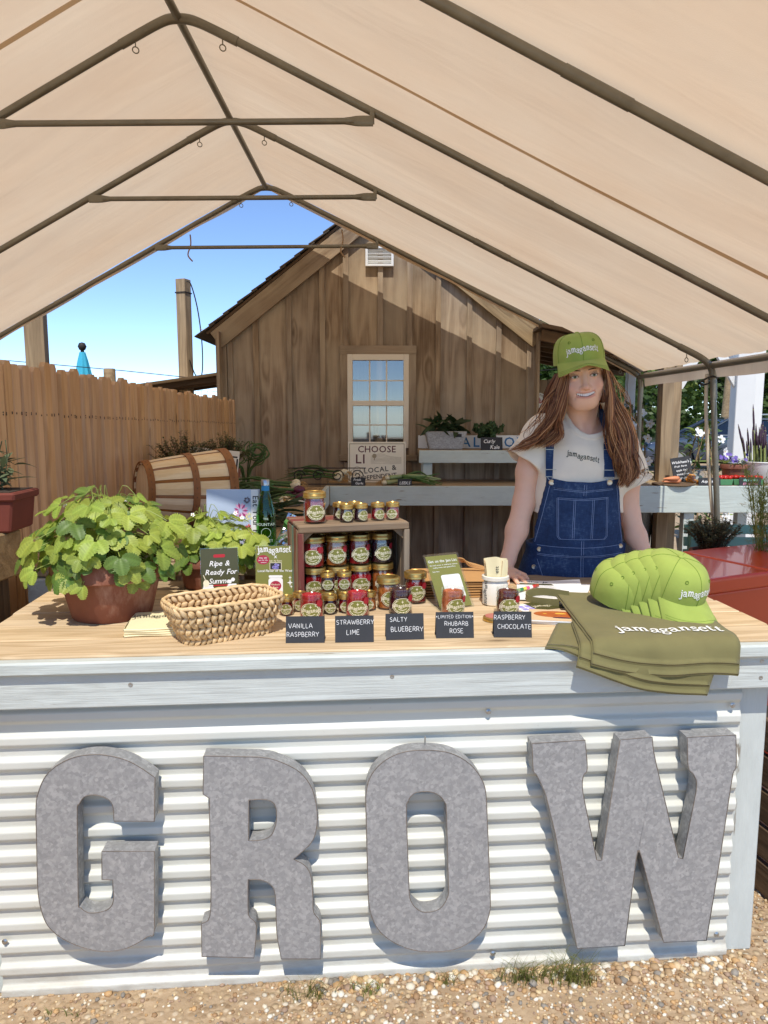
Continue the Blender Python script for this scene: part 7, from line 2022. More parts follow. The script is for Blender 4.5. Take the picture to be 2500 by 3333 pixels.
# ------------------------------------------------------------------ long wavy hair
def hair():
    rng = random.Random(12)
    V, F, C = [], [], []
    cols = [hexc(h) for h in ('6e462c', '845436', '9c6a42', 'b27f52', '5a3723', 'c59568')]
    def strand(P, r, c):
        n = len(P); nrm = None
        for i, p in enumerate(P):
            t_ = (P[min(i + 1, n - 1)] - P[max(i - 1, 0)]).normalized()
            if nrm is None: nrm = t_.orthogonal().normalized()
            nrm = (nrm - t_ * nrm.dot(t_)).normalized(); bn = t_.cross(nrm)
            u = i / (n - 1); rr = r * (.55 + .8 * math.sin(PI * min(1, u * .8 + .12))) * (1 - u ** 5 * .95)
            for k in range(5):
                q = 2 * PI * k / 5; V.append(p + (nrm * math.cos(q) * 1.5 + bn * math.sin(q) * .7) * rr); C.append((*c, 1))
        o = len(V) - n * 5
        for i in range(n - 1):
            for k in range(5): F.append((o + i * 5 + k, o + i * 5 + (k + 1) % 5, o + i * 5 + 5 + (k + 1) % 5, o + i * 5 + 5 + k))
    # guides: (near face edge, outer edge), both as lists of (x, y, z)
    def bundle(ga, gb, n, spread, r, wave, tail=0.0, dark=0, clumps=19):
        cl = [(rng.random(), rng.uniform(-1, 1), rng.uniform(-.8, .8), rng.uniform(2.4, 3.6), rng.uniform(.6, 1.25), rng.uniform(.86, 1.0)) for _ in range(clumps)]
        for i in range(n):
            tc, dc, ph, fq, wa, ln = cl[i % clumps]
            t0 = min(1, max(0, tc + rng.gauss(0, .10))); dep = dc + rng.gauss(0, .5)
            P = [Vector(a).lerp(Vector(c), t0) for a, c in zip(ga, gb)]; Pc = [Vector(a).lerp(Vector(c), tc) for a, c in zip(ga, gb)]
            P = smooth_path(P, 7); Pc = smooth_path(Pc, 7)
            m = max(10, int(len(P) * min(1, ln * rng.uniform(.90, 1.04)))); P = P[:m]
            am = wave * wa * rng.uniform(.85, 1.15); stray = 1 if rng.random() < .12 else 0
            j1 = Vector((rng.gauss(0, 1), rng.gauss(0, 1), 0)) * spread * (2.2 if stray else 1)
            out = []
            for k, p in enumerate(P):
                u = k / (len(P) - 1); q = p.lerp(Pc[k], .55 * u if not stray else 0)
                q = q + Vector((am * math.sin(u * fq * PI + ph + tc * 4) * u ** .7, dep * .013 * (.5 + .6 * u) + am * .7 * math.cos(u * fq * PI + ph + tc * 4) * u, 0)) + j1 * u * (1 - .4 * u)
                q += Vector((-tail * u ** 3 * rng.uniform(.8, 1.0), 0, 0)); out.append(q)
            c = rng.choice(cols[:2] if dark else cols); k_ = rng.uniform(.8, 1.2); strand(out, r * rng.uniform(.6, 1.3), tuple(x * k_ for x in c))
    X = lambda x, y_, z: (x, y_, z)
    # image-right mass, falling over the front of the shoulder
    bundle([X(.036, -.150, 1.672), X(.048, -.150, 1.60), X(.060, -.145, 1.52), X(.075, -.135, 1.44), X(.095, -.140, 1.36), X(.115, -.145, 1.29), X(.112, -.145, 1.252)],
           [X(.060, -.085, 1.690), X(.092, -.07, 1.62), X(.125, -.065, 1.54), X(.158, -.070, 1.46), X(.185, -.085, 1.38), X(.195, -.10, 1.32), X(.170, -.11, 1.262)], 1150, .006, .00125, .018)
    bundle([X(.045, -.06, 1.66), X(.060, -.03, 1.58), X(.085, -.0, 1.50), X(.12, .0, 1.44), X(.15, -.04, 1.37)], [X(.055, -.02, 1.66), X(.085, .01, 1.58), X(.115, .04, 1.50), X(.15, .04, 1.44), X(.165, -.02, 1.38)], 260, .008, .0020, .010, dark=1)
    # image-left mass, swept out over the sleeve
    bundle([X(-.090, -.150, 1.655), X(-.098, -.150, 1.585), X(-.105, -.145, 1.52), X(-.108, -.135, 1.47), X(-.118, -.130, 1.43), X(-.150, -.125, 1.395)],
           [X(-.104, -.080, 1.665), X(-.120, -.07, 1.60), X(-.138, -.075, 1.53), X(-.160, -.085, 1.47), X(-.192, -.095, 1.42), X(-.238, -.100, 1.380)], 980, .006, .00125, .015)
    bundle([X(-.110, -.14, 1.58), X(-.130, -.135, 1.50), X(-.160, -.13, 1.44), X(-.205, -.125, 1.40), X(-.250, -.12, 1.375)], [X(-.125, -.09, 1.56), X(-.16, -.10, 1.48), X(-.20, -.105, 1.43), X(-.235, -.11, 1.40), X(-.285, -.11, 1.385)], 90, .010, .0009, .016, tail=.03)
    bundle([X(-.10, -.06, 1.66), X(-.105, -.03, 1.58), X(-.11, -.0, 1.50), X(-.125, -.01, 1.45)], [X(-.105, -.02, 1.66), X(-.13, .01, 1.58), X(-.145, .03, 1.50), X(-.155, .02, 1.46)], 220, .008, .0020, .010, dark=1)
    # back of the head and neck
    bundle([X(-.09, -.02, 1.68), X(-.10, .02, 1.60), X(-.10, .06, 1.50), X(-.10, .08, 1.42)], [X(.05, -.02, 1.68), X(.07, .03, 1.60), X(.09, .06, 1.50), X(.10, .08, 1.40)], 220, .008, .0036, .008, dark=1)
    # loose flyaways
    bundle([X(-.10, -.10, 1.64), X(-.15, -.10, 1.55), X(-.18, -.10, 1.47), X(-.19, -.10, 1.42)], [X(-.105, -.10, 1.62), X(-.165, -.1, 1.54), X(-.21, -.1, 1.46), X(-.23, -.1, 1.41)], 12, .012, .0007, .02)
    bundle([X(.06, -.10, 1.68), X(.105, -.08, 1.60), X(.135, -.08, 1.52), X(.17, -.08, 1.45)], [X(.062, -.07, 1.69), X(.12, -.06, 1.62), X(.16, -.06, 1.52), X(.205, -.07, 1.40)], 14, .012, .0007, .02)
    me = bpy.data.meshes.new('hair'); me.from_pydata([v[:] for v in V], [], F)
    at = me.color_attributes.new('Col', 'FLOAT_COLOR', 'POINT'); at.data.foreach_set('color', np.array(C, f32).ravel())
    me.polygons.foreach_set('use_smooth', [True] * len(me.polygons))
    t = NT('brown_hair'); col = t.n('VertexColor', layer_name='Col').outputs[0]
    t.pbsdf(Base_Color=col, Roughness=.55, Specular_IOR_Level=.35); me.materials.append(t.mat)
    link('hair', me, person)
hair()
# ------------------------------------------------------------------ folded aprons over the counter edge
M_APRON = cap_mat('olive_canvas', hexc('78724a'))
CMI = Matrix.Translation((0, 1.785, 0)) @ rotm(0, 0, CA)
def apron(name_label, lx, ly, w, back, front, yaw, z0, th, seed, letters=False, skew=0.0, strap=False):
    t = thing('folded_apron', name_label, 'apron', CMI @ Vector((lx, ly, CZ)), (0, 0, CA), 'folded olive aprons under the caps')
    c_, s_ = math.cos(yaw), math.sin(yaw)
    def fold(u, v, lift):
        a = (u - .5) * w + skew * (v - .5); d = lerp(back, -front, v)
        d += .012 * math.sin(u * 5 + seed) * v
        x = lx + a * c_ - d * s_; y_ = ly + a * s_ + d * c_
        wr = .0032 * mnoise.noise((x * 9, y_ * 7, seed)) + .0022 * mnoise.noise((x * 21, y_ * 13, seed + 4))
        h = z0 + lift; r = .010 + h
        ye = -.023
        if y_ > ye: z = h + wr; yy = y_
        else:
            s = ye - y_; q = min(s / r, PI / 2)
            yy = ye - r * math.sin(q) - wr * 1.4; z = h - r * (1 - math.cos(q))
            if s > r * PI / 2: z -= s - r * PI / 2; yy -= .010 * math.sin(min(1, (s - r * PI / 2) / .08) * 2.2) + .006 * mnoise.noise((x * 7, z * 6, seed))
        return (x - lx, yy - ly, z)
    nl = 2
    for k in range(nl):
        b = MB(); l0, l1 = th * k / nl, th * (k + 1) / nl - .0008
        sc = lambda u: .5 + (u - .5) * (1 - .02 * k)
        nu, nv = 34, 40
        top = lambda u, v: fold(sc(u), v * (1 - .035 * k), l1); bot = lambda u, v: fold(sc(u), v * (1 - .035 * k), l0)
        b.grid(top, nu, nv); b.grid(lambda u, v: bot(1 - u, v), nu, nv)
        mid = (l0 + l1) / 2
        def rim(fu):
            def g(u, v):
                p = Vector(fu(u, l0)); q = Vector(fu(u, l1)); m = p.lerp(q, v); return tuple(m)
            return g
        b.grid(rim(lambda u, l: fold(sc(u), 1 - .035 * k, l)), nu, 3); b.grid(rim(lambda u, l: fold(sc(0), (1 - u) * (1 - .035 * k), l)), nv, 3); b.grid(rim(lambda u, l: fold(sc(1), u * (1 - .035 * k), l)), nv, 3); b.grid(rim(lambda u, l: fold(sc(1 - u), 0, l)), nu, 3)
        b.obj('cloth_layer', M_APRON, t, smooth='all', merge=True)
    if letters:
        vf = wordmark(.030, .03, .15); b = MB(); pts = []
        L = back + front
        for a, c, z in vf[0]:
            u = .5 + (a + .03) / w; v = (back + .168 - c * 1.0) / L
            p = Vector(fold(u, v, th)); pts.append(p + Vector((0, -.0006, .0014 + z)))
        b.add(pts, vf[1]); b.obj('lettering', M_EMB, t)
    if strap:
        b = MB(); P = smooth_path([Vector((-w * .5 + .06, back - .02, .03)), Vector((-w * .5 - .01, back + .02, .032)), Vector((-w * .5 - .055, back + .035, .02)), Vector((-w * .5 - .05, back + .01, .008)), Vector((-w * .5 + .02, back - .05, .012))], 6)
        vs = []
        for p in P: vs += [p + Vector((0, 0, -.012)), p + Vector((0, 0, .012)), p + Vector((.003, -.003, .012)), p + Vector((.003, -.003, -.012))]
        b.add(vs, [(i * 4 + k, i * 4 + (k + 1) % 4, i * 4 + 4 + (k + 1) % 4, i * 4 + 4 + k) for i in range(len(P) - 1) for k in range(4)]); b.obj('neck_strap', M_APRON, t, smooth=True)
    return t
apron('olive apron at the bottom of the pile, its corner fanned out', .655, .13, .34, .15, .235, R(-20), .0005, .008, 1, skew=-.03)
apron('olive apron in the middle of the folded pile', .715, .18, .35, .20, .322, R(-13), .0092, .009, 2)
apron('top olive apron lettered jamagansett beneath the caps', .733, .18, .38, .25, .298, R(-7), .0190, .010, 3, letters=True, strap=True)

# ------------------------------------------------------------------ stack of caps
gcap = 'green caps nested on the aprons'
def table_cap(x, y_, z, yaw, pitch, roll, label, crush, rg, letters):
    t = thing('baseball_cap', label, 'cap', (x, y_, z), (0, 0, 0), gcap)
    cap_parts(t, rotm(0, 0, yaw) @ rotm(pitch, roll, 0), letters, crush, rg)
CB = CZ + .038
table_cap(.815, 2.070, CB + .052, R(24), R(20), R(2), 'lime green cap lettered jamagansett at the front of the nested stack', .05, 1, True)
table_cap(.790, 2.090, CB + .047, R(26), R(20), R(0), 'second cap of the nested stack, right behind the front one', .06, 2, False)
table_cap(.764, 2.108, CB + .040, R(30), R(19), R(-4), 'third cap of the nested stack, only a crescent showing', .08, 3, False)
table_cap(.737, 2.124, CB + .030, R(35), R(17), R(-8), 'fourth cap of the nested stack, next to last', .10, 4, False)
table_cap(.708, 2.138, CB + .018, R(41), R(14), R(-13), 'last cap of the nested stack, leaning over the apron strap', .16, 5, False)
# ------------------------------------------------------------------ red chest freezer, pots and bench at the side
M_REDF = plain('orange_red_enamel', hexc('d8471c'), .3, var=.05, scale=3, coat=.4)
fz = thing('chest_freezer', 'glossy orange-red chest freezer beside the counter', 'freezer', (1.555, 2.95, 0), (0, 0, R(25)))
b = MB(); b.box((.06, .235, .405), (1.18, .45, .81)); b.obj('cabinet', M_REDF, fz, bevel=.012, seg=3)
for x, w in ((-.262, .55), (.325, .60)):
    b = MB(); b.box((x, .225, .846), (w - .006, .49, .062)); b.obj('lid', M_REDF, fz, bevel=.014, seg=3)
b = MB(); b.lathe([(0, 0), (.006, 0), (.005, .004), (0, .005)], 10); b.obj('rivet', M_WHITE, fz, (.018, -.012, .878), smooth='all')
tst = thing('plant_stand', 'low plank stand under the potted thyme behind the freezer', 'stand', (1.72, 3.80, 0))
for i in range(3): plank('stand_plank', .40, .11, .03, M_TIMBER, tst, (0, -.115 + i * .115, .64))
for dx in (-.16, .16):
    for dy in (-.12, .12): plank('leg', .625, .05, .05, M_TIMBER, tst, (dx, dy, .3125), (0, R(90), 0))
thyme_pot((1.70, 3.78, .656), .105, .155, .145, .20, 130, 'bushy potted thyme behind the red freezer', 21, leafmat('thyme_grey', hexc('5a5c44'), hexc('86876a'), .1, .7, .15))
M_TEAL = wood('teal_paint', hexc('6b5a45'), hexc('9c8a70'), paint=hexc('6fa39a'), wear=.2, bump=.2, vrand=.03)
tbn = thing('teal_bench', 'teal painted slatted bench behind the red freezer', 'bench', (2.25, 4.05, 0))
for i, z in enumerate((.875, .805, .735)): plank('back_slat', 1.15, .02, .052, M_TEAL, tbn, (0, .0, z), (R(-8), 0, R(-3)))
for i in range(4): plank('seat_slat', 1.15, .085, .02, M_TEAL, tbn, (0, -.08 - i * .095, .42), (0, 0, R(-3)))
for dx in (-.52, .52):
    plank('leg', .92, .045, .06, M_TEAL, tbn, (dx, .02, .46), (0, R(90), 0)); plank('leg', .41, .045, .06, M_TEAL, tbn, (dx, -.36, .205), (0, R(90), 0))
# feathery fern-like plant
fe = thing('feathery_plant', 'tall feathery asparagus fern in a pot beside the teal bench', 'plant', (1.82, 3.42, 0))
M_FERN = leafmat('fern_green', hexc('76853a'), hexc('9aa458'), .25, .6, .2)
b = MB(); b.lathe([(0, 0), (.11, 0), (.15, .26), (.14, .26), (.10, .01), (0, .01)], 24, close=True); b.obj('pot', M_POT, fe, smooth=True)
rng = random.Random(31); st, lv = MB(), MB()
for i in range(20):
    a = rng.uniform(0, 6.28); top = Vector((.16 * math.cos(a) * rng.random() - .01, .14 * math.sin(a), rng.uniform(1.0, 1.27)))
    P = smooth_path([Vector((.03 * math.cos(a), .03 * math.sin(a), .2)), Vector((.05 * math.cos(a), .05 * math.sin(a), .7)), top], 14); st.tube(P, .0022, 4, False)
    for k in range(9, len(P)):
        for w in range(5):
            b2 = rng.uniform(0, 6.28); L = rng.uniform(.03, .085); d = Vector((math.cos(b2), math.sin(b2), rng.uniform(.2, .9))).normalized()
            for e in range(5):
                p = P[k] + d * (L * e / 5); dd = (d + Vector((rng.uniform(-.8, .8), rng.uniform(-.8, .8), rng.uniform(-.3, .5)))).normalized(); blade_leaf(lv, p, dd, (0, 0, 1), .026, .0028, .0)
tag(st.obj('stems', M_FERN, fe), kind='stuff'); tag(lv.obj('needles', M_FERN, fe), kind='stuff')
# weathered slatted box at the end of the counter
wbx = thing('slatted_planter', 'weathered slatted wooden planter at the end of the counter', 'planter', (1.42, 2.25, 0), (0, 0, R(12)))
for i in range(5): plank('slat', .62, .02, .10, M_DARKWOOD, wbx, (.06, -.18, .06 + i * .115), (0, 0, 0))
for i in range(5): plank('slat', .36, .02, .10, M_DARKWOOD, wbx, (-.24, .0, .06 + i * .115), (0, 0, R(90)))
for dx, dy in ((-.22, -.16), (.36, -.16), (-.22, .17)): plank('corner_post', .62, .04, .04, M_DARKWOOD, wbx, (dx, dy, .31), (0, R(90), 0))
b = MB(); b.box((.06, .0, .52), (.56, .33, .02)); b.obj('soil', M_SOIL, wbx)

# ------------------------------------------------------------------ goods on the sunny end of the bench
bd = thing('carrot_board', 'bunch of carrots on a dark wooden board at the bench', 'carrots', (2.26, 5.76, TZ))
b = MB(); b.lathe([(0, 0), (.15, 0), (.16, .008), (.155, .014), (0, .014)], 28); b.obj('board', M_DARKWOOD, bd, smooth=True)
M_CARROT = plain('carrot', hexc('d98a5c'), .5, var=.1)
for i in range(8):
    b = MB(); L = random.uniform(.10, .14); b.lathe([(0, 0), (.006, .01), (.014, L * .55), (.018, L * .9), (.012, L), (0, L)], 12); b.obj('carrot', M_CARROT, bd, (-.09 + random.uniform(-.01, .01), -.05 + .012 * (i % 5), .030 + .022 * (i // 5)), (0, R(88), R(random.uniform(-14, 14))), smooth='all')
chalk_sign((2.405, 5.90, TZ), (R(-14), R(-9), R(-6)), .15, .215, [("Wickham's", -.004, .165, .030, None), ('Fruit Farm', -.006, .135, .022, None), ('apple fed', -.004, .102, .022, None), ('tomatoes', 0, .070, .024, None), ('$7.00 lb', .01, .035, .022, M_PETAL)], 'tall black chalk sign headed Wickhams leaning on the timber post')
chalk_sign((2.520, 5.70, TZ), (R(-10), 0, 0), .17, .062, [('Asparagus', 0, .024, .030, None)], 'black chalk sign reading Asparagus before the glass jar')
chalk_sign((2.83, 5.69, TZ), (R(-10), 0, 0), .17, .066, [('share the', 0, .036, .028, plain('mint_chalk', hexc('9fe0c8'), .8)), ('$9 harvest', 0, .008, .026, plain('pink_chalk', hexc('e39ab0'), .8))], 'black chalk sign reading share the harvest')
gj2 = thing('glass_jar', 'wide glass jar of yellow slices on the bench', 'jar', (2.46, 5.84, TZ))
b = MB(); b.lathe([(0, .003), (.075, 0), (.082, .01), (.082, .09), (.07, .105), (.07, .115), (.078, .118), (.078, .122), (.066, .122), (.066, .104), (.078, .088), (.078, .012), (0, .009)], 28, close=True); b.obj('glass', M_JARGLASS, gj2, smooth=True)
for i in range(9):
    b = MB(); b.lathe([(0, 0), (.026, 0), (.026, .010), (0, .010)], 16); b.obj('slice', sqm, gj2, (random.uniform(-.04, .04), random.uniform(-.04, .03), .014 + .006 * i), (random.uniform(-.6, .6), random.uniform(-.6, .6), 0), smooth=True)
# tomatoes in green trays
M_TOM = plain('tomato', hexc('c02a1c'), .2, var=.08)
for k in range(3):
    t = thing('tomato_tray', ('green tray of tomatoes beside the Asparagus sign', 'green tray of tomatoes in front of the pansies', 'green tray of tomatoes behind the share the harvest sign')[k], 'tomatoes', (2.66 + .12 * k, 5.78 + .015 * (k % 2), TZ))
    b = MB(); b.prism([(-.048, 0), (.048, 0), (.056, .045), (-.056, .045)], -.05, .05); b.obj('tray', plain('green_tray' + str(k), hexc('4f8a5c'), .6), t, bevel=.003)
    for i in range(9):
        b = MB(); b.lathe([(0, -.016), (.014, -.012), (.019, 0), (.014, .012), (.004, .014), (0, .012)], 12); b.obj('tomato', M_TOM, t, (-.034 + .034 * (i % 3), -.032 + .032 * (i // 3), .056 + random.uniform(-.003, .006)), smooth='all')
# pansies
pn = thing('potted_pansies', 'terracotta pot of purple pansies beside the white bucket', 'potted plant', (2.83, 5.98, TZ))
p = pot_mesh(.075, .10, .15, .04); p.parent = pn
M_PANSY = plain('pansy_purple', hexc('6a55a8'), .6, var=.2); rng = random.Random(5)
lv = MB()
for i in range(150):
    a = rng.uniform(0, 6.28); q = rng.random() ** .5; blade_leaf(lv, (.09 * q * math.cos(a), .09 * q * math.sin(a), .14 + rng.uniform(0, .05)), (math.cos(a), math.sin(a), .5), (0, 0, 1), .035, .018, .4)
tag(lv.obj('foliage', M_FERN, pn), kind='stuff')
pm = MB()
for k in range(5): pm.add([(0, 0, 0), (.010, -.009, .002), (.018, 0, .003), (.010, .009, .002)], [(0, 1, 2, 3)], 0, rotm(0, 0, k * 1.257) @ Matrix.Translation((0, 0, .0003 * k)))
PM = pm.mesh('flower', M_PANSY)
for i in range(16): a = rng.uniform(0, 6.28); link('flower', PM, pn, (.10 * math.cos(a) * rng.uniform(.4, 1.1), .10 * math.sin(a) * rng.uniform(.4, 1), .185 + rng.uniform(-.01, .04)), (R(60), rng.uniform(-.5, .5), rng.uniform(-.6, .6)))
# white bucket of asparagus
wk = thing('asparagus_bucket', 'white enamel bucket of purple-tipped asparagus spears', 'bucket', (3.06, 5.97, TZ))
b = MB(); b.lathe([(0, 0), (.11, 0), (.115, .004), (.155, .165), (.162, .168), (.160, .174), (.150, .172), (.110, .01), (0, .01)], 36, close=True); b.obj('bucket', M_WHITE, wk, smooth=True)
b = MB(); b.tube(smooth_path([(-.155, 0, .16), (-.20, -.01, .175), (-.205, -.01, .168), (-.15, 0, .145)], 4), .007, 6); b.obj('handle', M_WHITE, wk, smooth=True)
M_ASP = leafmat('asparagus', hexc('7f8a4a'), hexc('a3a866'), .05, .5, .2); M_ASPT = plain('asparagus_tip', hexc('4a3444'), .6, var=.2)
for i in range(46):
    a = rng.uniform(0, 6.28); q = rng.random() ** .5 * .12; L = rng.uniform(.26, .48) if i % 9 else rng.uniform(.5, .62); le = rng.uniform(.1, .5)
    b = MB(); P = smooth_path([(q * math.cos(a), q * math.sin(a), .02), (q * math.cos(a) * 1.2, q * math.sin(a) * 1.2, L * .5), (q * math.cos(a) * (1.3 + le), q * math.sin(a) * 1.3, L)], 5)
    b.tube(P, .0062, 6, mi=0); n_ = len(b.f); b.tube([P[-4], P[-3], P[-2], P[-1], P[-1] + (P[-1] - P[-2]) * 1.1], [.0066, .0085, .008, .006, .001], 6, mi=1); b.obj('spear', [M_ASP, M_ASPT], wk, smooth='all')
# lettering-free posts
tp = thing('timber_post', 'thick sunlit timber post with a big knot behind the bench', 'post', (2.47, 6.48, 0))
plank('post_shaft', 3.1, .165, .165, M_DECKGREY, tp, (0, 0, 1.55), (0, R(90), R(-8)), .006)
plank('brace', .6, .05, .12, M_WHITE, tp, (.20, .02, 2.02), (0, R(-62), 0))
for i, (x, w, lab) in enumerate(((3.83, .19, 'wide white post of the pergola beyond the bench'), (4.10, .15, 'narrow white post standing beside the wide one'))):
    wp = thing('white_post', lab, 'post', (x, 8.0 + .3 * i, 0)); plank('post_shaft', 2.7, w, w, M_WHITE, wp, (0, 0, 1.35), (0, R(90), R(-6)), .006)
    plank('brace', .7, .05, .10, M_WHITE, wp, (-.24, 0, 2.12), (0, R(58), 0))
wp = thing('white_post', 'slender grey-white post beside the lean-to screen', 'post', (2.30, 7.0, 0)); plank('post_shaft', 2.2, .075, .075, M_WHITE, wp, (0, 0, 1.1), (0, R(90), 0), .004)

# ------------------------------------------------------------------ flowering vines
M_VINE = leafmat('vine_leaf', hexc('2f4a24'), hexc('557038'), .2, .35, .25); M_VINEL = leafmat('vine_leaf_light', hexc('7f9440'), hexc('9aac58'), .3, .4, .2)
vm = [MB(), MB()]
for k in range(2): blade_leaf(vm[k], (0, 0, 0), (1, 0, .1), (0, 0, 1), .095, .034, .3)
VMS = [vm[0].mesh('leaf', M_VINE, smooth='all'), vm[1].mesh('leaf', M_VINEL, smooth='all')]
fm = MB()
for k in range(5): fm.add([(0, 0, 0), (.020, -.018, .008), (.042, -.006, .010), (.040, .014, .010), (.018, .016, .007)], [(0, 1, 2, 3, 4)], 0, rotm(0, 0, k * 1.257) @ Matrix.Translation((0, 0, .0004 * k)))
fm.lathe([(.006, .006), (.003, .010), (0, .010)], 6, mi=1); FMS = fm.mesh('flower', [M_PETAL, M_YOLK])
def vine(x, y_, z0, h, r, nl, nf, label, seed):
    rng = random.Random(seed); t = thing('flowering_vine', label, 'flowering vine', (x, y_, 0))
    b = MB(); b.lathe([(0, 0), (.14, 0), (.19, z0), (.175, z0), (.13, .01), (0, .01)], 28, close=True); b.obj('tub', M_GALV if seed % 2 else M_WHITE, t, smooth=True)
    b = MB()
    for k in range(5): a = k * 1.26; b.tube(smooth_path([(.05 * math.cos(a), .05 * math.sin(a), z0 - .05), (r * .6 * math.cos(a), r * .6 * math.sin(a), z0 + h * .5), (.05 * math.cos(a + 1), .05 * math.sin(a + 1), z0 + h)], 5), .008, 6)
    b.obj('stem', M_TIMBER, t)
    for i in range(nl):
        u = rng.random(); rr = r * (.35 + .75 * math.sin(PI * min(1, u * .8 + .2))) * math.sqrt(rng.random()); a = rng.uniform(0, 6.28)
        o = link('leaf', VMS[1 if (rng.random() < .3) else 0], t, (rr * math.cos(a), rr * math.sin(a), z0 + u * h), (rng.uniform(-.6, .6), rng.uniform(-.9, .5), a + rng.uniform(-.8, .8))); s = rng.uniform(.8, 1.3); o.scale = (s, s, s)
    for i in range(nf):
        u = rng.random(); rr = r * (.5 + .6 * math.sin(PI * min(1, u * .8 + .2))); a = rng.uniform(PI, 2 * PI)
        link('flower', FMS, t, (rr * math.cos(a), rr * math.sin(a), z0 + u * h), (R(75) + rng.uniform(-.4, .4), 0, rng.uniform(-.9, .9)))
vine(2.98, 6.95, .35, 1.05, .24, 240, 26, 'tall white-flowered vine between the timber post and tent leg', 3)
vine(2.24, 6.62, .80, .80, .15, 130, 16, 'white-flowered vine in a galvanised tub behind the person', 5)
vine(3.05, 8.2, .40, .45, .25, 90, 14, 'low white-flowered vine in a white tub beneath the bench', 8)

# ------------------------------------------------------------------ parked car
def car():
    t = thing('parked_car', 'dark blue-grey sedan parked beyond the white posts', 'car', (9.5, 21.0, 0))
    M_BODY = plain('slate_blue_paint', hexc('3d4758'), .22, .35, var=.03, coat=.8); M_TYRE = plain('tyre', (.02, .02, .02), .8); M_CGL = glass('car_glass', hexc('5c6a70'), 1.0, .02, .10)
    prof = [(-2.35, .35), (-2.38, .60), (-2.25, .78), (-1.30, .93), (-.95, .98), (-.15, 1.40), (.35, 1.46), (1.0, 1.42), (1.75, 1.08), (2.30, 1.02), (2.38, .75), (2.33, .35)]
    body = [(-2.35, .30), (-2.40, .58), (-2.28, .78), (-1.35, .93), (-.9, .97), (1.8, 1.02), (2.30, 1.0), (2.38, .75), (2.33, .30), (1.85, .30), (1.78, .55), (1.45, .66), (1.12, .55), (1.05, .30), (-1.05, .30), (-1.12, .55), (-1.45, .66), (-1.78, .55), (-1.85, .30)]
    b = MB(); b.prism(body, -.88, .88); b.obj('body', M_BODY, t, bevel=.05, seg=3, angle=30, smooth=True)
    cab = [(-.92, .96), (-.16, 1.38), (.30, 1.45), (1.0, 1.42), (1.80, 1.0)]
    b = MB(); n = len(cab); vs = [(x, -.84 + .16 * (z - .96) / .5 * 1.4, z) for x, z in cab] + [(x, .84 - .16 * (z - .96) / .5 * 1.4, z) for x, z in cab]
    b.add(vs, [tuple(range(n)), tuple(reversed(range(n, 2 * n)))] + [(i + 1, i, i + n, i + 1 + n) for i in range(n - 1)]); b.obj('glasshouse', M_CGL, t)
    b = MB(); b.prism([(-.10, 1.40), (.30, 1.465), (1.0, 1.44), (1.12, 1.37), (.30, 1.42), (-.05, 1.37)], -.68, .68); b.obj('roof', M_BODY, t, bevel=.01)
    for a, c, z0, z1 in ((.40, .50, .98, 1.44), (-.95, -.13, .97, 1.41), (1.78, 1.02, 1.0, 1.43), (1.08, 1.14, .99, 1.38)):
        for sy in (-1, 1): b = MB(); b.tube([(a, sy * .845, z0), (c, sy * (.845 - .14), z1)], .03, 6); b.obj('pillar', M_BODY, t, smooth=True)
    for x in (.46, -.75, 1.25):
        b = MB(); b.box((x, -.884, .65), (.008, .006, .62)); b.obj('door_gap', M_TYRE, t)
    for x in (.28, 1.12): b = MB(); b.box((x, -.895, .86), (.16, .03, .028)); b.obj('door_handle', M_STEEL, t, bevel=.008)
    b = MB(); b.box((.4, -.886, .985), (2.5, .012, .018)); b.obj('window_trim', M_STEEL, t)
    for x in (-1.45, 1.45):
        for sy in (-1, 1):
            b = MB(); b.lathe([(.19, -.1), (.32, -.1), (.335, -.06), (.335, .06), (.32, .1), (.19, .1)], 28, M=TM((x, sy * .80, .335), R(90), 0, 0), close=True); w = b.obj('wheel', M_TYRE, t, smooth=True)
            b = MB(); b.lathe([(0, -.07), (.20, -.08), (.20, .08), (0, .07)], 20, M=TM((x, sy * .80, .335), R(90), 0, 0)); b.obj('rim', M_STEEL, w, smooth=True)
    b = MB(); b.box((-2.33, -.62, .68), (.10, .36, .12)); b.obj('headlight', M_CGL, t, bevel=.02); b = MB(); b.box((-.72, -.96, 1.0), (.14, .16, .11)); b.obj('mirror', M_BODY, t, bevel=.03)
car()

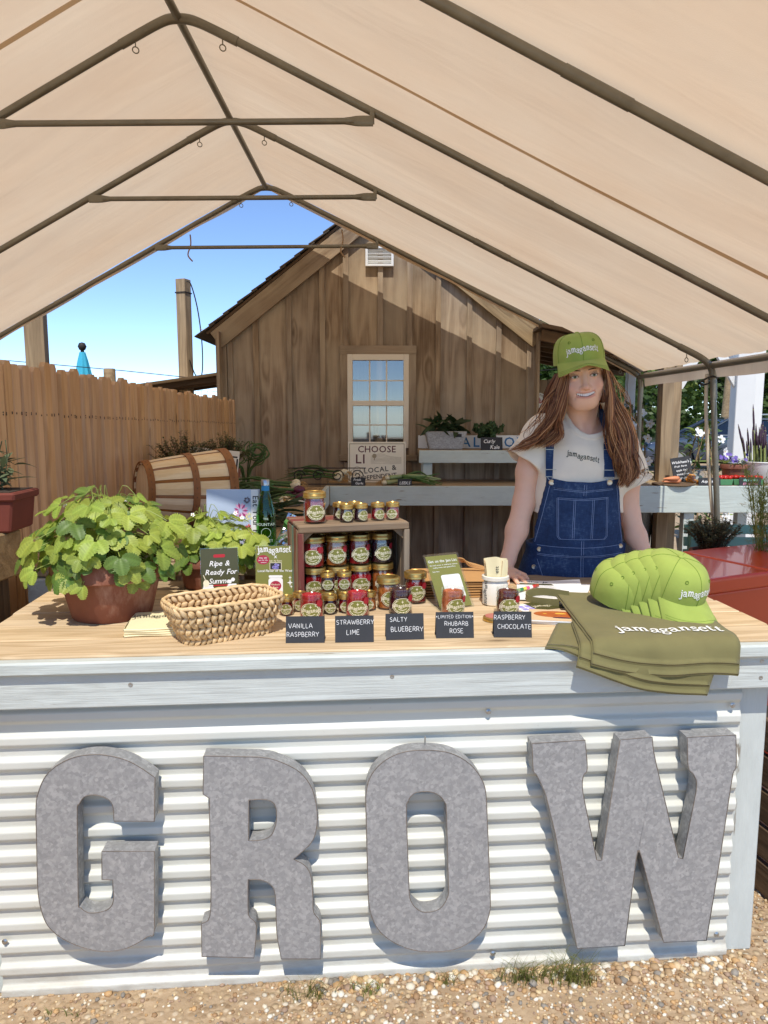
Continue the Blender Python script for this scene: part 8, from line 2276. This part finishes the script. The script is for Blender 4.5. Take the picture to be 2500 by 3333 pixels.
# ------------------------------------------------------------------ trees and far fence
M_BARK = plain('bark', hexc('4a3d30'), .9, var=.3, scale=12, bump=.5)
M_TREE = [leafmat('dark_tree_leaf', hexc('22331a'), hexc('3a4d28'), .15, .5, .2), leafmat('mid_tree_leaf', hexc('33471f'), hexc('566c32'), .2, .5, .2), leafmat('light_tree_leaf', hexc('5d7030'), hexc('84944a'), .25, .5, .2)]
def tree(x, y_, h, r, mi, label, seed, n=9000, leaf=.30):
    rng = np.random.default_rng(seed); t = thing('broadleaf_tree', label, 'tree', (x, y_, 0), group='trees beyond the yard')
    b = MB(); b.tube(smooth_path([(0, 0, 0), (.1, 0, h * .25), (-.05, .1, h * .55), (.1, 0, h * .85)], 4), [.30 - .02 * k for k in range(13)], 8)
    for k in range(6):
        a = k * 1.05; b.tube(smooth_path([(0, 0, h * (.2 + .08 * k)), (r * .4 * math.cos(a), r * .4 * math.sin(a), h * (.34 + .08 * k)), (r * .8 * math.cos(a), r * .8 * math.sin(a), h * (.42 + .08 * k))], 3), [.10, .09, .08, .07, .05, .04, .02], 6)
    b.obj('trunk', M_BARK, t, smooth='all')
    cl = []
    for k in range(46):
        v = rng.normal(size=3); v /= np.linalg.norm(v); q = rng.uniform(.45, 1.0)
        cl.append((v * q * np.array([r, r, h * .47]) + np.array([0, 0, h * .54]), rng.uniform(.16, .30) * r))
    V = []; 
    for i in range(n):
        c, cr = cl[rng.integers(len(cl))]; v = rng.normal(size=3); v /= np.linalg.norm(v); p = c + v * cr * rng.uniform(.6, 1.05)
        if p[2] < .3: p[2] = .3 + rng.random() * .5
        nrm = v + rng.normal(size=3) * .5; nrm /= np.linalg.norm(nrm); a = np.cross(nrm, [.3, .2, .9]); a /= np.linalg.norm(a) + 1e-9; w = np.cross(nrm, a); s = leaf * rng.uniform(.6, 1.3)
        V += [p - a * s * .5, p - w * s * .35, p + a * s * .5, p + w * s * .35]
    me = bpy.data.meshes.new('crown'); me.from_pydata([tuple(v) for v in V], [], [(4 * i, 4 * i + 1, 4 * i + 2, 4 * i + 3) for i in range(n)]); me.materials.append(M_TREE[mi]); link('crown', me, t)
tree(11.6, 34, 9.0, 3.2, 2, 'pale green tree standing in full sun beyond the yard', 1, 7000, .26)
tree(14.5, 42, 11, 4.2, 0, 'dark dense tree behind the timber post', 2)
tree(18.5, 38, 10.5, 4.0, 0, 'dark tree behind the tent leg', 3)
tree(22.5, 41, 11.5, 4.4, 1, 'dark green tree with lit leaves behind the white posts', 4)
tree(26.5, 38, 10, 4.0, 0, 'dark tree at the end of the row, past the white posts', 5)
tree(16.8, 31, 6.5, 2.6, 1, 'shorter green tree in front of the dark ones', 6)
tree(20.4, 33, 8, 3.0, 0, 'round dark tree near the metal gate', 7)
tree(24.0, 46, 12, 5.0, 0, 'tall dark tree filling the gap behind the others', 9)
tree(13.0, 47, 12, 5.0, 0, 'broad dark tree at the back of the row', 10)
tree(18.5, 47, 12.5, 5.0, 0, 'tallest dark tree at the back of the row', 11)
tree(9.0, 40, 7.5, 3.0, 1, 'green tree seen beside the lean-to', 8)
gf = thing('farm_gate', 'grey tube farm gate with wire mesh below the dark trees', 'gate', (16.5, 27, 0))
for x0, x1 in ((-4.2, -1.0), (-.9, 2.3), (2.4, 5.6)):
    b = MB(); z0, z1 = .3, 1.55
    for a, c in (((x0, z0), (x1, z0)), ((x1, z0), (x1, z1)), ((x1, z1), (x0, z1)), ((x0, z1), (x0, z0)), ((x0, z0), (x1, z1))): b.tube([(a[0], 0, a[1]), (c[0], 0, c[1])], .035, 6)
    b.obj('gate_frame', M_STEEL, gf)
b = MB()
for i in range(70): b.tube([(-4.2 + i * .14, .02, .3), (-4.2 + i * .14, .02, 1.5)], .007, 3, False)
for i in range(9): b.tube([(-4.2, .02, .35 + i * .14), (5.6, .02, .35 + i * .14)], .007, 3, False)
tag(b.obj('wire_mesh', M_IRON, gf), kind='stuff')
up = thing('utility_pole', 'leaning grey utility pole with wires in front of the trees', 'utility pole', (10.9, 24, 0))
b = MB(); b.tube([(0, 0, 0), (.35, 0, 7)], [.13, .10], 10); b.obj('pole', M_TIMBER, up, smooth=True)
b = MB(); b.box((.36, -.18, 2.35), (.16, .12, .5)); b.obj('meter_box', M_WHITE, up, bevel=.01)
for z in (3.2, 3.5): b = MB(); b.tube(smooth_path([(.2, 0, z + .6), (-6, 4, z - .1), (-12, 8, z + .3)], 8), .012, 4); b.obj('wire', M_IRON, up)
# grass verge beyond the gravel
gv = MB(); gv.grid(lambda u, v: (lerp(4, 40, u), lerp(23.5, 60, v), .012 + .05 * math.sin(u * 9) * math.sin(v * 7) + .05), 12, 8)
M_VERGE = plain('verge_green', hexc('6f7f3a'), .9, var=.35, scale=3, bump=.6)
tag(gv.obj('lawn', M_VERGE), 'green verge below the trees', kind='structure')
hd = thing('hedge_bank', 'bank of shrubs below the trees beyond the parked car', 'hedge', (17, 30, 0))
rngn = np.random.default_rng(44); V = []
n = 16000
for i in range(n):
    x = rngn.uniform(-9, 14); z = abs(rngn.normal(0, .5)) + .1; p = np.array([x, rngn.normal(0, .6), min(z * 2.4, 4.5)]); v = rngn.normal(size=3); v /= np.linalg.norm(v); a = np.cross(v, [.3, .2, .9]); a /= np.linalg.norm(a); w = np.cross(v, a); s = rngn.uniform(.15, .32)
    V += [p - a * s * .5, p - w * s * .35, p + a * s * .5, p + w * s * .35]
me = bpy.data.meshes.new('foliage'); me.from_pydata([tuple(v) for v in V], [], [(4 * i, 4 * i + 1, 4 * i + 2, 4 * i + 3) for i in range(n)]); me.materials.append(M_TREE[1]); tag(link('foliage', me, hd), kind='stuff')
